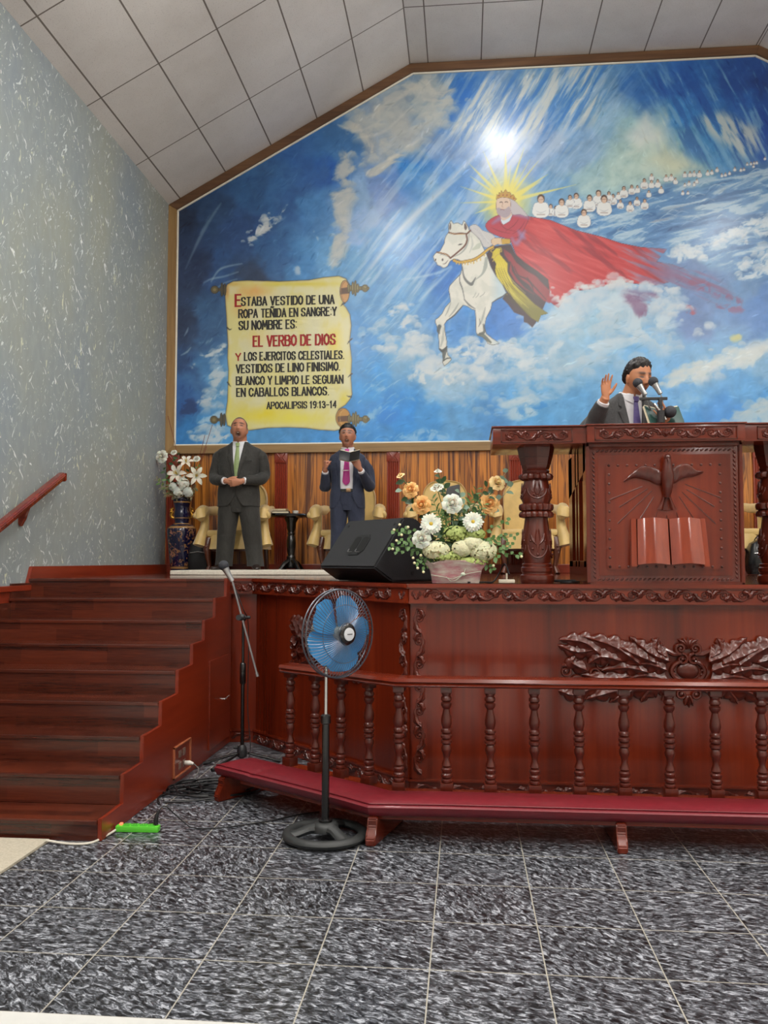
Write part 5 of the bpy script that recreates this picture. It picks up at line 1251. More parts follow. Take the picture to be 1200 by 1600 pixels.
for s in (-1, 1):
    top_e = [(0.028, 0.03), (0.06, 0.048), (0.11, 0.066), (0.155, 0.060), (0.20, 0.026), (0.252, -0.026 if s < 0 else 0.02)]
    bot_e = [(0.028, -0.05), (0.06, -0.045), (0.10, -0.022), (0.14, -0.012), (0.19, -0.005), (0.248, -0.030 if s < 0 else 0.014)]
    if s > 0: top_e = [(a * 0.86, b + 0.012) for a, b in top_e]; bot_e = [(a * 0.86, b + 0.006) for a, b in bot_e]
    ta, tb = catmull(top_e, 5), catmull(bot_e, 5); rows = []
    for i, (a, b) in enumerate(zip(ta, tb)):
        t = i / (len(ta) - 1); row = []
        for q, z in ((0, 0.0), (0.06, 0.026), (0.2, 0.030), (0.5, 0.022 + 0.004 * math.sin(i)), (0.85, 0.014), (1, 0.0)):
            p = a * (1 - q) + b * q; row.append(D0(s * p[0], p[1], z * (1 - 0.6 * t) + 0.012 * math.sin(math.pi * t) + 0.002))
        rows.append(row)
    skin_rings(bm, rows, False, False)
lput('carved_dove', bm, M_MAHOGD)
# open book
M_BOOKW = wood('book_mahogany', (104, 36, 18), (128, 48, 24), (148, 60, 32), 'z', 0.13, 0.8, 24, 0.04, 0.4, 0.0)
bm = BM(); bz0, bz1 = 1.405, 1.675; bcx = 1.206
def page(s):
    rows = []
    for k in range(31):
        t = k / 30; u = s * (0.004 + 0.178 * t); n = 0.030 + 0.040 * math.sin(math.pi * (0.06 + 0.80 * t)) ** 0.8
        rows.append([(bcx + u * (1.0 + 0.05 * (1 - q)), fy - 0.016 - n - 0.05 * (1 - q), bz0 + (bz1 - bz0) * q + 0.008 * math.sin(math.pi * t)) for q in (0, 0.25, 0.5, 0.75, 1)] + [(bcx + u, fy - 0.014, bz1 + 0.006), ])
    ins = [[(p[0][0], fy - 0.014, p[0][2])] + p for p in rows]
    skin_rings(bm, ins, False, False)
    a = ins[-1]; bm.faces.new([bm.verts.new(p) for p in a]); 
page(-1); page(1)
pages = lput('carved_book', bm, M_BOOKW)
for s in (-1, 1):
    bm = BM()
    prism(bm, [(bcx + s * 0.192, fy - 0.10, bz0 - 0.012), (bcx + s * 0.225, fy - 0.10, bz0 - 0.012), (bcx + s * 0.214, fy - 0.05, bz1 + 0.004), (bcx + s * 0.185, fy - 0.05, bz1 + 0.004)], (0, 0.06, 0.0), bevel=0.003)
    lput('book_cover', bm, M_BOOKW, None)
# sides: slatted openings
for xs_ in (bx0, bx1 - 0.025):
    bm = BM(); x0, x1 = xs_, xs_ + 0.025
    box(bm, x0, x1, fy + 0.03, 6.2, SZ, SZ + 0.10); box(bm, x0, x1, fy + 0.03, 6.2, SZ + 0.10, SZ + 0.14, bevel=0.002)
    for a, b in ((fy + 0.03, 5.46), (5.66, 5.72), (5.80, 5.86), (6.02, 6.2)): box(bm, x0, x1, a, b, SZ + 0.1, 2.137)
    prism(bm, [(x0, fy + 0.03, 1.98), (x0, 6.2, 1.86), (x0, 6.2, 2.137), (x0, fy + 0.03, 2.137)], (0.025, 0, 0))
    lput('side_panel', bm, M_MAHOG, None, False)
# columns
def column(cx, cy):
    bm = BM()
    lob = lambda n, a: (lambda th, z: 1 + a * (abs(math.cos(n * th / 2)) - 0.5))
    lathe(bm, [(0.100, 0.0), (0.106, 0.012), (0.108, 0.03), (0.104, 0.05), (0.092, 0.058), (0.092, 0.068), (0.098, 0.074), (0.098, 0.098), (0.090, 0.104), (0.092, 0.112), (0.092, 0.120), (0.086, 0.126)], 32, (cx, cy, SZ))
    lathe(bm, [(0.080, 0.126), (0.090, 0.165), (0.094, 0.21), (0.092, 0.255), (0.084, 0.32), (0.076, 0.375), (0.072, 0.405), (0.074, 0.42)], 32, (cx, cy, SZ))
    lathe(bm, [(0.082, 0.41), (0.098, 0.415), (0.102, 0.43), (0.096, 0.445), (0.084, 0.452)], 72, (cx, cy, SZ), mod=lob(14, 0.16))
    lathe(bm, [(0.084, 0.452), (0.096, 0.458), (0.101, 0.475), (0.098, 0.492), (0.086, 0.50)], 72, (cx, cy, SZ), mod=lob(14, 0.18))
    lathe(bm, [(0.084, 0.50), (0.092, 0.525), (0.093, 0.56), (0.088, 0.60), (0.078, 0.63), (0.074, 0.65)], 32, (cx, cy, SZ))
    lathe(bm, [(0.078, 0.645), (0.096, 0.655), (0.100, 0.672), (0.092, 0.685), (0.078, 0.69)], 72, (cx, cy, SZ), mod=lob(12, 0.2))
    lathe(bm, [(0.080, 0.69), (0.086, 0.705), (0.080, 0.715), (0.088, 0.73), (0.090, 0.745)], 8, (cx, cy, SZ))
    for z0, z1, r0, r1 in ((0.745, 0.79, 0.094, 0.102), (0.79, 0.85, 0.106, 0.115)): lathe(bm, [(r0, z0), (r0, z0 + 0.01), (r1, z1 - 0.008), (r1, z1)], 8, (cx, cy, SZ))
    cm = lput('column', bm, M_MAHOGD)
    bm = BM()
    for k in range(4):
        th0 = -math.pi / 2 + k * math.pi / 2
        def wrap(u, z, r): th = th0 + u / 0.09; return (cx + r * math.cos(th), cy + r * math.sin(th), SZ + z)
        class Wf:
            n = Vector((math.cos(th0), math.sin(th0), 0))
            def __init__(s, base): s.base = base
            def __call__(s, a, b, c=0.0): return Vector(wrap(a, b, s.base + c))
        f1 = Wf(0.092)
        tube(bm, [Vector(wrap(0.062 * math.sin(t), 0.245 - 0.085 * math.cos(t) * (1 if abs(t) < 1.57 else 1), 0.094)) for t in np.linspace(-1.5, 1.5, 17)], 0.006, 6)
        tube(bm, [Vector(wrap(0.062 * math.sin(t), 0.595 - 0.065 * math.cos(t), 0.092)) for t in np.linspace(-1.5, 1.5, 17)], 0.006, 6)
        for s in (-1, 1):
            leaf(bm, Wf(0.085), [(0, 0.18), (s * 0.012, 0.26), (s * 0.008, 0.34)], 0.014, 4, 0.008)
            leaf(bm, Wf(0.088), [(s * 0.008, 0.24), (s * 0.032, 0.27), (s * 0.045, 0.31)], 0.013, 3, 0.008)
            ball(bm, wrap(s * 0.03, 0.215, 0.092), 0.009, 8, 6); ball(bm, wrap(s * 0.045, 0.265, 0.089), 0.008, 8, 6)
            leaf(bm, Wf(0.086), [(0, 0.545), (s * 0.016, 0.58), (s * 0.010, 0.63)], 0.013, 3, 0.008)
            leaf(bm, Wf(0.086), [(s * 0.01, 0.56), (s * 0.034, 0.575), (s * 0.042, 0.60)], 0.011, 2, 0.007)
            ball(bm, wrap(s * 0.02, 0.552, 0.092), 0.008, 8, 6)
        ball(bm, wrap(0, 0.18, 0.095), 0.010, 8, 6); ball(bm, wrap(0, 0.54, 0.093), 0.008, 8, 6)
    link_o = lput('column_carving', bm, M_MAHOGD, None)
    link_o.parent = cm
column(0.452, 5.53); column(1.90, 5.53)
# ================================================================ furniture and equipment on the platform
M_SATIN = plain('cream_satin', (198, 168, 104), 0.42, vary=0.12, scale=9, sheen=0.3)
M_DARKWOOD = wood('dark_chair_wood', (52, 24, 14), (76, 36, 20), (98, 50, 28), 'z', 0.3, 0.4, 20, 0.1)
M_BLACK = plain('black_lacquer', (16, 15, 15), 0.25, vary=0.2, coat=0.4)
M_RUBBER = plain('black_rubber', (22, 22, 23), 0.55, vary=0.15)
M_MATTBLACK = plain('matt_black', (30, 30, 32), 0.5, vary=0.15, scale=60, bump=0.05)
M_PAGES = plain('paper', (214, 204, 176), 0.8, vary=0.05, scale=30)
M_WHITEFAB = plain('white_mat', (206, 200, 186), 0.95, vary=0.12, scale=60, bump=0.4)

def cloth_jitter(bm, amt, scale=9.0, seed=0.0):
    for v in bm.verts:
        n = mnoise.noise_vector(v.co * scale + Vector((seed, seed * 1.7, 0)))
        v.co += n * amt

# white runner on the platform
bm = BM(); box(bm, -2.86, -0.95, 8.25, 9.28, SZ + 0.002, SZ + 0.045, bevel=0.008)
bmesh.ops.subdivide_edges(bm, edges=bm.edges[:], cuts=3, use_grid_fill=True); cloth_jitter(bm, 0.003, 14)
for v in bm.verts: v.co.z = max(v.co.z, SZ + 0.002)
o = link_mesh('runner_mat', bm, M_WHITEFAB); tag(o, 'thick white runner mat under the two standing men on the platform', 'mat')

def throne_proto():
    r = thing('throne_chair', 'x', 'chair', (0, 0, 0), 0, 'satin covered throne chairs along the veneer wall')
    bm = BM()                                      # backrest, round topped and draped
    outline = [(-0.24, 0.40), (-0.245, 0.62), (-0.25, 0.80), (-0.235, 0.92), (-0.18, 1.0), (-0.09, 1.035), (0, 1.045), (0.09, 1.035), (0.18, 1.0), (0.235, 0.92), (0.25, 0.80), (0.245, 0.62), (0.24, 0.40)]
    P = [tuple(p) for p in catmull(outline, 4)]
    rings = []
    for y, k in ((0.20, 0.93), (0.185, 0.985), (0.215, 1.0), (0.265, 1.0), (0.285, 0.97)):
        rings.append([(x * k, y + 0.04 * (z - 0.4), 0.70 + (z - 0.70) * k) for x, z in P])
    skin_rings(bm, rings); cloth_jitter(bm, 0.006, 7)
    link_mesh('backrest', bm, M_SATIN, r)
    bm = BM()                                      # seat cushion and hanging skirt
    box(bm, -0.29, 0.29, -0.30, 0.26, 0.40, 0.47, bevel=0.025); link_mesh('seat', bm, M_SATIN, r)
    bm = BM(); rings = []
    for z, k in ((0.42, 1.0), (0.37, 1.03), (0.32, 1.06), (0.265, 1.09)):
        ring = []
        for i in range(64):
            a = 2 * math.pi * i / 64; c, s = math.cos(a), math.sin(a)
            x = 0.29 * abs(c) ** 0.35 * (1 if c > 0 else -1); y = 0.285 * abs(s) ** 0.35 * (1 if s > 0 else -1)
            w = 1 + (0.42 - z) * 0.25 * math.sin(i * 1.18)
            ring.append((x * k * w, y * k * w - 0.02, z))
        rings.append(ring)
    skin_rings(bm, rings, caps=False); cloth_jitter(bm, 0.006, 8, 3)
    link_mesh('skirt', bm, M_SATIN, r)
    for s in (-1, 1):                              # scrolled arms wrapped in cloth
        bm = BM()
        tube(bm, [(s * 0.30, 0.24, 0.72), (s * 0.315, 0.10, 0.70), (s * 0.335, -0.12, 0.685), (s * 0.345, -0.26, 0.68), (s * 0.345, -0.335, 0.655), (s * 0.34, -0.35, 0.61), (s * 0.335, -0.32, 0.585)], [0.045, 0.05, 0.055, 0.065, 0.068, 0.058, 0.03], 12)
        tube(bm, [(s * 0.335, -0.27, 0.66), (s * 0.325, -0.235, 0.58), (s * 0.33, -0.25, 0.48), (s * 0.35, -0.28, 0.40), (s * 0.37, -0.30, 0.30)], [0.055, 0.045, 0.055, 0.06, 0.07], 12)
        ball(bm, (s * 0.40, -0.345, 0.625), (0.03, 0.035, 0.04), 12, 8)
        cloth_jitter(bm, 0.012, 11, s + 2)
        link_mesh('armrest', bm, M_SATIN, r)
    for s in (-1, 1):
        bm = BM(); tube(bm, [(s * 0.27, -0.26, 0.38), (s * 0.285, -0.29, 0.28), (s * 0.275, -0.285, 0.18), (s * 0.26, -0.27, 0.08), (s * 0.275, -0.30, 0.02), (s * 0.28, -0.315, 0.0)], [0.042, 0.045, 0.03, 0.022, 0.03, 0.03], 10)
        for k in range(3): ball(bm, (s * 0.285, -0.325 + 0.008 * k, 0.29 - 0.035 * k), (0.02, 0.014, 0.016), 8, 6)
        for v in bm.verts: v.co.z = max(0.0, v.co.z)
        link_mesh('leg', bm, M_DARKWOOD, r)
        bm = BM(); tube(bm, [(s * 0.24, 0.22, 0.42), (s * 0.245, 0.25, 0.2), (s * 0.25, 0.27, 0.0)], [0.03, 0.026, 0.024], 8)
        for v in bm.verts: v.co.z = max(0.0, v.co.z)
        link_mesh('leg', bm, M_DARKWOOD, r)
    bm = BM(); box(bm, -0.27, 0.27, -0.27, -0.245, 0.24, 0.38, bevel=0.006); link_mesh('apron', bm, M_DARKWOOD, r)
    return r
tp = throne_proto()
spots = [(-2.49, 'cream satin throne chair behind the man with the green tie'), (-1.245, 'cream satin throne chair behind the man holding an open black book'), (-0.215, 'cream satin throne chair with a round back, behind the flower arrangement'),
         (0.68, 'cream satin throne chair behind the near carved column of the pulpit desk'), (2.72, 'cream satin throne chair half hidden past the far edge of the pulpit panel'), (3.66, 'cream satin throne chair at the edge of the photo behind the black bag')]
for i, (x, l) in enumerate(spots):
    o = tp if i == 0 else dup(tp)
    o['label'] = l; o.location = (x, 9.47, SZ + 0.001)
for s, o in ((0, tp),):                          # ribbon tied to the first chair
    bm = BM(); tube(bm, [(0.23, 0.17, 0.74), (0.245, 0.10, 0.72), (0.235, 0.08, 0.64), (0.25, 0.07, 0.56)], [(0.03, 0.012), (0.035, 0.014), (0.02, 0.012), (0.03, 0.006)], 8)
    ball(bm, (0.24, 0.13, 0.74), (0.035, 0.02, 0.03), 10, 7)
    r_ = link_mesh('ribbon', bm, plain('wine_ribbon', (96, 20, 26), 0.5), o); r_['label'] = 'dark red ribbon tied to the backrest'

# pedestal table with books
tb = thing('pedestal_table', 'small black lacquered pedestal table between two satin thrones', 'table', (-1.915, 9.50, SZ + 0.001))
bm = BM(); lathe(bm, [(0.05, 0.612), (0.16, 0.615), (0.205, 0.625), (0.215, 0.64), (0.20, 0.655), (0.0, 0.656)], 32); bmesh.ops.scale(bm, vec=(1.1, 0.9, 1), verts=bm.verts); link_mesh('table_top', bm, M_BLACK, tb)
bm = BM(); lathe(bm, [(0.05, 0.05), (0.06, 0.09), (0.045, 0.13), (0.05, 0.16), (0.05, 0.18), (0.038, 0.20), (0.046, 0.26), (0.052, 0.33), (0.045, 0.40), (0.036, 0.42), (0.044, 0.44), (0.036, 0.46), (0.05, 0.50), (0.055, 0.56), (0.085, 0.615)], 24); link_mesh('pedestal', bm, M_BLACK, tb)
for k in range(4):
    a = math.pi / 4 + k * math.pi / 2; bm = BM(); c, s = math.cos(a), math.sin(a)
    tube(bm, [(0.03 * c, 0.03 * s, 0.14), (0.09 * c, 0.09 * s, 0.10), (0.15 * c, 0.15 * s, 0.035), (0.19 * c, 0.19 * s, 0.014)], [0.03, 0.028, 0.022, 0.014], 8); link_mesh('leg', bm, M_BLACK, tb)
def closed_book(loc, rz, w, d, h, cover, label):
    r = thing('book', label, 'book', loc, rz)
    bm = BM(); box(bm, -w / 2, w / 2, -d / 2, d / 2, 0, 0.004); box(bm, -w / 2, w / 2, -d / 2, d / 2, h - 0.004, h); box(bm, w / 2 - 0.004, w / 2, -d / 2, d / 2, 0, h); link_mesh('cover', bm, cover, r, False)
    bm = BM(); box(bm, -w / 2 + 0.004, w / 2 - 0.005, -d / 2 + 0.004, d / 2 - 0.004, 0.0042, h - 0.0042); link_mesh('page_block', bm, M_PAGES, r, False)
closed_book((-2.02, 9.44, SZ + 0.659), 0.1, 0.19, 0.13, 0.028, M_MATTBLACK, 'dark closed book lying lowest on the black pedestal table')
closed_book((-2.035, 9.45, SZ + 0.689), -0.05, 0.17, 0.12, 0.024, plain('tan_cover', (176, 150, 110), 0.6), 'tan closed book lying topmost on the black pedestal table')
bm = BM(); lathe(bm, [(0.018, 0), (0.03, 0.004), (0.034, 0.02), (0.034, 0.035), (0.030, 0.035), (0.028, 0.01)], 20, caps=True); o = link_mesh('cup', bm, plain('pale_cup', (200, 196, 188), 0.3)); o.location = (-1.86, 9.46, SZ + 0.658); tag(o, 'small pale cup standing on the black pedestal table', 'cup')

# floor vase
def vase_mat():
    t = NT('cobalt_gilt_porcelain'); vec = t.mapping()
    sep = t.new('SeparateXYZ'); t.link(vec, sep.inputs[0])
    n = t.noise(vec, 17, 3, 0.6, 1.2); n2 = t.noise(t.mapping((1, 1, 0.7), loc=(4, 2, 1)), 30, 3, 0.6, 0.8)
    gold = t.ramp(n, [(0.55, (0, 0, 0, 1)), (0.60, (1, 1, 1, 1))]); pink = t.ramp(n2, [(0.60, (0, 0, 0, 1)), (0.66, (1, 1, 1, 1))])
    mid = t.math('MULTIPLY', t.math('GREATER_THAN', sep.outputs[2], 0.08), t.math('LESS_THAN', sep.outputs[2], 0.50))
    c = t.mix(t.math('MULTIPLY', gold, mid), lin(12, 14, 48), lin(132, 92, 56))
    c = t.mix(t.math('MULTIPLY', pink, mid), c, lin(168, 112, 88))
    for z, w in ((0.06, 0.012), (0.515, 0.012), (0.555, 0.006), (0.62, 0.004), (0.80, 0.008)):
        band = t.math('LESS_THAN', t.math('ABSOLUTE', t.math('SUBTRACT', sep.outputs[2], z)), w); c = t.mix(band, c, lin(150, 112, 66))
    t.col(c); t.set(rough=0.12, coat=0.5, coatr=0.05)
    return t.m
M_VASE = vase_mat(); M_GOLD = plain('gilt', (190, 140, 56), 0.3, 0.9, vary=0.1)
vs = thing('floor_vase', 'tall dark blue porcelain floor vase with gilt handles in the corner', 'vase', (-3.19, 9.58, SZ + 0.001))
bm = BM(); lathe(bm, [(0.125, 0.0), (0.128, 0.015), (0.118, 0.03), (0.122, 0.06), (0.138, 0.2), (0.156, 0.38), (0.162, 0.47), (0.158, 0.505), (0.135, 0.53), (0.10, 0.552), (0.078, 0.566), (0.074, 0.58), (0.086, 0.61), (0.094, 0.65), (0.090, 0.69), (0.082, 0.72), (0.086, 0.76), (0.096, 0.80), (0.104, 0.83), (0.106, 0.85), (0.098, 0.85), (0.085, 0.80), (0.07, 0.7)], 40); link_mesh('body', bm, M_VASE, vs)
for s in (-1, 1):
    bm = BM(); tube(bm, [(s * 0.085, 0, 0.62), (s * 0.115, -0.005, 0.63), (s * 0.125, -0.008, 0.66), (s * 0.108, -0.006, 0.69), (s * 0.128, -0.008, 0.715), (s * 0.10, 0, 0.74)], [0.014, 0.018, 0.02, 0.016, 0.018, 0.01], 8); ball(bm, (s * 0.125, -0.01, 0.695), 0.016, 8, 6); o = link_mesh('handle', bm, M_GOLD, vs); o['label'] = 'gilt scroll handle'

# ---------------------------------------------------------------- flowers
M_WROSE = plain('white_petals', (222, 216, 200), 0.6, vary=0.05, scale=30, sss=0.35)
M_CREAMF = plain('cream_petals', (232, 222, 176), 0.6, vary=0.08, scale=30, sss=0.3)
M_PEACH = plain('peach_petals', (234, 172, 104), 0.6, vary=0.10, scale=25, sss=0.35)
M_PEACHL = plain('pale_peach_petals', (236, 196, 138), 0.6, vary=0.08, scale=25, sss=0.35)
M_YELC = plain('yellow_flower_centre', (190, 160, 50), 0.7)
M_LEAFD = plain('dark_leaf', (42, 72, 34), 0.5, vary=0.25, scale=20)
M_LEAFM = plain('mid_leaf', (84, 118, 60), 0.5, vary=0.2, scale=20)
M_LEAFG = plain('grey_green_leaf', (112, 136, 116), 0.55, vary=0.15, scale=20)
M_LEAFY = plain('pale_green_filler', (158, 172, 96), 0.6, vary=0.2, scale=30)
M_STEM = plain('green_stem', (70, 92, 44), 0.6)
M_DRY = plain('dry_sprig', (126, 120, 84), 0.7, vary=0.2)

def orient(bm, c, d, start=0):
    x, y, z = frame_of(d)
    M = Matrix.Translation(c) @ Matrix((x, y, z)).transposed().to_4x4()
    bm.verts.ensure_lookup_table()
    bmesh.ops.transform(bm, matrix=M, verts=bm.verts[start:])
def rose_bm(c, d, r, mats=1, layers=5, rnd=random):
    """bud in the middle, then rings of broad cupped petals opening outwards"""
    bm = BM(); ball(bm, (0, 0, 0.12 * r), (0.24 * r, 0.24 * r, 0.40 * r), 10, 8)
    for L in range(layers):
        t = L / max(1, layers - 1); n = 3 + min(L, 3); R0 = r * (0.20 + 0.42 * t)
        for k in range(n):
            a = 2 * math.pi * k / n + L * 1.1 + rnd.uniform(-0.12, 0.12); wide = (2.5 * math.pi / n) * (0.62 - 0.1 * t); rows = []
            for i in range(7):
                u = i / 6; q = R0 * (0.35 + 0.65 * min(1, u * 1.6)) + r * (0.42 * t * u ** 3); z = r * (-0.35 + (0.95 - 0.35 * t) * u - 0.30 * t * u ** 4); w = wide * math.sin(math.pi * (0.18 + 0.62 * u)) ** 0.7 * (1.0 if u < 0.95 else 0.72)
                row = []
                for s in (-1, -0.6, -0.2, 0.2, 0.6, 1):
                    aa = a + s * w; qq = q * (1 + 0.05 * s * s * u) - r * 0.035 * (1 - s * s) * (1 - u); row.append((qq * math.cos(aa), qq * math.sin(aa), z - r * 0.14 * s * s * u))
                rows.append(row)
            skin_rings(bm, rows, False, False)
    orient(bm, c, d); return bm
def daisy_bm(c, d, r, n=22):
    bm = BM()
    for L, (k, tilt) in enumerate(((n, 0.10), (n - 4, 0.32), (n - 8, 0.6))):
        for i in range(k):
            a = 2 * math.pi * i / k + L * 0.2; ln = r * (1 - 0.18 * L) * random.uniform(0.9, 1.05); w = r * 0.09
            ca, sa = math.cos(a), math.sin(a); rows = []
            for u in (0.12, 0.5, 0.85, 1.0):
                z = ln * u * tilt - 0.15 * r * u * u; ww = w * (0.6 + u if u < 0.9 else 0.5); q = ln * u
                rows.append([(q * ca - s * ww * sa, q * sa + s * ww * ca, z + 0.02 * r * (1 - abs(s))) for s in (-1, 0, 1)])
            skin_rings(bm, rows, False, False)
    ball(bm, (0, 0, 0.04 * r), (0.2 * r, 0.2 * r, 0.14 * r), 10, 6, mat=1)
    orient(bm, c, d); return bm
def cluster_bm(c, r, n, fs, up=0.2):
    bm = BM(); n = int(n * 2.0); fs = fs * 0.86
    for i in range(n):
        v = Vector((random.gauss(0, 1), random.gauss(0, 1) - 0.5, random.gauss(0, 1) + up)).normalized(); p = Vector(c) + Vector((v.x * r[0], v.y * r[1], v.z * r[2]))
        st = len(bm.verts)
        for k in range(4):
            a = math.pi / 2 * k + random.random(); ca, sa = math.cos(a), math.sin(a); rows = []
            for u, w, z in ((0, 0.15, 0), (0.5, 0.5, 0.12), (0.85, 0.42, 0.10), (1.0, 0.1, 0.02)):
                rows.append([(fs * (u * ca - s * w * sa), fs * (u * sa + s * w * ca), fs * z) for s in (-1, 0, 1)])
            skin_rings(bm, rows, False, False)
        orient(bm, p, v + Vector((0, -0.2, 0.1)), st)
    ball(bm, c, tuple(v * 0.74 for v in r), 14, 10)
    return bm
def leaf_into(bm, p, d, n, L, W, droop=0.2, fold=0.25):
    d = Vector(d).normalized(); s = d.cross(Vector(n))
    if s.length < 1e-3: s = d.cross(Vector((1, 0, 0.3)))
    s.normalize(); nn = s.cross(d); rows = []
    for u, w in ((0, 0.06), (0.2, 0.7), (0.45, 1.0), (0.7, 0.78), (0.9, 0.35), (1.0, 0.03)):
        q = Vector(p) + d * (L * u) - Vector((0, 0, 1)) * (droop * L * u * u)
        rows.append([q + s * (W * w * k) + nn * (fold * W * w * abs(k)) for k in (-1, 0, 1)])
    skin_rings(bm, rows, False, False)
def spray_bm(base, tip, n, L, W, bend=(0, 0, 0), up=(0, -1, 0.4), r=0.003, round_=False):
    bm = BM(); b, t = Vector(base), Vector(tip); m = (b + t) / 2 + Vector(bend); pts = [Vector(p) for p in catmull([b, m, t], 8)]
    tube(bm, pts, [r * (1 - 0.6 * i / len(pts)) for i in range(len(pts))], 5)
    for i in range(n):
        u = 0.25 + 0.75 * i / max(1, n - 1); k = min(len(pts) - 2, int(u * (len(pts) - 1))); p = pts[k].lerp(pts[k + 1], u * (len(pts) - 1) - k); d = (pts[k + 1] - pts[k]).normalized()
        side = d.cross(Vector(up)).normalized() * (1 if i % 2 else -1)
        dd = d * random.uniform(0.3, 0.8) + side * random.uniform(0.7, 1.0) + Vector(up) * random.uniform(0, 0.5)
        leaf_into(bm, p, dd, Vector(up) + Vector((random.uniform(-.4, .4),) * 3), L * random.uniform(0.75, 1.15), W * random.uniform(0.8, 1.15))
    return bm

# bouquet in the floor vase
bq = thing('vase_bouquet', 'white lilies, roses and dry sprigs arranged in the blue floor vase', 'flowers', (-3.19, 9.58, SZ + 0.80))
BO = Vector((-3.19, 9.58, SZ + 0.80))
def rel(x, y, z): return Vector((x, y, z)) - BO
VB = Vector((0, 0, 0.0))
def flower_stem(parent, a, b, r=0.0025):
    bm = BM(); m = (Vector(a) + Vector(b)) / 2 + Vector((0, 0, 0.03)); tube(bm, catmull([a, m, b], 6), r, 5); return bm
wx = lambda px: -3.19 + (px - 285) * 0.00716
wz = lambda py: SZ + 0.80 + (780 - py) * 0.00706
for nm, px, py, r, d, y, m, dense in (('white_rose', 253, 706, 0.072, (-0.15, -1, 0.1), 9.52, M_WROSE, 6), ('white_rosebud', 274, 700, 0.036, (0, -0.8, 0.5), 9.50, M_WROSE, 4), ('white_rosebud', 312, 711, 0.040, (0.1, -0.8, 0.5), 9.48, M_WROSE, 4)):
    p = rel(wx(px), y, wz(py)); bm = rose_bm(p, d, r, layers=dense); o = link_mesh(nm, bm, m, bq)
    link_mesh('stem', flower_stem(bq, VB, p), M_STEM, o)
def lily_bm(c, d, r):
    bm = BM()
    for k in range(6):
        a = math.pi / 3 * k; ca, sa = math.cos(a), math.sin(a); rows = []
        for u, w, z in ((0.0, 0.06, -0.35), (0.25, 0.16, 0.0), (0.55, 0.22, 0.16), (0.82, 0.14, 0.10), (1.0, 0.02, -0.06)):
            rows.append([(r * (u * ca - s * w * sa), r * (u * sa + s * w * ca), r * (z + 0.06 * abs(s))) for s in (-1, 0, 1)])
        skin_rings(bm, rows, False, False)
    for k in range(5):
        a = 1.2566 * k; tube(bm, [(0, 0, -0.2 * r), (0.12 * r * math.cos(a), 0.12 * r * math.sin(a), 0.35 * r)], 0.03 * r, 5, mat=1); ball(bm, (0.12 * r * math.cos(a), 0.12 * r * math.sin(a), 0.36 * r), 0.05 * r, 6, 4, mat=1)
    orient(bm, c, d); return bm
for px, py, r, d in ((281, 735, 0.125, (-0.15, -1, 0.25)), (313, 739, 0.118, (0.35, -1, 0.1)), (296, 716, 0.098, (0.15, -0.7, 0.6)), (290, 745, 0.06, (0.0, -1, 0.2))):
    p = rel(wx(px), 9.46, wz(py)); o = link_mesh('lily', lily_bm(p, d, r), [M_WROSE, M_YELC], bq); link_mesh('stem', flower_stem(bq, VB, p), M_STEM, o)
for px, py, r in ((292, 752, 0.07), (284, 765, 0.062), (300, 765, 0.056), (276, 756, 0.045)):
    c = rel(wx(px), 9.45, wz(py)); o = link_mesh('white_hydrangea', cluster_bm(c, (r, r * 0.7, r), 34, 0.018), M_WROSE, bq)
for px, py, m, L in ((262, 742, M_LEAFM, 0.06), (258, 728, M_LEAFD, 0.05), (250, 748, M_LEAFM, 0.06), (310, 760, M_DRY, 0.05), (272, 715, M_LEAFD, 0.06), (280, 705, M_LEAFD, 0.06), (300, 728, M_LEAFD, 0.06), (314, 722, M_LEAFM, 0.04)):
    p = rel(wx(px), 9.50, wz(py)); link_mesh('leaf_sprig', spray_bm(VB, p, 8, L, 0.016), m, bq)
for px, py in ((262, 768), (268, 755), (256, 757), (248, 742), (275, 770), (306, 772), (312, 757), (280, 775)):
    p = rel(wx(px), 9.47, wz(py)); link_mesh('dry_sprig', spray_bm(VB + Vector((0, -0.03, 0)), p, 16, 0.05, 0.004, (0, -0.02, 0.04)), M_DRY, bq)
M_TWIG = plain('red_twig', (104, 40, 34), 0.6)
for px, py, q in ((262, 640, 0), (325, 690, 1), (322, 672, 1), (334, 655, 1)):
    p = rel(wx(px) if q else -3.36, 9.55, wz(py)); bm = BM(); tube(bm, catmull([VB, (VB + p) / 2 + Vector((0.03, 0, 0.02)), p], 8), 0.003, 5); link_mesh('red_twig', bm, M_TWIG, bq)

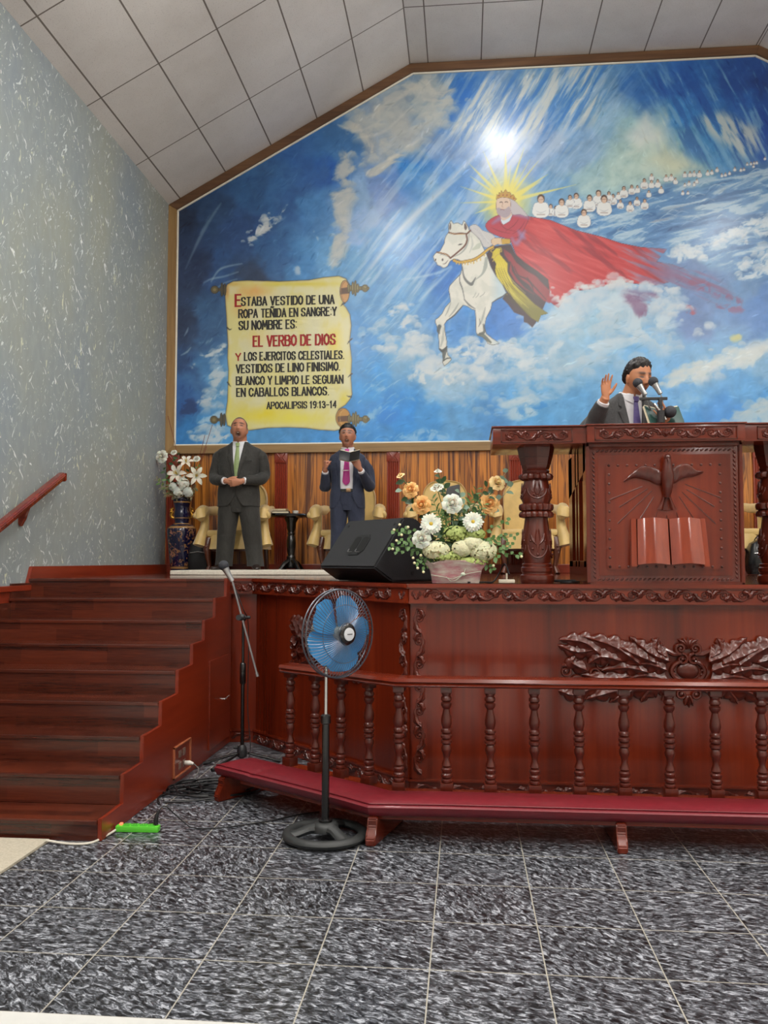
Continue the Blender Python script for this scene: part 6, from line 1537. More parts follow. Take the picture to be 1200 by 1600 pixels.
# flower arrangement in a wrapped planter
FO = Vector((-0.055, 5.52, SZ + 0.001))
fa = thing('flower_arrangement', 'peach roses, white daisies and cream blossoms in a pink wrapped planter', 'flowers', tuple(FO))
fx = lambda px, y: (px - 714) * (y / 1355.7) * 1.003
fz = lambda py, y: 1.43 + (875.6 - py) * y / 1355.7 * 1.0 - SZ
def fp_(px, py, y=-0.05): return Vector((fx(px, FO.y + y), y, fz(py, FO.y + y)))
def planter():
    t = NT('pink_gauze'); n = t.noise(t.mapping((1, 1, 3)), 9, 4, 0.6)
    t.col(t.ramp(n, [(0.38, lin(168, 112, 118)), (0.56, lin(178, 158, 150)), (0.7, lin(192, 182, 170))])); t.set(rough=0.75); t.bump(n, 0.3, 0.01); return t.m
bm = BM(); rings = []
for z, hx, hy, wv in ((0.0, 0.150, 0.075, 0), (0.04, 0.155, 0.08, 0.004), (0.085, 0.166, 0.088, 0.006), (0.11, 0.180, 0.096, 0.012), (0.132, 0.192, 0.105, 0.018)):
    ring = []
    for i in range(56):
        a = 2 * math.pi * i / 56; c, s = math.cos(a), math.sin(a); w = wv * math.sin(i * 1.35)
        ring.append((hx * abs(c) ** 0.45 * (1 if c > 0 else -1) * (1 + w), hy * abs(s) ** 0.45 * (1 if s > 0 else -1) * (1 + w), z + (wv * 0.7 * math.sin(i * 0.8) if z > 0.1 else 0)))
    rings.append(ring)
skin_rings(bm, rings); cloth_jitter(bm, 0.003, 14)
for v in bm.verts: v.co.z = max(0, v.co.z)
pl = link_mesh('wrapped_planter', bm, planter(), fa)
bm = BM(); M_RIB = plain('pale_green_ribbon', (178, 186, 166), 0.5)
yy = -0.096
tube(bm, [(-0.152, -0.085, 0.052), (-0.08, yy, 0.040), (-0.02, yy, 0.026), (0.04, yy, 0.050), (0.10, yy, 0.066), (0.156, -0.085, 0.074)], (0.002, 0.006), 6, up=(0, 1, 0)); tube(bm, [(-0.06, yy, 0.04), (-0.03, yy - .004, 0.012), (0.0, yy - .004, 0.018), (0.05, yy - .003, 0.058), (0.06, yy, 0.09)], (0.002, 0.006), 6, up=(0, 1, 0))
ball(bm, (0.045, yy - 0.003, 0.056), (0.016, 0.008, 0.012), 10, 6)
link_mesh('ribbon', bm, M_RIB, fa)
BASE = Vector((0, 0, 0.11))
def put_rose(nm, px, py, rp, d, m, y=-0.06, layers=5):
    c = fp_(px, py, y); o = link_mesh(nm, rose_bm(c, d, rp * 0.0042, layers=layers), m, fa); link_mesh('stem', flower_stem(fa, BASE, c, 0.003), M_STEM, o); return o
for a in ((644, 765, 12, (-0.2, -1, 0.2), M_PEACH), (661, 789, 14, (-0.1, -1, 0.05), M_PEACH), (779, 755, 12, (0.3, -0.9, 0.4), M_PEACHL), (767, 787, 15, (0.15, -1, 0.15), M_PEACH)): put_rose('peach_rose', *a)
put_rose('peach_rosebud', 628, 742, 6.5, (-0.4, -0.5, 0.8), M_PEACHL, layers=3)
put_rose('white_rosebud', 687, 736, 6, (0, -0.4, 1), M_WROSE, layers=3); put_rose('white_rosebud', 685, 761, 10, (-0.2, -0.6, 0.8), M_WROSE, layers=4)
put_rose('white_peony', 709, 787, 15, (0.05, -1, 0.25), M_WROSE, -0.08, 6); put_rose('white_carnation', 661, 842, 14, (-0.2, -1, 0.2), M_WROSE, -0.09, 6)
for px, py, r in ((676, 819, 17), (741, 816, 16)):
    c = fp_(px, py, -0.09); o = link_mesh('white_daisy', daisy_bm(c, (0.05, -1, 0.25), r * 0.0042), [M_WROSE, M_YELC], fa); link_mesh('stem', flower_stem(fa, BASE, c, 0.003), M_STEM, o)
for px, py, rx, rz_ in ((684, 860, 20, 13), (724, 857, 15, 12), (756, 861, 20, 14), (740, 850, 16, 10)):
    c = fp_(px, py, -0.06); link_mesh('cream_hydrangea', cluster_bm(c, (rx * 0.0042, 0.05, rz_ * 0.0042), 60, 0.017), M_CREAMF, fa)
for px, py, rx, rz_ in ((715, 835, 22, 12), (700, 870, 26, 8), (745, 835, 14, 8), (738, 878, 24, 7)):
    c = fp_(px, py, -0.05); link_mesh('green_filler', cluster_bm(c, (rx * 0.0042, 0.05, rz_ * 0.0042), 60, 0.012), M_LEAFY, fa)
SPR = [(618, 830, 'E'), (612, 855, 'E'), (622, 862, 'E'), (634, 826, 'E'), (640, 848, 'E'), (628, 845, 'E'), (648, 862, 'E'), (655, 878, 'E'), (808, 838, 'E'), (812, 868, 'E'), (795, 815, 'E'), (790, 860, 'E'), (778, 872, 'E'), (790, 838, 'E'), (800, 852, 'E'), (770, 845, 'E'),
       (634, 752, 'D'), (652, 795, 'D'), (640, 780, 'D'), (770, 770, 'D'), (762, 762, 'D'), (696, 755, 'D'), (690, 745, 'D'), (800, 762, 'G'), (792, 740, 'G'), (720, 770, 'G'), (728, 788, 'G'), (786, 752, 'G'), (630, 766, 'G'),
       (690, 805, 'P'), (700, 800, 'P'), (716, 805, 'P'), (724, 800, 'P'), (740, 775, 'P'), (748, 765, 'P'), (756, 790, 'P'), (678, 780, 'P'), (684, 800, 'P'), (752, 775, 'P'), (665, 885, 'E'), (770, 890, 'E'), (672, 880, 'E'), (690, 832, 'D'), (750, 838, 'D'), (720, 820, 'D')]
for px, py, k in SPR:
    m, n, L, W = {'E': (M_LEAFM, 11, 0.032, 0.013), 'D': (M_LEAFD, 7, 0.055, 0.017), 'G': (M_LEAFG, 7, 0.05, 0.019), 'P': (M_LEAFM, 14, 0.055, 0.006)}[k]
    p = fp_(px, py, random.uniform(-0.09, 0.04)); link_mesh('leaf_sprig', spray_bm(BASE + Vector((random.uniform(-.08, .08), random.uniform(-.03, .03), 0)), p, n, L, W, (0, 0, 0.05)), m, fa)
bm = BM()
for px, py in ((618, 828), (622, 845), (616, 858), (630, 836), (640, 824), (627, 820), (815, 870), (650, 880), (655, 888), (648, 872), (772, 884), (660, 868), (664, 894)):
    ball(bm, fp_(px, py, -0.08), 0.009, 8, 6)
link_mesh('small_buds', bm, M_CREAMF, fa)

# little grey box on a stand behind the flowers
sp = thing('stand_box', 'small dark grey box on a thin pole behind the flower arrangement', 'stand', (-0.085, 6.15, SZ + 0.001))
bm = BM(); prism(bm, [(-0.05, -0.03, 0.58), (0.06, -0.03, 0.56), (0.055, -0.03, 0.68), (-0.035, -0.03, 0.66)], (0, 0.06, 0), bevel=0.006); link_mesh('box', bm, plain('dark_grey_plastic', (78, 78, 80), 0.5), sp)
bm = BM(); tube(bm, [(0, 0, 0.02), (0, 0, 0.575)], 0.012, 10); lathe(bm, [(0.10, 0.0), (0.10, 0.012), (0.02, 0.022)], 24); link_mesh('pole', bm, M_MATTBLACK, sp)

# wedge monitor
P0 = Vector((-0.54, 5.63, SZ + 0.002)); Wd = Vector((-0.67, 0.742, 0)); Dd = Vector((0.742, 0.67, 0))
mon = thing('stage_monitor', 'large black wedge loudspeaker at the slanting platform edge', 'loudspeaker', tuple(P0), math.atan2(0.742, -0.67))
# local: x runs along the cabinet, y is minus depth
prof = [(0.09, 0.0), (-0.06, 0.095), (0.185, 0.425), (0.29, 0.425), (0.47, 0.30), (0.50, 0.07), (0.46, 0.0)]
Wm = 0.66
bm = BM(); prism(bm, [(0, -d, z) for d, z in prof], (Wm, 0, 0), bevel=0.012); link_mesh('cabinet', bm, plain('textured_black_paint', (40, 40, 43), 0.42, vary=0.1, scale=120, bump=0.12), mon)
sd = Vector((0, -(0.185 + 0.06), 0.33)).normalized(); sn = Vector((0, sd.z, -sd.y)); sn = sn if sn.y > 0 else -sn
Fs = Plane2((Wm / 2, 0.06 + 0.0, 0.095), (-1, 0, 0), sd, sn)
bm = BM()
octo = [(-0.09, 0.12), (-0.05, 0.10), (0.06, 0.10), (0.10, 0.14), (0.10, 0.24), (0.07, 0.275), (-0.06, 0.275), (-0.09, 0.25)]
prism(bm, [Fs(u, v, -0.002) for u, v in octo], tuple(sn * 0.006), bevel=0.002); h = link_mesh('handle_plate', bm, plain('handle_plate', (26, 26, 28), 0.4), mon)
for u in (-0.04, 0.048):
    bm = BM(); pts = [(u - 0.034, 0.14), (u - 0.018, 0.125), (u + 0.024, 0.125), (u + 0.036, 0.14), (u + 0.036, 0.24), (u + 0.02, 0.255), (u - 0.02, 0.255), (u - 0.034, 0.24)]
    prism(bm, [Fs(a, b, 0.003) for a, b in pts], tuple(sn * 0.002)); link_mesh('grip_shade', bm, plain('recess_shade_black', (6, 6, 7), 0.6), h, False)  # flat near-black plate standing in for the shade inside the grip hollow
    bm = BM(); tube(bm, [Fs(u - 0.034, 0.15, 0.007), Fs(u - 0.032, 0.128, 0.008), Fs(u - 0.012, 0.122, 0.008), Fs(u + 0.024, 0.123, 0.007)], 0.0035, 6); link_mesh('grip_rim', bm, plain('grip_rim', (90, 90, 92), 0.35), h)
for u, v in ((-0.27, 0.36), (0.27, 0.36)):
    bm = BM(); tube(bm, [Fs(u, v, -0.001), Fs(u, v, 0.003)], 0.011, 12); link_mesh('bolt', bm, M_RUBBER, mon)
for d, z in ((0.24, 0.34), (0.26, 0.06), (0.42, 0.25)):
    bm = BM(); tube(bm, [(-0.001, -d, z), (-0.004, -d, z)], 0.012, 12); link_mesh('bolt', bm, M_RUBBER, mon)

# things lying by the column
bm = BM(); box(bm, -0.05, 0.05, -0.03, 0.03, 0, 0.022, bevel=0.005); gm = link_mesh('mic_base', bm, plain('ivory_plastic', (196, 188, 170), 0.5), None, True, (0.262, 5.50, SZ + 0.002))  # ivory microphone base, its short neck below
tag(gm, 'small ivory plastic box on the platform edge beside the carved column', 'box')
bm = BM(); tube(bm, [(0.0, 0, 0.02), (0, 0, 0.06)], 0.006, 8); link_mesh('neck', bm, plain('ivory_plastic_neck', (196, 188, 170), 0.5), gm)
bm = BM(); tube(bm, catmull([(0.28, 5.52, SZ + 0.055), (0.255, 5.60, SZ + 0.12), (0.22, 5.62, SZ + 0.06), (0.18, 5.56, SZ + 0.008), (0.12, 5.50, SZ + 0.007), (0.02, 5.44, SZ + 0.007)], 8), 0.005, 6)
o = link_mesh('cable', bm, M_RUBBER); tag(o, 'black cable looping up from the small ivory box', 'cable')
bm = BM(); tube(bm, catmull([(0.60, 5.55, SZ + 0.007), (0.66, 5.50, SZ + 0.007), (0.72, 5.62, SZ + 0.007), (0.60, 5.66, SZ + 0.007), (0.56, 5.60, SZ + 0.015), (0.70, 5.58, SZ + 0.016)], 8), 0.006, 6)
o = link_mesh('cable', bm, M_RUBBER); tag(o, 'black cable coiled between the carved column and the pulpit panel', 'cable')

# bags
def bag(name, label, loc, w, d, h, mat):
    r = thing(name, label, 'bag', loc)
    bm = BM(); rings = []
    for z, k in ((0, 0.86), (0.03 * h / 0.3, 0.97), (0.35 * h, 1.0), (0.7 * h, 0.94), (0.92 * h, 0.78), (h, 0.45)):
        rings.append([(w / 2 * k * abs(math.cos(a)) ** 0.6 * (1 if math.cos(a) > 0 else -1), d / 2 * k * abs(math.sin(a)) ** 0.6 * (1 if math.sin(a) > 0 else -1), z) for a in np.linspace(0, 2 * math.pi, 29)[:-1]])
    skin_rings(bm, rings); cloth_jitter(bm, 0.012, 9)
    for v in bm.verts: v.co.z = max(v.co.z, 0)
    link_mesh('body', bm, mat, r)
    for s in (-1, 1):
        bm = BM(); tube(bm, catmull([(-w * 0.25, s * d * 0.3, h * 0.85), (-w * 0.12, s * d * 0.32, h * 1.12), (w * 0.12, s * d * 0.32, h * 1.12), (w * 0.25, s * d * 0.3, h * 0.85)], 6), (0.012, 0.005), 6); link_mesh('strap', bm, mat, r)
    bm = BM(); tube(bm, [(-w * 0.36, -d * 0.47, h * 0.62), (0, -d * 0.53, h * 0.66), (w * 0.36, -d * 0.47, h * 0.62)], 0.004, 6); link_mesh('zip', bm, M_CHROME, r)
bag('backpack', 'soft black bag on the floor between the blue vase and a throne', (-2.95, 9.52, SZ + 0.002), 0.26, 0.2, 0.36, plain('black_nylon', (18, 18, 20), 0.6, bump=0.1))
bag('handbag', 'shiny black handbag on the platform past the pulpit panel', (3.00, 9.05, SZ + 0.002), 0.36, 0.22, 0.34, plain('black_leather', (14, 14, 16), 0.25, bump=0.1))

# ================================================================ equipment on the church floor
# pedestal fan
M_CAGE = plain('dark_wire', (96, 98, 106), 0.3, 0.8, vary=0.1)
fan = thing('pedestal_fan', 'black pedestal fan with blue blades and round wire cage', 'fan', (-0.72, 4.50, 0.0))
bm = BM(); tube(bm, [(0.195 * math.cos(a), 0.195 * math.sin(a), 0.028) for a in np.linspace(0, 2 * math.pi, 49)], (0.028, 0.022), 10, caps=False)
for k in range(3):
    a = math.radians(75 + 120 * k); c, s = math.cos(a), math.sin(a)
    tube(bm, [(0.02 * c, 0.02 * s, 0.06), (0.08 * c, 0.08 * s, 0.055), (0.14 * c, 0.14 * s, 0.036), (0.19 * c, 0.19 * s, 0.028)], [(0.05, 0.03), (0.032, 0.024), (0.036, 0.02), (0.05, 0.016)], 10)
lathe(bm, [(0.07, 0.045), (0.068, 0.07), (0.055, 0.085), (0.03, 0.09)], 24)
link_mesh('base', bm, plain('grey_black_plastic', (40, 42, 42), 0.5, vary=0.1), fan)
bm = BM(); tube(bm, [(0, 0, 0.07), (0, 0, 0.62)], 0.020, 16); lathe(bm, [(0.021, 0.585), (0.027, 0.59), (0.027, 0.628), (0.018, 0.635)], 18); lathe(bm, [(0.024, 0.085), (0.036, 0.088), (0.036, 0.10), (0.024, 0.105)], 18); link_mesh('lower_tube', bm, M_BLACK, fan)
bm = BM(); tube(bm, [(0, 0, 0.6), (0, 0, 0.90)], 0.0105, 12); link_mesh('upper_tube', bm, M_CHROME, fan)
HC = Vector((0.055, 0.02, 1.05)); fd = Vector((0.755, -0.656, 0.0)); fx_, fy_, _ = frame_of(fd)
FM = Matrix.Translation(HC) @ Matrix((fx_, fy_, fd)).transposed().to_4x4()
def fput(name, bm, mat, parent=None): bmesh.ops.transform(bm, matrix=FM, verts=bm.verts); return link_mesh(name, bm, mat, parent or fan)
bm = BM(); lathe(bm, [(0.035, -0.16), (0.058, -0.15), (0.064, -0.11), (0.062, -0.05), (0.045, -0.03), (0.012, -0.028), (0.010, 0.03)], 24); fput('motor_housing', bm, plain('grey_plastic', (120, 122, 120), 0.4))
bm = BM(); tube(bm, [(0, 0, 0.88), (0, 0.0, 0.96), (HC.x - fd.x * 0.08, HC.y - fd.y * 0.08, HC.z - 0.03)], [0.018, 0.02, 0.024], 10); link_mesh('neck', bm, M_BLACK, fan)
R_ = 0.228
for nm, zf, dome in (('front_grille', 0.025, 0.055), ('rear_grille', -0.005, -0.06)):
    bm = BM(); n = 72
    for i in range(n):
        a = 2 * math.pi * i / n; pts = []
        for q in (0.055, 0.12, 0.18, 0.21, R_):
            t = q / R_; aa = a + 0.35 * (1 - t); pts.append((q * math.cos(aa), q * math.sin(aa), zf + dome * (1 - t ** 3)))
        tube(bm, pts, 0.0015, 4, caps=False)
    for q, r in ((R_, 0.0045), (0.15, 0.0016), (0.056, 0.003)):
        t = q / R_; tube(bm, [(q * math.cos(a), q * math.sin(a), zf + dome * (1 - t ** 3)) for a in np.linspace(0, 2 * math.pi, 61)], r, 6, caps=False)
    fput(nm, bm, M_CAGE)
bm = BM(); lathe(bm, [(0.0, 0.072), (0.04, 0.074), (0.052, 0.08), (0.054, 0.086), (0.048, 0.092), (0.034, 0.094)], 32, mod=lambda th, z: 1 + (0.02 * math.cos(24 * th) if z < 0.09 else 0)); cap = fput('hub_ring', bm, M_BLACK)
bm = BM(); lathe(bm, [(0.034, 0.092), (0.033, 0.098), (0.0, 0.101)], 32); cb = fput('hub_badge', bm, plain('badge_silver', (196, 198, 202), 0.3), cap)
bm = BM()
for k in range(5): box(bm, -0.016 + 0.007 * k, -0.011 + 0.007 * k, -0.002, 0.003, 0.1005, 0.1015)
fput('badge_mark', bm, M_BLACK, cap)
t = NT('blue_translucent_plastic'); t.col(lin(76, 158, 222)); t.set(rough=0.25, trans=0.35, ior=1.2); M_BLADE = t.m
bl = None
for k in range(5):
    bm = BM(); rows = []
    for q, a0, a1 in ((0.03, -0.60, 0.60), (0.07, -0.72, 0.60), (0.11, -0.76, 0.58), (0.15, -0.76, 0.54), (0.18, -0.70, 0.46), (0.198, -0.52, 0.28), (0.204, -0.2, 0.0)):
        row = []
        for j in range(9):
            u = j / 8; a = a0 + (a1 - a0) * u + 2 * math.pi * k / 5; row.append((q * math.cos(a), q * math.sin(a), 0.012 + 0.030 * (u - 0.5) * min(1, q / 0.1)))
        rows.append(row)
    skin_rings(bm, rows, False, False)
    fput('blade', bm, M_BLADE)
bm = BM(); lathe(bm, [(0.036, -0.02), (0.036, 0.03), (0.025, 0.038), (0.0, 0.04)], 24); fput('blade_hub', bm, plain('smoky_hub', (150, 160, 160), 0.25))

# microphone stand and microphone
ms = thing('microphone_stand', 'black boom microphone stand with folding tripod beside the platform steps', 'microphone stand', (-1.56, 6.05, 0))
bm = BM(); tube(bm, [(0, 0, 0.06), (0, 0, 0.60)], 0.014, 12); lathe(bm, [(0.016, 0.56), (0.022, 0.57), (0.022, 0.70), (0.016, 0.71)], 14); tube(bm, [(0, 0, 0.6), (0, 0, 1.02)], 0.010, 10); link_mesh('pole', bm, M_BLACK, ms)
bm = BM(); lathe(bm, [(0.02, 0.05), (0.034, 0.06), (0.036, 0.10), (0.026, 0.13), (0.017, 0.14)], 14); tube(bm, [(-0.03, 0, 0.12), (-0.06, 0, 0.12)], 0.012, 8); link_mesh('tripod_hub', bm, M_MATTBLACK, ms)
for a in (188, 236, 20):
    c, s = math.cos(rad(a)), math.sin(rad(a)); bm = BM(); tube(bm, [(0.02 * c, 0.02 * s, 0.085), (0.24 * c, 0.24 * s, 0.02)], 0.010, 8); lg = link_mesh('leg', bm, M_BLACK, ms)
    bm = BM(); tube(bm, [(0.22 * c, 0.22 * s, 0.022), (0.27 * c, 0.27 * s, 0.013)], 0.0125, 8); link_mesh('rubber_foot', bm, M_RUBBER, lg)
bt, tp_ = Vector((0.135, -0.12, 0.63)), Vector((-0.055, -0.10, 1.285))
clutch = bt.lerp(tp_, 0.62)
bm = BM(); tube(bm, [bt, tp_], 0.0075, 8); tube(bm, [bt, bt.lerp(tp_, 0.04)], 0.011, 8); link_mesh('boom', bm, plain('grey_metal_tube', (150, 150, 152), 0.3, 0.7), ms)
bm = BM(); tube(bm, [(0, 0.02, 1.02), (0, -0.13, 1.035)], 0.020, 10); ball(bm, clutch, 0.024, 10, 8); tube(bm, [(0.02, -0.02, 1.03), (0.055, -0.02, 1.03)], 0.011, 8); link_mesh('clutch', bm, M_MATTBLACK, ms)
bm = BM(); tube(bm, catmull([tp_, tp_.lerp(bt, 0.3) + Vector((0.02, 0.02, 0)), Vector((0.03, 0.03, 0.95)), Vector((0.03, 0.03, 0.4)), Vector((0.06, -0.02, 0.08)), Vector((0.02, -0.3, 0.008)), Vector((-0.1, -0.45, 0.008))], 8), 0.0035, 6); cable_m = link_mesh('cable', bm, M_RUBBER, ms)
mt = Vector((-1.56, 6.05, 0)) + tp_; md = (tp_ - bt).normalized(); md = (md + Vector((-0.25, -0.1, 0.0))).normalized()
M_FOAM = plain('dark_mesh_ball', (44, 46, 52), 0.75, vary=0.2, scale=200, bump=0.4)
def microphone(label, loc, d, r, L, handle):
    m_ = thing('microphone', label, 'microphone', tuple(loc)); d = Vector(d).normalized()
    bm = BM(); ball(bm, d * (L + r * 0.7), r, 18, 12); link_mesh('grille', bm, M_FOAM, m_)
    bm = BM(); tube(bm, [Vector((0, 0, 0)), d * L * 0.5, d * L, d * (L + r * 0.2)], [r * 0.45, r * 0.52, r * 0.72, r * 0.78], 14); link_mesh('handle', bm, handle, m_)
    return m_
M_SILVER = plain('silver_mic_body', (176, 176, 176), 0.28, 0.8, vary=0.05)
mic = microphone('dark handheld microphone clipped on the boom stand by the steps', mt, md, 0.036, 0.10, M_SILVER)
# microphones on the desk
for label, px_, pz_, y_, d in (('ball microphone on a gooseneck in front of the preacher\'s mouth', 1.205, 2.530, 5.86, (-0.45, 0.2, 0.85)), ('ball microphone on a gooseneck beside the preacher\'s cheek', 1.302, 2.535, 5.86, (-0.42, 0.2, 0.9))):
    m_ = microphone(label, (px_, y_, pz_), d, 0.033, 0.075, M_SILVER)
    bm = BM(); dv = Vector(d).normalized()
    bx = 1.255 if px_ < 1.25 else 1.29
    tube(bm, [Vector(p) - Vector((px_, y_, pz_)) for p in catmull([(px_, y_, pz_), (px_ + 0.012, y_ - 0.01, pz_ - 0.06), (bx + (0.0 if px_ < 1.25 else 0), y_ - 0.0, 2.38), (bx, y_, 2.249)], 8)], 0.0045, 8); link_mesh('gooseneck', bm, plain('gooseneck_grey', (120, 120, 118), 0.35, 0.6), m_)
    bm = BM(); lathe(bm, [(0.03, 0), (0.03, 0.008), (0.012, 0.02), (0.006, 0.03)], 16, (bx - px_, 0, 2.248 - pz_)); link_mesh('desk_base', bm, M_MATTBLACK, m_)
ds = thing('desk_stand', 'black adjustable stand with clamp on the pulpit desk, between the two ball microphones', 'stand', (1.285, 5.78, 2.249))
bm = BM(); tube(bm, [(0, 0, 0.0), (0, 0, 0.20)], 0.012, 10); lathe(bm, [(0.045, 0), (0.045, 0.01), (0.015, 0.02)], 20); tube(bm, [(0, 0, 0.08), (0, 0, 0.16)], 0.026, 12); link_mesh('post', bm, M_MATTBLACK, ds)
bm = BM(); box(bm, -0.13, 0.05, 0.02, 0.035, 0.235, 0.255, bevel=0.004); box(bm, -0.01, 0.01, 0.0, 0.03, 0.19, 0.245); link_mesh('bar', bm, M_MATTBLACK, ds)
bm = BM(); tube(bm, [(0.03, 0, 0.10), (-0.02, -0.01, 0.17), (-0.045, -0.01, 0.205)], [0.012, 0.011, 0.009], 10); link_mesh('clamp_arm', bm, M_CHROME, ds)
bm = BM(); ball(bm, (0.065, 0.02, 0.155), 0.040, 16, 10); o = link_mesh('foam_ball', bm, M_FOAM, ds)

# cable heap
M_CABLE = plain('cable_black', (18, 18, 20), 0.45)
ch = thing('cable_coil', 'heap of black cable coiled on the tiles beside the steps', 'cable', (-1.575, 5.36, 0))
bm = BM(); rc = random.Random(3); pts = []
for k in range(9):
    cx, cy = rc.uniform(-0.05, 0.07), rc.uniform(-0.06, 0.06); ra, rb = rc.uniform(0.14, 0.26), rc.uniform(0.10, 0.2); ph = rc.uniform(0, 6)
    for i in range(14):
        a = ph + 2 * math.pi * i / 14; pts.append((cx + ra * math.cos(a), cy + rb * math.sin(a), 0.008 + 0.003 * k + 0.004 * math.sin(3 * a + k)))
tube(bm, catmull(pts, 3), 0.006, 6); link_mesh('coil', bm, M_CABLE, ch)
bm = BM(); tube(bm, catmull([(-0.22, -0.32, 0.007), (-0.26, -0.16, 0.007), (-0.1, 0.05, 0.02), (0.1, 0.1, 0.02), (0.24, 0.02, 0.008)], 8), 0.006, 6); tube(bm, catmull([(-0.2, -0.3, 0.007), (-0.05, -0.28, 0.012), (0.12, -0.2, 0.02), (0.22, -0.05, 0.012)], 8), 0.006, 6); link_mesh('loose_end', bm, M_CABLE, ch)
pg = thing('plug_lead', 'white plug pushed into the side panel outlet, its grey lead hanging to the floor', 'plug', (SXR + 0.032, 5.65, 0.10))
bm = BM(); tube(bm, [(0.0, 0, 0), (0.03, 0, 0), (0.06, -0.005, -0.004)], [0.014, 0.016, 0.008], 10); link_mesh('plug', bm, plain('white_plug', (214, 210, 200), 0.4), pg)
bm = BM(); tube(bm, catmull([(0.06, -0.005, -0.004), (0.10, -0.02, -0.04), (0.09, -0.10, -0.085), (0.14, -0.22, -0.091), (0.26, -0.15, -0.088)], 8), 0.004, 6); link_mesh('lead', bm, plain('grey_lead', (96, 92, 88), 0.5), pg)

# power strip
ps = thing('power_strip', 'green power strip with lit red switch on the floor tiles', 'power strip', (-1.725, 4.53, 0.0), 0.04)
t = NT('green_plastic'); t.col(lin(92, 200, 56)); t.set(rough=0.3, spec=0.5); M_GREEN = t.m
bm = BM(); box(bm, -0.115, 0.115, -0.024, 0.024, 0.001, 0.034, bevel=0.008); body = link_mesh('body', bm, M_GREEN, ps)
for k in range(4):
    bm = BM(); x = -0.06 + 0.045 * k; box(bm, x - 0.018, x + 0.018, -0.018, 0.018, 0.034, 0.0375, bevel=0.002)
    s_ = link_mesh('socket', bm, plain('green_socket', (74, 176, 50), 0.4) if k == 0 else bpy.data.materials['green_socket'], body)
    bm = BM(); box(bm, x - 0.008, x - 0.005, -0.006, 0.006, 0.0376, 0.0382); box(bm, x + 0.005, x + 0.008, -0.006, 0.006, 0.0376, 0.0382); so = link_mesh('slot', bm, M_RUBBER, body, False)
t = NT('lit_switch'); t.col(lin(240, 120, 90)); t.b.inputs['Emission Color'].default_value = lin(255, 120, 80); t.set(emis=1.2)
bm = BM(); box(bm, -0.098, -0.082, -0.01, 0.01, 0.034, 0.044, bevel=0.003); o = link_mesh('switch', bm, t.m, body); o['label'] = 'glowing red switch'
bm = BM(); tube(bm, catmull([(-0.110, -0.004, 0.014), (-0.130, -0.09, 0.008), (-0.17, -0.215, 0.007), (-0.27, -0.235, 0.007), (-0.39, -0.235, 0.022)], 6), 0.006, 8); link_mesh('flex', bm, plain('white_flex', (206, 200, 186), 0.5), ps)
bp = thing('plug_lead', 'black plug standing in the green power strip with its thin black lead', 'plug', (-1.630, 4.536, 0.039))
bm = BM(); tube(bm, [(0, 0, 0.0), (0, 0, 0.025), (0.004, 0.004, 0.05), (0.012, 0.008, 0.07)], [0.013, 0.013, 0.009, 0.005], 10); link_mesh('plug', bm, M_RUBBER, bp)
bm = BM(); tube(bm, catmull([(0.012, 0.008, 0.07), (0.04, 0.03, 0.085), (0.09, 0.06, 0.03), (0.16, 0.08, -0.033), (0.24, 0.06, -0.034), (0.36, 0.10, -0.034), (0.55, 0.22, -0.034), (0.70, 0.36, -0.034), (0.80, 0.42, -0.034)], 8), 0.0035, 6); link_mesh('lead', bm, M_RUBBER, bp)

# carpet at the foot of the steps
M_CARPET = plain('beige_carpet', (176, 168, 150), 0.95, vary=0.14, scale=90, bump=0.5)
bm = BM(); box(bm, -3.40, -2.11, 2.95, 4.325, 0.001, 0.016, bevel=0.004); o = link_mesh('carpet', bm, M_CARPET); tag(o, 'beige carpet on the tiles at the foot of the dark steps', 'carpet')
# ================================================================ people
def remeshed(bm, voxel, smooth_it=4):
    me = bpy.data.meshes.new('tmp'); bm.to_mesh(me); bm.free()
    o = bpy.data.objects.new('tmp', me); C.objects.link(o)
    md_ = o.modifiers.new('r', 'REMESH'); md_.mode = 'VOXEL'; md_.voxel_size = voxel; md_.adaptivity = 0
    sm = o.modifiers.new('s', 'SMOOTH'); sm.iterations = smooth_it; sm.factor = 0.5
    bpy.context.view_layer.update()
    out = bpy.data.meshes.new_from_object(o.evaluated_get(bpy.context.evaluated_depsgraph_get()))
    bpy.data.objects.remove(o); bpy.data.meshes.remove(me)
    return out

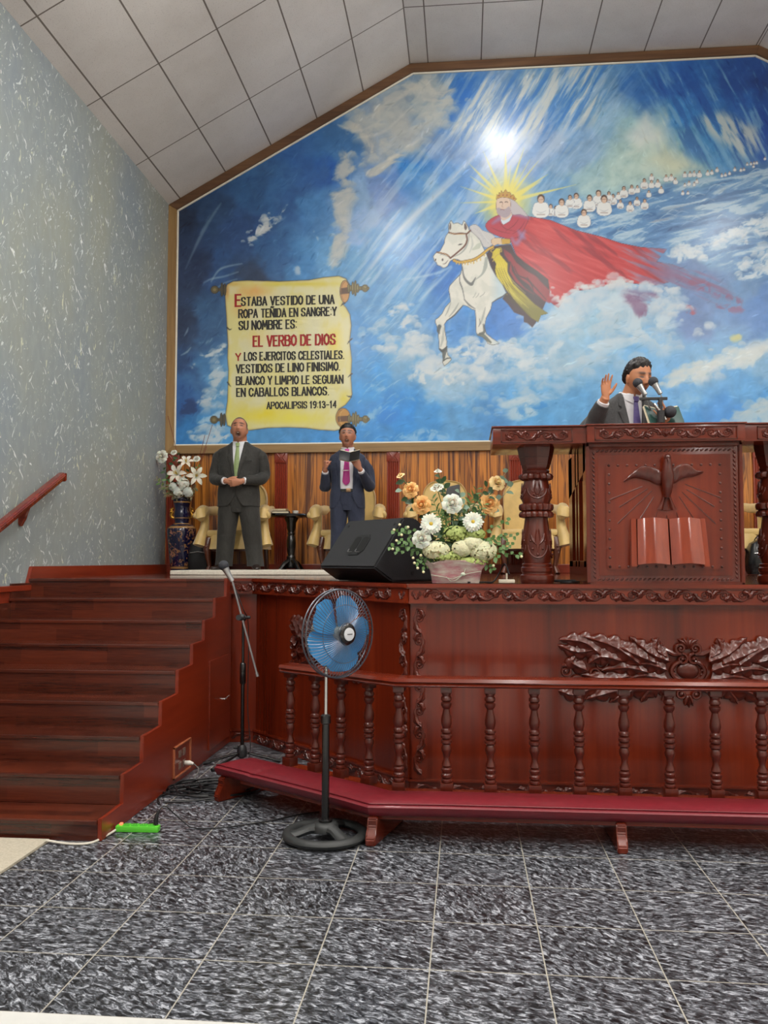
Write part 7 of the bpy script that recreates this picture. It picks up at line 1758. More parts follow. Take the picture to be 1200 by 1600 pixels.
def head_points(P, mouth=0.0, fat=0.0, brow=1.0):
    """unit sphere points -> a head 0.23 high; the face looks along -y; mouth > 0 opens it"""
    x, y, z = P[:, 0].copy(), P[:, 1].copy(), P[:, 2].copy()
    g = lambda u, c, s: np.exp(-((u - c) / s) ** 2)
    X = x * 0.076; Y = y * 0.095; Z = z * 0.118
    low = np.clip(-z, 0, 1)
    X *= 1 - (0.30 - fat) * low ** 1.6
    X *= 1 + 0.05 * g(z, 0.45, 0.4)
    Y = np.where(y > 0, Y * (1 - 0.30 * low ** 1.2), Y * (1 - 0.05 * low))
    front = np.clip(-y, 0, 1) ** 1.2
    Y += front * (0.010 * g(z, 0.30, 0.30))
    Z = Z - mouth * 0.020 * np.clip(-z - 0.25, 0, 1) * (0.4 + 0.6 * front)
    Y -= front * 0.010 * g(Z, -0.112 - mouth * 0.014, 0.020) * g(X, 0, 0.026)      # chin
    Y -= front * 0.008 * brow * g(Z, 0.030, 0.011) * g(np.abs(X), 0.026, 0.026)    # brow ridge
    Y += front * 0.011 * g(Z, 0.012, 0.011) * g(np.abs(X), 0.031, 0.014)           # eye sockets
    Y -= front * 0.006 * g(Z, 0.008, 0.007) * g(np.abs(X), 0.031, 0.011)           # lids
    Y -= front * 0.006 * g(Z, -0.022, 0.020) * g(np.abs(X), 0.042, 0.018)          # cheekbones
    ridge = g(X, 0, 0.0085) * np.clip(np.where(Z > -0.030, 1 - (Z + 0.030) / 0.062, 1 + (Z + 0.030) / 0.016), 0, 1)
    wing = g(np.abs(X), 0.012, 0.006) * g(Z, -0.030, 0.009)
    Y -= front * (0.026 * ridge + 0.010 * wing)
    up, lo = -0.060 + mouth * 0.004, -0.072 - mouth * 0.022
    Y -= front * 0.007 * (g(Z, up, 0.006) + g(Z, lo, 0.007)) * g(X, 0, 0.024)
    cav = g(X / (0.018 + 0.005 * mouth), 0, 1) * g((Z - (up + lo) / 2) / (0.004 + 0.011 * mouth), 0, 1)
    Y += front * cav * (0.004 + 0.022 * mouth)
    Y += front * 0.004 * g(np.abs(X), 0.030, 0.006) * g(Z, -0.052, 0.02)           # folds beside the mouth
    return np.stack([X, Y, Z], -1), up, lo

def sphere_grid(nu=72, nv=56):
    pts = []
    for j in range(nv + 1):
        ph = -math.pi / 2 + math.pi * j / nv
        for i in range(nu): th = 2 * math.pi * i / nu - math.pi / 2; pts.append((math.cos(ph) * math.cos(th), math.cos(ph) * math.sin(th), math.sin(ph)))
    return np.array(pts)

def add_hand(bm, w, d, n, t, s=1.0, curl=(0.3, 0.3, 0.3, 0.3), thumb=(0.7, 0.2), spread=0.06):
    """palm and five fingers; d runs to the fingers, n is where the palm faces, t is the thumb side"""
    w, d, n, t = Vector(w), Vector(d).normalized(), Vector(n).normalized(), Vector(t).normalized()
    t = (t - d * t.dot(d)).normalized(); n = (n - d * n.dot(d) - t * n.dot(t)).normalized()
    rings = []
    for u, hw, th in ((-0.02, 0.026, 0.019), (0.0, 0.028, 0.019), (0.03, 0.036, 0.017), (0.06, 0.041, 0.0145), (0.085, 0.041, 0.0125), (0.094, 0.036, 0.010)):
        rings.append([w + d * (u * s) + t * (hw * s * math.cos(a)) + n * (th * s * math.sin(a)) for a in np.linspace(0, 2 * math.pi, 15)[:-1]])
    skin_rings(bm, rings)
    for k, (off, L, r) in enumerate(((0.030, 0.072, 0.0088), (0.010, 0.080, 0.0090), (-0.010, 0.075, 0.0086), (-0.029, 0.058, 0.0076))):
        a = spread * (1.5 - k); dd = (d * math.cos(a) + t * math.sin(a)).normalized(); p = w + d * (0.078 * s) + t * (off * s); pts = [p]
        ang = 0.0
        for seg, c in ((0.45, 0.9), (0.30, 1.0), (0.25, 0.7)):
            ang += curl[k] * c; p = p + (dd * math.cos(ang) + n * math.sin(ang)) * (L * seg * s * 1.12); pts.append(p)
        tube(bm, pts, [r * s * 1.08, r * s, r * s * 0.94, r * s * 0.78], 9); ball(bm, pts[-1], r * s * 0.78, 8, 6)
    p = w + d * (0.022 * s) + t * (0.026 * s) + n * (0.006 * s); a, b = thumb
    d1 = (d * math.cos(a) + t * math.sin(a) + n * b).normalized(); d2 = (d * math.cos(a * 0.55) + t * math.sin(a * 0.55) + n * (b + 0.25)).normalized()
    q1 = p + d1 * 0.036 * s; q2 = q1 + d2 * 0.030 * s; q3 = q2 + d2 * 0.022 * s
    tube(bm, [p, q1, q2, q3], [0.0135 * s, 0.0115 * s, 0.0105 * s, 0.008 * s], 9); ball(bm, q3, 0.008 * s, 8, 6)

def se_ring(a, b, c, n=40, th0=0.0, ex=2.5, tilt=0.0):
    """superellipse ring round the vertical, starting at the front (-y) and leaving an opening of half-width th0 (metres)"""
    cx, cy, z = c; out = []
    f = lambda th: (abs(math.sin(th)) ** (2 / ex) * (1 if math.sin(th) >= 0 else -1), -abs(math.cos(th)) ** (2 / ex) * (1 if math.cos(th) >= 0 else -1))
    lo = 0.0
    if th0 > 0:
        u = min(0.98, th0 / a); lo = math.asin(u ** (ex / 2))
    closed = th0 <= 0
    for k in range(n if closed else n + 1):
        th = lo + (2 * math.pi - 2 * lo) * k / n; x, y = f(th); out.append((cx + a * x, cy + b * y, z + tilt * y * b))
    return out

def skin_material(name, skin, lip):
    t = NT(name); vc = t.new('VertexColor', layer_name='tone')
    n = t.noise(t.mapping(), 60, 3); t.col(t.mix(t.math('MULTIPLY', n, 0.12), vc.outputs[0], lin(*lip)))
    t.set(rough=0.48, spec=0.4); t.b.inputs['Subsurface Weight'].default_value = 0.06; t.b.inputs['Subsurface Radius'].default_value = (0.01, 0.004, 0.002)
    return t.m

def suit_mat(name, rgb):
    t = NT(name); n = t.noise(t.mapping((1, 1, 0.6)), 7, 5, 0.6, 0.4); f = t.noise(t.mapping((1, 1, 1)), 220, 2)
    c = lin(*rgb); t.col(t.ramp(n, [(0.3, tuple(v * 0.8 for v in c[:3]) + (1,)), (0.7, tuple(min(1, v * 1.2) for v in c[:3]) + (1,))]))
    t.set(rough=0.7, spec=0.3, sheen=0.1); t.bump(t.math('ADD', n, t.math('MULTIPLY', f, 0.05)), 0.6, 0.04); return t.m

M_SHIRT = plain('white_shirt', (206, 206, 210), 0.7, vary=0.05, scale=20)
M_SHOE = plain('dark_brown_shoe', (34, 22, 18), 0.3, vary=0.2)
M_TEETH = plain('teeth', (200, 192, 178), 0.4)

class Man:
    def __init__(s, label, loc, rz, scale, skin, voxel=0.0055):
        s.root = thing('person', label, 'person', loc, rz)
        s.root.scale = (scale,) * 3
        s.skin = skin; s.bm = BM(); s.voxel = voxel
    def head(s, c, R, mouth=0.0, fat=0.0, ear=1.0, k=1.0):
        s.hc, s.hR, s.mouth, s.k = Vector(c), R, mouth, k
        G = sphere_grid(); P, s.up, s.lo = head_points(G, mouth, fat)
        s.G = G; s.P = P; nu, nv = 72, 56
        tr = lambda p: s.hc + R @ (Vector(p) * k)
        rows = [[tr(P[j * nu + i]) for i in range(nu)] for j in range(1, nv)]
        skin_rings(s.bm, rows)
        for sg in (-1, 1):
            ball(s.bm, tr((sg * 0.077, 0.012, -0.010)), (0.009 * k, 0.018 * k, 0.032 * k), 12, 8, rot=R @ Matrix.Rotation(sg * 0.35, 3, 'Z'))
            ball(s.bm, tr((sg * 0.077, 0.008, -0.034)), (0.008 * k, 0.011 * k, 0.011 * k), 8, 6)
        s.tr = tr
    def limb(s, pts, radii): tube(s.bm, pts, radii, 14)
    def finish(s, paint, mat):
        me = remeshed(s.bm, s.voxel)
        n = len(me.vertices); co = np.empty(n * 3); me.vertices.foreach_get('co', co); co = co.reshape(-1, 3)
        q = ((co - np.array(s.hc)) @ np.array(s.hR)) / s.k
        col = np.tile(np.array(lin(*s.skin)), (n, 1))
        near = (np.abs(q[:, 0]) < 0.1) & (np.abs(q[:, 1]) < 0.13) & (q[:, 2] > -0.17) & (q[:, 2] < 0.15)
        g = lambda u, c, w: np.exp(-((u - c) / w) ** 2)
        ax = np.abs(q[:, 0]); z = q[:, 2]; fr = near & (q[:, 1] < -0.03)
        def put(mask, c, a): 
            a = np.clip(mask * fr, 0, 1)[:, None] * a; col[:] = col * (1 - a) + np.array(lin(*c)) * a
        put(g(z, 0.033 + 0.15 * (0.03 - ax) * 0.3, 0.0075) * g(ax, 0.030, 0.021) * 1.7, paint['brow'], 0.9)
        put(g(z, 0.007, 0.0055) * g(ax, 0.031, 0.014) * 1.7, (38, 24, 20), 0.95)
        put(g(z, 0.013, 0.004) * g(ax, 0.031, 0.013), (90, 60, 48), 0.5)
        m = s.mouth
        put((g(z, s.up, 0.0045) + g(z, s.lo, 0.006)) * g(ax, 0, 0.023), paint['lip'], 0.7)
        if m > 0: put(g((z - (s.up + s.lo) / 2) / (0.006 + 0.011 * m), 0, 0.9) * g(ax / (0.017 + 0.005 * m), 0, 1) * 1.7, (30, 10, 10), 0.97)
        else: put(g(z, (s.up + s.lo) / 2, 0.002) * g(ax, 0, 0.024), (70, 36, 32), 0.8)
        put(g(z, -0.038, 0.004) * g(ax, 0.008, 0.004), (60, 34, 28), 0.7)
        put(g(z, -0.085, 0.035) * g(ax, 0.0, 0.06), paint.get('stubble', s.skin), 0.35)
        if 'scalp' in paint:
            e = paint['hairline']; sc = near & (e(q) > 0); a = np.clip(e(q)[:, None] * 60, 0, 1) * sc[:, None] * 0.75; col[:] = col * (1 - a) + np.array(lin(*paint['scalp'])) * a
        at = me.color_attributes.new('tone', 'FLOAT_COLOR', 'POINT'); at.data.foreach_set('color', col.astype(np.float32).ravel())
        me.polygons.foreach_set('use_smooth', [True] * len(me.polygons)); me.materials.append(mat)
        me.name = 'body'; o = bpy.data.objects.new('body', me); C.objects.link(o); o.parent = s.root
    def part(s, name, bm, mat, label=None):
        o = link_mesh(name, bm, mat, s.root)
        if label: o['label'] = label
        return o
    def hair(s, f, thick, mat, jit=0.004):
        """shell over the scalp where f(q) > 0"""
        bm = BM(); nu, nv = 72, 56; keep = {}
        def pt(i):
            p = s.P[i]; d = p / np.linalg.norm(p); e = min(1.0, max(0.0, f(p[None])[0]) * 45)
            w = mnoise.noise(Vector(d * 9)) * jit + mnoise.noise(Vector((d[0] * 40, d[1] * 8, d[2] * 8))) * jit * 0.6
            return s.tr(p + d * (thick * e + w * e - 0.002 + 0.0025 * e))
        for j in range(1, nv):
            for i in range(nu):
                ids = (j * nu + i, j * nu + (i + 1) % nu, (j + 1) * nu + (i + 1) % nu if j + 1 <= nv else None, (j + 1) * nu + i)
                c = s.P[list(ids)].mean(0)
                if f(c[None])[0] > -0.004:
                    vs = []
                    for k in ids:
                        if k not in keep: keep[k] = bm.verts.new(pt(k))
                        vs.append(keep[k])
                    try: bm.faces.new(vs)
                    except ValueError: pass
        return s.part('hair', bm, mat)
    def jacket(s, rings, open_f, mat, ex=2.6, lapel=(0.0, 1.0, 0.08), name='jacket'):
        """rings: (z, half width, half depth, centre y, centre x); open_f(z) is the half-width of the front opening"""
        R = np.array([r if len(r) == 5 else (*r, 0.0) for r in rings]); zz = np.linspace(R[0, 0], R[-1, 0], 46)
        I = lambda z: [float(np.interp(z, R[:, 0], R[:, k])) for k in (1, 2, 3, 4)]
        rows = []
        for z in zz:
            a, b, cy, cx = I(z); o = max(0.0035, open_f(z))
            outer = se_ring(a, b, (cx, cy, z), 48, o, ex); inner = se_ring(a - 0.009, b - 0.009, (cx, cy, z), 48, o, ex)
            ring = []
            for x, y, q in outer:
                d = mnoise.noise_vector(Vector((x * 6, y * 6, q * 9))); ring.append((x + d.x * 0.006, y + d.y * 0.006, q))
            rows.append(ring + inner[::-1])
        bm = BM(); skin_rings(bm, rows)
        j = s.part(name, bm, mat)
        zb, zt, w = lapel
        if zt > zb:
            for sg in (-1, 1):
                rows = []
                for t in np.linspace(0, 1, 26):
                    z = zb + (zt - zb) * t; a, b, cy, cx = I(z); o = open_f(z)
                    prof = (0.1 + 1.25 * t) if t < 0.72 else (0.55 if t < 0.78 else 0.75 - 1.2 * (t - 0.78))
                    ww = w * max(0.05, prof); row = []
                    for u, lift in ((0, 0.003), (0.15, 0.010), (0.8, 0.010), (1.0, 0.004)):
                        x = o + ww * u; q = min(0.97, x / a); y = cy - b * (1 - q ** ex) ** (1 / ex)
                        row.append((cx + sg * x, y - lift - 0.004, z))
                    rows.append(row)
                bm = BM(); skin_rings(bm, rows, False, False); o_ = link_mesh('lapel', bm, mat, j)
        return j
    def sleeve(s, pts, radii, mat, cuff=True, n=7):
        P = [Vector(p) for p in catmull(pts, n)]; rr = list(np.interp(np.linspace(0, 1, len(P)), np.linspace(0, 1, len(radii)), radii))
        bm = BM(); tube(bm, P, rr, 18, caps=True)
        for v in bm.verts:
            d = mnoise.noise_vector(v.co * 13); v.co += d * 0.007
        o = s.part('sleeve', bm, mat)
        if cuff:
            d = (P[-1] - P[-3]).normalized(); bm = BM(); tube(bm, [P[-1] - d * 0.02, P[-1] + d * 0.018], [rr[-1] * 0.86, rr[-1] * 0.84], 16); s.part('shirt_cuff', bm, M_SHIRT)
    def trousers(s, legs, waist, mat):
        bm = BM()
        skin_rings(bm, [se_ring(a, b, (0, cy, z), 28, 0, 2.4) for z, a, b, cy in waist])
        for pts in legs:
            rings = []
            zz = np.linspace(pts[0][0], pts[-1][0], 26); A = np.array(pts)
            for z in zz:
                k = [float(np.interp(-z, -A[:, 0], A[:, c])) for c in (1, 2, 3, 4)]
                rings.append(se_ring(k[2], k[3], (k[0], k[1], z), 24, 0, 2.2))
            skin_rings(bm, rings)
        for v in bm.verts:
            d = mnoise.noise_vector(Vector((v.co.x * 9, v.co.y * 9, v.co.z * 6))); v.co += Vector((d.x, d.y, 0)) * 0.006
        return s.part('trousers', bm, mat)
    def shoe(s, x, y, rz=0.0):
        bm = BM(); rings = []
        for u, w, h in ((-0.085, 0.020, 0.05), (-0.075, 0.034, 0.075), (-0.03, 0.038, 0.085), (0.03, 0.040, 0.065), (0.09, 0.046, 0.045), (0.15, 0.042, 0.036), (0.18, 0.025, 0.026), (0.188, 0.008, 0.015)):
            rings.append([(w * math.cos(a), -u, h * (0.5 + 0.5 * math.sin(a)) * (1.0 if math.sin(a) > -0.6 else 1)) for a in np.linspace(0, 2 * math.pi, 17)[:-1]])
        skin_rings(bm, rings)
        bmesh.ops.transform(bm, matrix=Matrix.Translation((x, y, 0.0)) @ Matrix.Rotation(rz, 4, 'Z'), verts=bm.verts); s.part('shoe', bm, M_SHOE)
    def shirt(s, rings, ex=2.4):
        bm = BM(); skin_rings(bm, [se_ring(a, b, (cx, cy, z), 40, 0, ex) for z, a, b, cy, cx in rings]); return s.part('shirt', bm, M_SHIRT)
    def collar(s, c, R, r, mat=None, h=0.042):
        bm = BM(); c = Vector(c)
        rows = []
        for k, (q, z) in enumerate(((1.10, 0.0), (1.0, h), (1.12, h - 0.004), (1.28, -0.004))):
            row = []
            for a in np.linspace(0.10, 2 * math.pi - 0.10, 33):
                dip = 0.026 * max(0, math.cos(a)) ** 6 if k == 3 else 0; ht = 0.010 * max(0, math.cos(a)) if k in (1, 2) else 0
                row.append(c + R @ Vector((r * q * math.sin(a), -r * q * math.cos(a), z - dip - ht)))
            rows.append(row)
        skin_rings(bm, rows, False, False); return s.part('collar', bm, mat or M_SHIRT)
    def tie(s, top, bottom, mat, w=0.036, bulge=0.012):
        bm = BM(); a, b = Vector(top), Vector(bottom); rows = []
        for t, k in ((0, 0.55), (0.03, 0.62), (0.085, 0.42), (0.10, 0.40), (0.25, 0.56), (0.55, 0.80), (0.9, 1.0), (0.95, 0.72), (1.0, 0.04)):
            p = a.lerp(b, t); f = -0.016 if t < 0.09 else -0.004
            rows.append([(p.x + w * k * u, p.y + f - bulge * (1 - u * u) * 0.6 - bulge * math.sin(math.pi * t), p.z) for u in (-1, -0.6, 0, 0.6, 1)])
        skin_rings(bm, rows, False, False); bmesh.ops.solidify(bm, geom=bm.faces[:], thickness=0.004); return s.part('tie', bm, mat)

RX_ = lambda a: Matrix.Rotation(a, 3, 'X'); RY_ = lambda a: Matrix.Rotation(a, 3, 'Y'); RZ_ = lambda a: Matrix.Rotation(a, 3, 'Z')
MATZ = SZ + 0.046

# ---------------------------------------------------------------- singer with clasped hands
m = Man('person in dark grey suit and pale green tie singing with hands clasped', (-2.375, 8.98, MATZ), 0.02, 1.0, (178, 122, 94))
R = RX_(-0.26) @ RZ_(0.10)
m.head((0.0, -0.01, 1.485), R, 1.45, 0.16, k=1.10)
m.limb([(0, 0.02, 1.46), (0, 0.028, 1.38), (0, 0.035, 1.27)], [0.072, 0.074, 0.08])
m.limb([(0, 0.035, 1.30), (0, 0.03, 1.15), (0, 0.02, 0.95), (0, 0.02, 0.80)], [0.07, 0.08, 0.09, 0.09])
for sg in (-1, 1):
    m.limb([(sg * 0.10, 0.03, 1.24), (sg * 0.19, 0.03, 1.22), (sg * 0.245, 0.03, 1.02), (sg * 0.235, -0.04, 0.955), (sg * 0.115, -0.195, 0.925), (sg * 0.075, -0.215, 0.915)], [0.05, 0.05, 0.042, 0.042, 0.030, 0.027])
    m.limb([(sg * 0.09, 0.01, 0.85), (sg * 0.12, 0.0, 0.45), (sg * 0.155, 0.02, 0.06)], [0.075, 0.055, 0.045])
add_hand(m.bm, (-0.075, -0.225, 0.918), (1, -0.10, -0.16), (0.1, 0.9, -0.2), (0.1, -0.2, 1), 0.98, (0.35, 0.35, 0.38, 0.40), (0.5, 0.0), 0.05)
add_hand(m.bm, (0.075, -0.245, 0.905), (-1, -0.05, -0.14), (0.1, 0.9, -0.3), (-0.1, -0.2, 1), 0.98, (0.42, 0.42, 0.45, 0.48), (0.5, 0.1), 0.05)
hl1 = lambda q: np.where(q[:, 1] < -0.02, q[:, 2] - 0.070 + 0.2 * np.abs(q[:, 0]), np.minimum(q[:, 2] + 0.01 + 0.35 * (q[:, 1] + 0.02) * -1, 1)) - 0.0
m.finish(dict(brow=(40, 30, 28), lip=(120, 62, 56), stubble=(110, 76, 62), scalp=(96, 84, 76), hairline=lambda q: np.where(q[:, 1] < -0.035, q[:, 2] - 0.078, q[:, 2] - 0.005 + 0.5 * np.minimum(0, -q[:, 1] - 0.0) + 0.02)), skin_material('skin_singer', (178, 122, 94), (140, 86, 66)))
m.hair(lambda q: np.where(q[:, 1] < -0.03, q[:, 2] - 0.082, q[:, 2] - 0.02 - 0.6 * np.minimum(q[:, 1], 0.05)), 0.003, plain('grey_buzz_hair', (84, 78, 74), 0.8, vary=0.3, scale=90), 0.001)
SUIT1 = suit_mat('charcoal_suit', (46, 45, 42))
J1 = [(0.665, 0.225, 0.150, 0.0), (0.76, 0.222, 0.150, 0.0), (0.90, 0.212, 0.150, 0.0), (1.0, 0.212, 0.148, 0.005), (1.10, 0.220, 0.140, 0.012), (1.19, 0.232, 0.124, 0.022), (1.245, 0.246, 0.108, 0.028), (1.278, 0.226, 0.098, 0.032), (1.31, 0.150, 0.088, 0.034), (1.335, 0.108, 0.08, 0.034), (1.352, 0.088, 0.076, 0.034)]
zb = 0.905
m.jacket(J1, lambda z: 0.066 * ((z - zb) / (1.352 - zb)) ** 0.9 if z > zb else (0.0 if z > 0.82 else 0.085 * ((0.82 - z) / 0.155) ** 1.6), SUIT1, lapel=(zb, 1.335, 0.062))
m.shirt([(0.86, 0.185, 0.132, 0.0, 0), (1.0, 0.19, 0.134, 0.005, 0), (1.12, 0.19, 0.124, 0.012, 0), (1.22, 0.17, 0.104, 0.022, 0), (1.29, 0.12, 0.090, 0.03, 0), (1.345, 0.080, 0.074, 0.033, 0)])
m.collar((0, 0.030, 1.325), RX_(0.08), 0.074)
for zq in (0.86,):
    bm = BM(); ball(bm, (0.012, -0.152, zq), (0.011, 0.005, 0.011), 10, 6); m.part('button', bm, M_BLACK)
bm = BM(); box(bm, 0.095, 0.175, -0.146, -0.138, 1.125, 1.142, bevel=0.003); m.part('breast_pocket', bm, SUIT1)
m.tie((0, -0.056, 1.335), (0.002, -0.142, 0.90), plain('pale_green_tie', (176, 196, 138), 0.5, vary=0.1, scale=60), 0.038)
for sg in (-1, 1):
    m.sleeve([(sg * 0.150, 0.03, 1.215), (sg * 0.215, 0.03, 1.195), (sg * 0.248, 0.035, 1.10), (sg * 0.262, 0.02, 0.995), (sg * 0.235, -0.07, 0.945), (sg * 0.165, -0.15, 0.93), (sg * 0.112, -0.195, 0.922)], [0.062, 0.073, 0.069, 0.064, 0.061, 0.052, 0.044], SUIT1)
m.trousers([[(0.86, -0.085, 0.0, 0.115, 0.135), (0.62, -0.105, 0.0, 0.112, 0.125), (0.45, -0.122, -0.005, 0.100, 0.105), (0.25, -0.14, 0.005, 0.092, 0.095), (0.08, -0.155, 0.012, 0.088, 0.095), (0.035, -0.158, 0.005, 0.090, 0.10)],
            [(0.86, 0.085, 0.0, 0.115, 0.135), (0.62, 0.11, 0.0, 0.112, 0.125), (0.45, 0.135, -0.005, 0.100, 0.105), (0.25, 0.16, 0.005, 0.092, 0.095), (0.08, 0.178, 0.012, 0.088, 0.095), (0.035, 0.182, 0.005, 0.090, 0.10)]], [(0.60, 0.12, 0.12, 0.0), (0.72, 0.195, 0.138, 0.0), (0.95, 0.195, 0.135, 0.0)], SUIT1)
m.shoe(-0.175, -0.03, -0.30); m.shoe(0.198, -0.03, 0.25)
bm = BM(); tube(bm, [(0.105, -0.208, 0.918), (0.12, -0.194, 0.921)], [0.034, 0.035], 14); m.part('watch', bm, M_CHROME)
bm = BM(); ball(bm, m.tr((0, -0.068, m.up - 0.006)), (0.013, 0.008, 0.0035), 10, 6, rot=R); m.part('teeth', bm, M_TEETH)

# ---------------------------------------------------------------- singer with the book
m = Man('person in navy suit and bright pink tie singing from an open black book', (-1.205, 8.90, SZ + 0.046), 0.05, 0.955, (176, 120, 94))
R = RX_(-0.14) @ RZ_(-0.02)
m.head((0.0, -0.01, 1.455), R, 1.1, 0.08, k=1.08)
m.limb([(0, 0.02, 1.42), (0, 0.028, 1.34), (0, 0.035, 1.24)], [0.061, 0.062, 0.070])
m.limb([(0, 0.035, 1.26), (0, 0.03, 1.12), (0, 0.02, 0.95), (0, 0.02, 0.80)], [0.06, 0.07, 0.08, 0.08])
# right arm (photo left): elbow out, loose fist raised
wr = Vector((-0.225, -0.185, 1.075)); el = Vector((-0.235, 0.0, 0.90))
m.limb([(-0.09, 0.03, 1.21), (-0.165, 0.03, 1.19), (-0.225, 0.03, 1.0), el, tuple(wr)], [0.045, 0.045, 0.04, 0.038, 0.026])
add_hand(m.bm, wr, (0.05, -0.25, 1), (0.75, -0.5, 0.1), (0.4, -0.85, 0.1), 0.95, (1.25, 1.3, 1.35, 1.35), (0.35, 0.45), 0.02)
wl = Vector((0.15, -0.255, 1.075)); ell = Vector((0.235, -0.02, 0.90))
m.limb([(0.09, 0.03, 1.21), (0.165, 0.03, 1.19), (0.225, 0.03, 1.0), ell, tuple(wl)], [0.045, 0.045, 0.04, 0.038, 0.026])
add_hand(m.bm, wl, (-0.60, -0.25, 0.85), (-0.1, 0.75, 0.5), (0.5, 0.1, 0.8), 0.97, (0.16, 0.14, 0.15, 0.2), (0.5, 0.15), 0.07)
for sg in (-1, 1): m.limb([(sg * 0.08, 0.01, 0.82), (sg * 0.10, 0.0, 0.45), (sg * 0.11, 0.02, 0.06)], [0.07, 0.052, 0.043])
m.finish(dict(brow=(24, 18, 18), lip=(124, 66, 60)), skin_material('skin_book_singer', (176, 120, 94), (140, 86, 66)))
HAIRB = plain('black_hair', (17, 15, 15), 0.45, vary=0.4, scale=80, bump=0.2)
m.hair(lambda q: q[:, 2] - np.interp(q[:, 1], [-0.10, -0.04, -0.012, 0.0, 0.032, 0.055, 0.1], [0.064, 0.056, 0.030, 0.010, 0.006, -0.045, -0.05]), 0.015, HAIRB, 0.006)
SUIT2 = suit_mat('navy_suit', (42, 48, 66))
J2 = [(0.665, 0.195, 0.135, 0.0), (0.76, 0.190, 0.135, 0.0), (0.90, 0.178, 0.132, 0.0), (1.0, 0.182, 0.13, 0.005), (1.09, 0.192, 0.126, 0.012), (1.16, 0.200, 0.114, 0.022), (1.212, 0.202, 0.098, 0.028), (1.245, 0.180, 0.088, 0.032), (1.28, 0.125, 0.078, 0.034), (1.305, 0.088, 0.072, 0.034), (1.318, 0.076, 0.068, 0.034)]
m.jacket(J2, lambda z: 0.062 + 0.010 * math.sin((z - 0.7) * 3) if z > 0.80 else 0.062 + 0.07 * ((0.80 - z) / 0.13) ** 1.4, SUIT2, lapel=(0.88, 1.30, 0.055))
m.shirt([(0.78, 0.165, 0.118, 0.0, 0), (0.9, 0.165, 0.118, 0.0, 0), (1.0, 0.165, 0.118, 0.005, 0), (1.10, 0.165, 0.110, 0.012, 0), (1.19, 0.145, 0.094, 0.022, 0), (1.26, 0.105, 0.08, 0.03, 0), (1.312, 0.070, 0.066, 0.033, 0)])
m.collar((0, 0.030, 1.298), RX_(0.08), 0.062)
m.tie((0, -0.05, 1.305), (-0.004, -0.128, 0.905), plain('magenta_tie', (214, 72, 166), 0.45, vary=0.06, scale=60), 0.040)
bm = BM(); box(bm, -0.048, 0.026, -0.152, -0.146, 1.058, 1.068); m.part('tie_clip', bm, M_CHROME)
m.sleeve([(-0.125, 0.03, 1.165), (-0.178, 0.03, 1.14), (-0.225, 0.04, 1.06), (-0.245, 0.03, 0.93), (-0.240, -0.03, 0.905), (-0.232, -0.10, 0.97), (-0.227, -0.15, 1.035)], [0.060, 0.068, 0.060, 0.060, 0.062, 0.052, 0.042], SUIT2)
m.sleeve([(0.125, 0.03, 1.165), (0.178, 0.03, 1.14), (0.228, 0.03, 1.05), (0.245, 0.0, 0.92), (0.235, -0.06, 0.91), (0.20, -0.15, 0.98), (0.168, -0.222, 1.04)], [0.060, 0.068, 0.062, 0.062, 0.062, 0.052, 0.042], SUIT2)
m.trousers([[(0.84, -0.08, 0.0, 0.10, 0.12), (0.62, -0.092, 0.0, 0.096, 0.112), (0.45, -0.10, -0.005, 0.085, 0.09), (0.08, -0.115, 0.012, 0.075, 0.085), (0.035, -0.115, 0.005, 0.078, 0.09)],
            [(0.84, 0.08, 0.0, 0.10, 0.12), (0.62, 0.092, 0.0, 0.096, 0.112), (0.45, 0.10, -0.005, 0.085, 0.09), (0.08, 0.115, 0.012, 0.075, 0.085), (0.035, 0.115, 0.005, 0.078, 0.09)]], [(0.64, 0.10, 0.11, 0.0), (0.74, 0.170, 0.124, 0.0), (0.855, 0.170, 0.124, 0.0)], SUIT2)
bm = BM(); skin_rings(bm, [se_ring(0.172, 0.126, (0, 0.0, z), 40, 0, 2.4) for z in (0.838, 0.868)]); bt_ = m.part('belt', bm, M_BLACK)
bm = BM(); box(bm, -0.005, 0.045, -0.136, -0.124, 0.834, 0.872, bevel=0.004); link_mesh('buckle', bm, plain('brass_buckle', (150, 120, 90), 0.3, 0.8), bt_)
m.shoe(-0.12, -0.03, -0.2); m.shoe(0.12, -0.03, 0.2)
bm = BM()
for sg in (-1, 1):
    tube(bm, [m.tr((sg * 0.031 + 0.021 * math.cos(a), -0.098, 0.010 + 0.015 * math.sin(a))) for a in np.linspace(0, 2 * math.pi, 21)], 0.0016, 5, caps=False)
    tube(bm, [m.tr((sg * 0.052, -0.096, 0.014)), m.tr((sg * 0.078, -0.05, 0.012)), m.tr((sg * 0.082, 0.01, 0.008))], 0.0016, 5)
tube(bm, [m.tr((-0.010, -0.099, 0.013)), m.tr((0, -0.102, 0.016)), m.tr((0.010, -0.099, 0.013))], 0.0016, 5)
gl = m.part('glasses', bm, M_CHROME)
bm = BM(); ball(bm, m.tr((0, -0.070, m.up - 0.006)), (0.013, 0.008, 0.0035), 10, 6, rot=R); m.part('teeth', bm, M_TEETH)
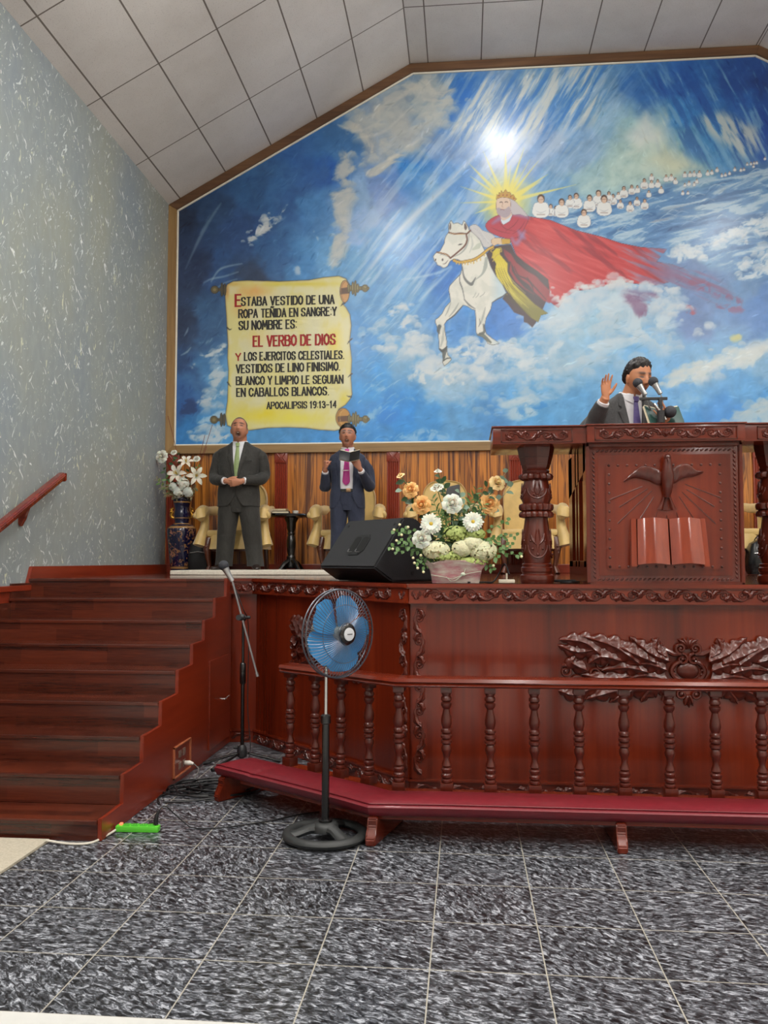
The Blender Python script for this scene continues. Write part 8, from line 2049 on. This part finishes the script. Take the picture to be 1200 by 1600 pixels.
# the book in his hand
hb = thing('open_book', 'open black book held up by the person with the pink tie', 'book', (-1.205 + 0.06, 8.90 - 0.285, SZ + 0.046 + 1.135), 0.05)
def open_book(root, w, h, tilt, cover, spread=0.30, thick=0.014):
    for sg in (-1, 1):
        Rm_ = RX_(tilt) @ RZ_(-sg * spread)
        bm = BM(); box(bm, 0 if sg > 0 else -w, w if sg > 0 else 0, -0.004, 0.0, -h / 2, h / 2, bevel=0.001)
        bmesh.ops.transform(bm, matrix=Rm_.to_4x4(), verts=bm.verts); link_mesh('cover', bm, cover, root)
        bm = BM(); a, b = (0.002, w - 0.006) if sg > 0 else (-w + 0.006, -0.002); rows = []
        for t in np.linspace(0, 1, 7):
            x = a + (b - a) * t; u = abs(x) / w; th = thick * (0.35 + 0.65 * math.sin(math.pi * (0.25 + 0.5 * u)))
            rows.append([(x, 0.0005, -h / 2 + 0.005), (x, th, -h / 2 + 0.005), (x, th, h / 2 + 0.012), (x, 0.0005, h / 2 + 0.012)])
        skin_rings(bm, rows); bmesh.ops.transform(bm, matrix=Rm_.to_4x4(), verts=bm.verts); link_mesh('pages', bm, M_PAGES, root)
open_book(hb, 0.108, 0.140, -0.75, plain('black_book_cover', (14, 13, 14), 0.4))

# ---------------------------------------------------------------- preacher
PX, PY = 1.135, 6.06
m = Man('person preaching at the pulpit desk, grey suit, lilac tie, one palm raised', (PX, PY, SZ + 0.002), 0.22, 1.0, (182, 124, 90), 0.0042)
R = RZ_(0.24) @ RX_(0.24)
m.head((0.035, -0.078, 1.384), R, 0.0, 0.05, k=1.03)
m.limb([(0.03, -0.05, 1.36), (0.01, -0.015, 1.28), (0, 0.025, 1.18)], [0.062, 0.063, 0.072])
m.limb([(0, 0.035, 1.22), (0, 0.03, 1.05), (0, 0.03, 0.90), (0, 0.03, 0.80)], [0.065, 0.075, 0.085, 0.085])
wr = Vector((-0.265, -0.245, 1.215)); el = Vector((-0.305, -0.02, 1.00))
m.limb([(-0.10, 0.03, 1.19), (-0.185, 0.03, 1.17), (-0.27, 0.02, 1.06), el, tuple(wr)], [0.05, 0.05, 0.044, 0.042, 0.029])
add_hand(m.bm, wr, (-0.02, -0.10, 1), (0.15, -1, -0.05), (1, 0.1, 0.1), 0.90, (0.14, 0.10, 0.24, 0.34), (0.75, 0.15), 0.11)
wl = Vector((0.16, -0.235, 1.035)); ell = Vector((0.27, -0.04, 0.93))
m.limb([(0.10, 0.03, 1.19), (0.185, 0.03, 1.17), (0.25, 0.02, 1.02), ell, tuple(wl)], [0.05, 0.05, 0.044, 0.042, 0.029])
add_hand(m.bm, wl, (-0.35, -0.25, 0.55), (-0.1, 0.55, 0.6), (0.6, -0.1, 0.5), 1.0, (0.25, 0.25, 0.28, 0.3), (0.7, 0.3), 0.08)
for sg in (-1, 1): m.limb([(sg * 0.08, 0.02, 0.84), (sg * 0.10, 0.01, 0.45), (sg * 0.11, 0.03, 0.06)], [0.075, 0.055, 0.045])
m.finish(dict(brow=(30, 22, 20), lip=(134, 76, 62), stubble=(120, 82, 66)), skin_material('skin_preacher', (182, 124, 90), (142, 88, 66)))
HAIRP = plain('dark_brown_hair', (24, 19, 18), 0.42, vary=0.5, scale=70, bump=0.3)
m.hair(lambda q: q[:, 2] - np.interp(q[:, 1], [-0.10, -0.045, -0.012, 0.0, 0.032, 0.055, 0.1], [0.084, 0.072, 0.036, 0.010, 0.004, -0.055, -0.060]) - 0.16 * (q[:, 0] - 0.01) * (q[:, 1] < -0.03) + 0.006 * np.sin(q[:, 0] * 210) * (q[:, 1] < -0.03), 0.019, HAIRP, 0.007)
SUIT3 = suit_mat('grey_suit', (58, 58, 59))
J3 = [(0.66, 0.21, 0.145, 0.02), (0.80, 0.205, 0.145, 0.02), (0.92, 0.205, 0.143, 0.02), (1.02, 0.212, 0.138, 0.022), (1.11, 0.216, 0.124, 0.026), (1.165, 0.226, 0.112, 0.026), (1.205, 0.208, 0.100, 0.024), (1.242, 0.145, 0.088, 0.016), (1.268, 0.104, 0.080, 0.008), (1.284, 0.086, 0.076, 0.002)]
m.jacket(J3, lambda z: 0.062 * ((z - 0.86) / 0.424) ** 0.8 + 0.012 if z > 0.86 else 0.012 + 0.06 * ((0.86 - z) / 0.2) ** 1.5, SUIT3, lapel=(0.90, 1.268, 0.060))
m.shirt([(0.80, 0.175, 0.128, 0.02, 0), (1.0, 0.18, 0.124, 0.022, 0), (1.10, 0.175, 0.110, 0.024, 0), (1.17, 0.15, 0.096, 0.02, 0), (1.23, 0.105, 0.082, 0.01, 0), (1.278, 0.074, 0.072, 0.0, 0)])
m.collar((0.006, -0.004, 1.255), RX_(0.22), 0.070)
m.tie((0.006, -0.088, 1.25), (0.0, -0.122, 0.86), plain('lilac_tie', (112, 98, 158), 0.45, vary=0.1, scale=60), 0.036)
m.sleeve([(-0.14, 0.03, 1.13), (-0.200, 0.03, 1.105), (-0.275, 0.025, 1.05), (-0.312, 0.0, 0.985), (-0.306, -0.07, 1.01), (-0.290, -0.15, 1.10), (-0.274, -0.21, 1.172)], [0.064, 0.074, 0.070, 0.068, 0.066, 0.058, 0.047], SUIT3)
m.sleeve([(0.14, 0.03, 1.13), (0.200, 0.03, 1.105), (0.262, 0.03, 1.03), (0.285, 0.0, 0.94), (0.275, -0.06, 0.935), (0.225, -0.15, 0.98), (0.182, -0.208, 1.015)], [0.064, 0.074, 0.070, 0.066, 0.064, 0.056, 0.047], SUIT3)
m.trousers([[(0.84, -0.08, 0.02, 0.105, 0.125), (0.45, -0.10, 0.015, 0.088, 0.095), (0.04, -0.11, 0.02, 0.08, 0.09)], [(0.84, 0.08, 0.02, 0.105, 0.125), (0.45, 0.10, 0.015, 0.088, 0.095), (0.04, 0.11, 0.02, 0.08, 0.09)]], [(0.62, 0.10, 0.11, 0.02), (0.74, 0.175, 0.128, 0.02), (0.90, 0.175, 0.128, 0.02)], SUIT3)
m.shoe(-0.12, -0.01, -0.15); m.shoe(0.12, -0.01, 0.15)
pb = thing('open_book', 'open dark green covered Bible held by the person at the pulpit desk', 'book', (1.315, 5.86, SZ + 1.075), 0.20)
open_book(pb, 0.125, 0.175, -0.60, plain('green_book_cover', (18, 62, 56), 0.4), 0.30, 0.026)
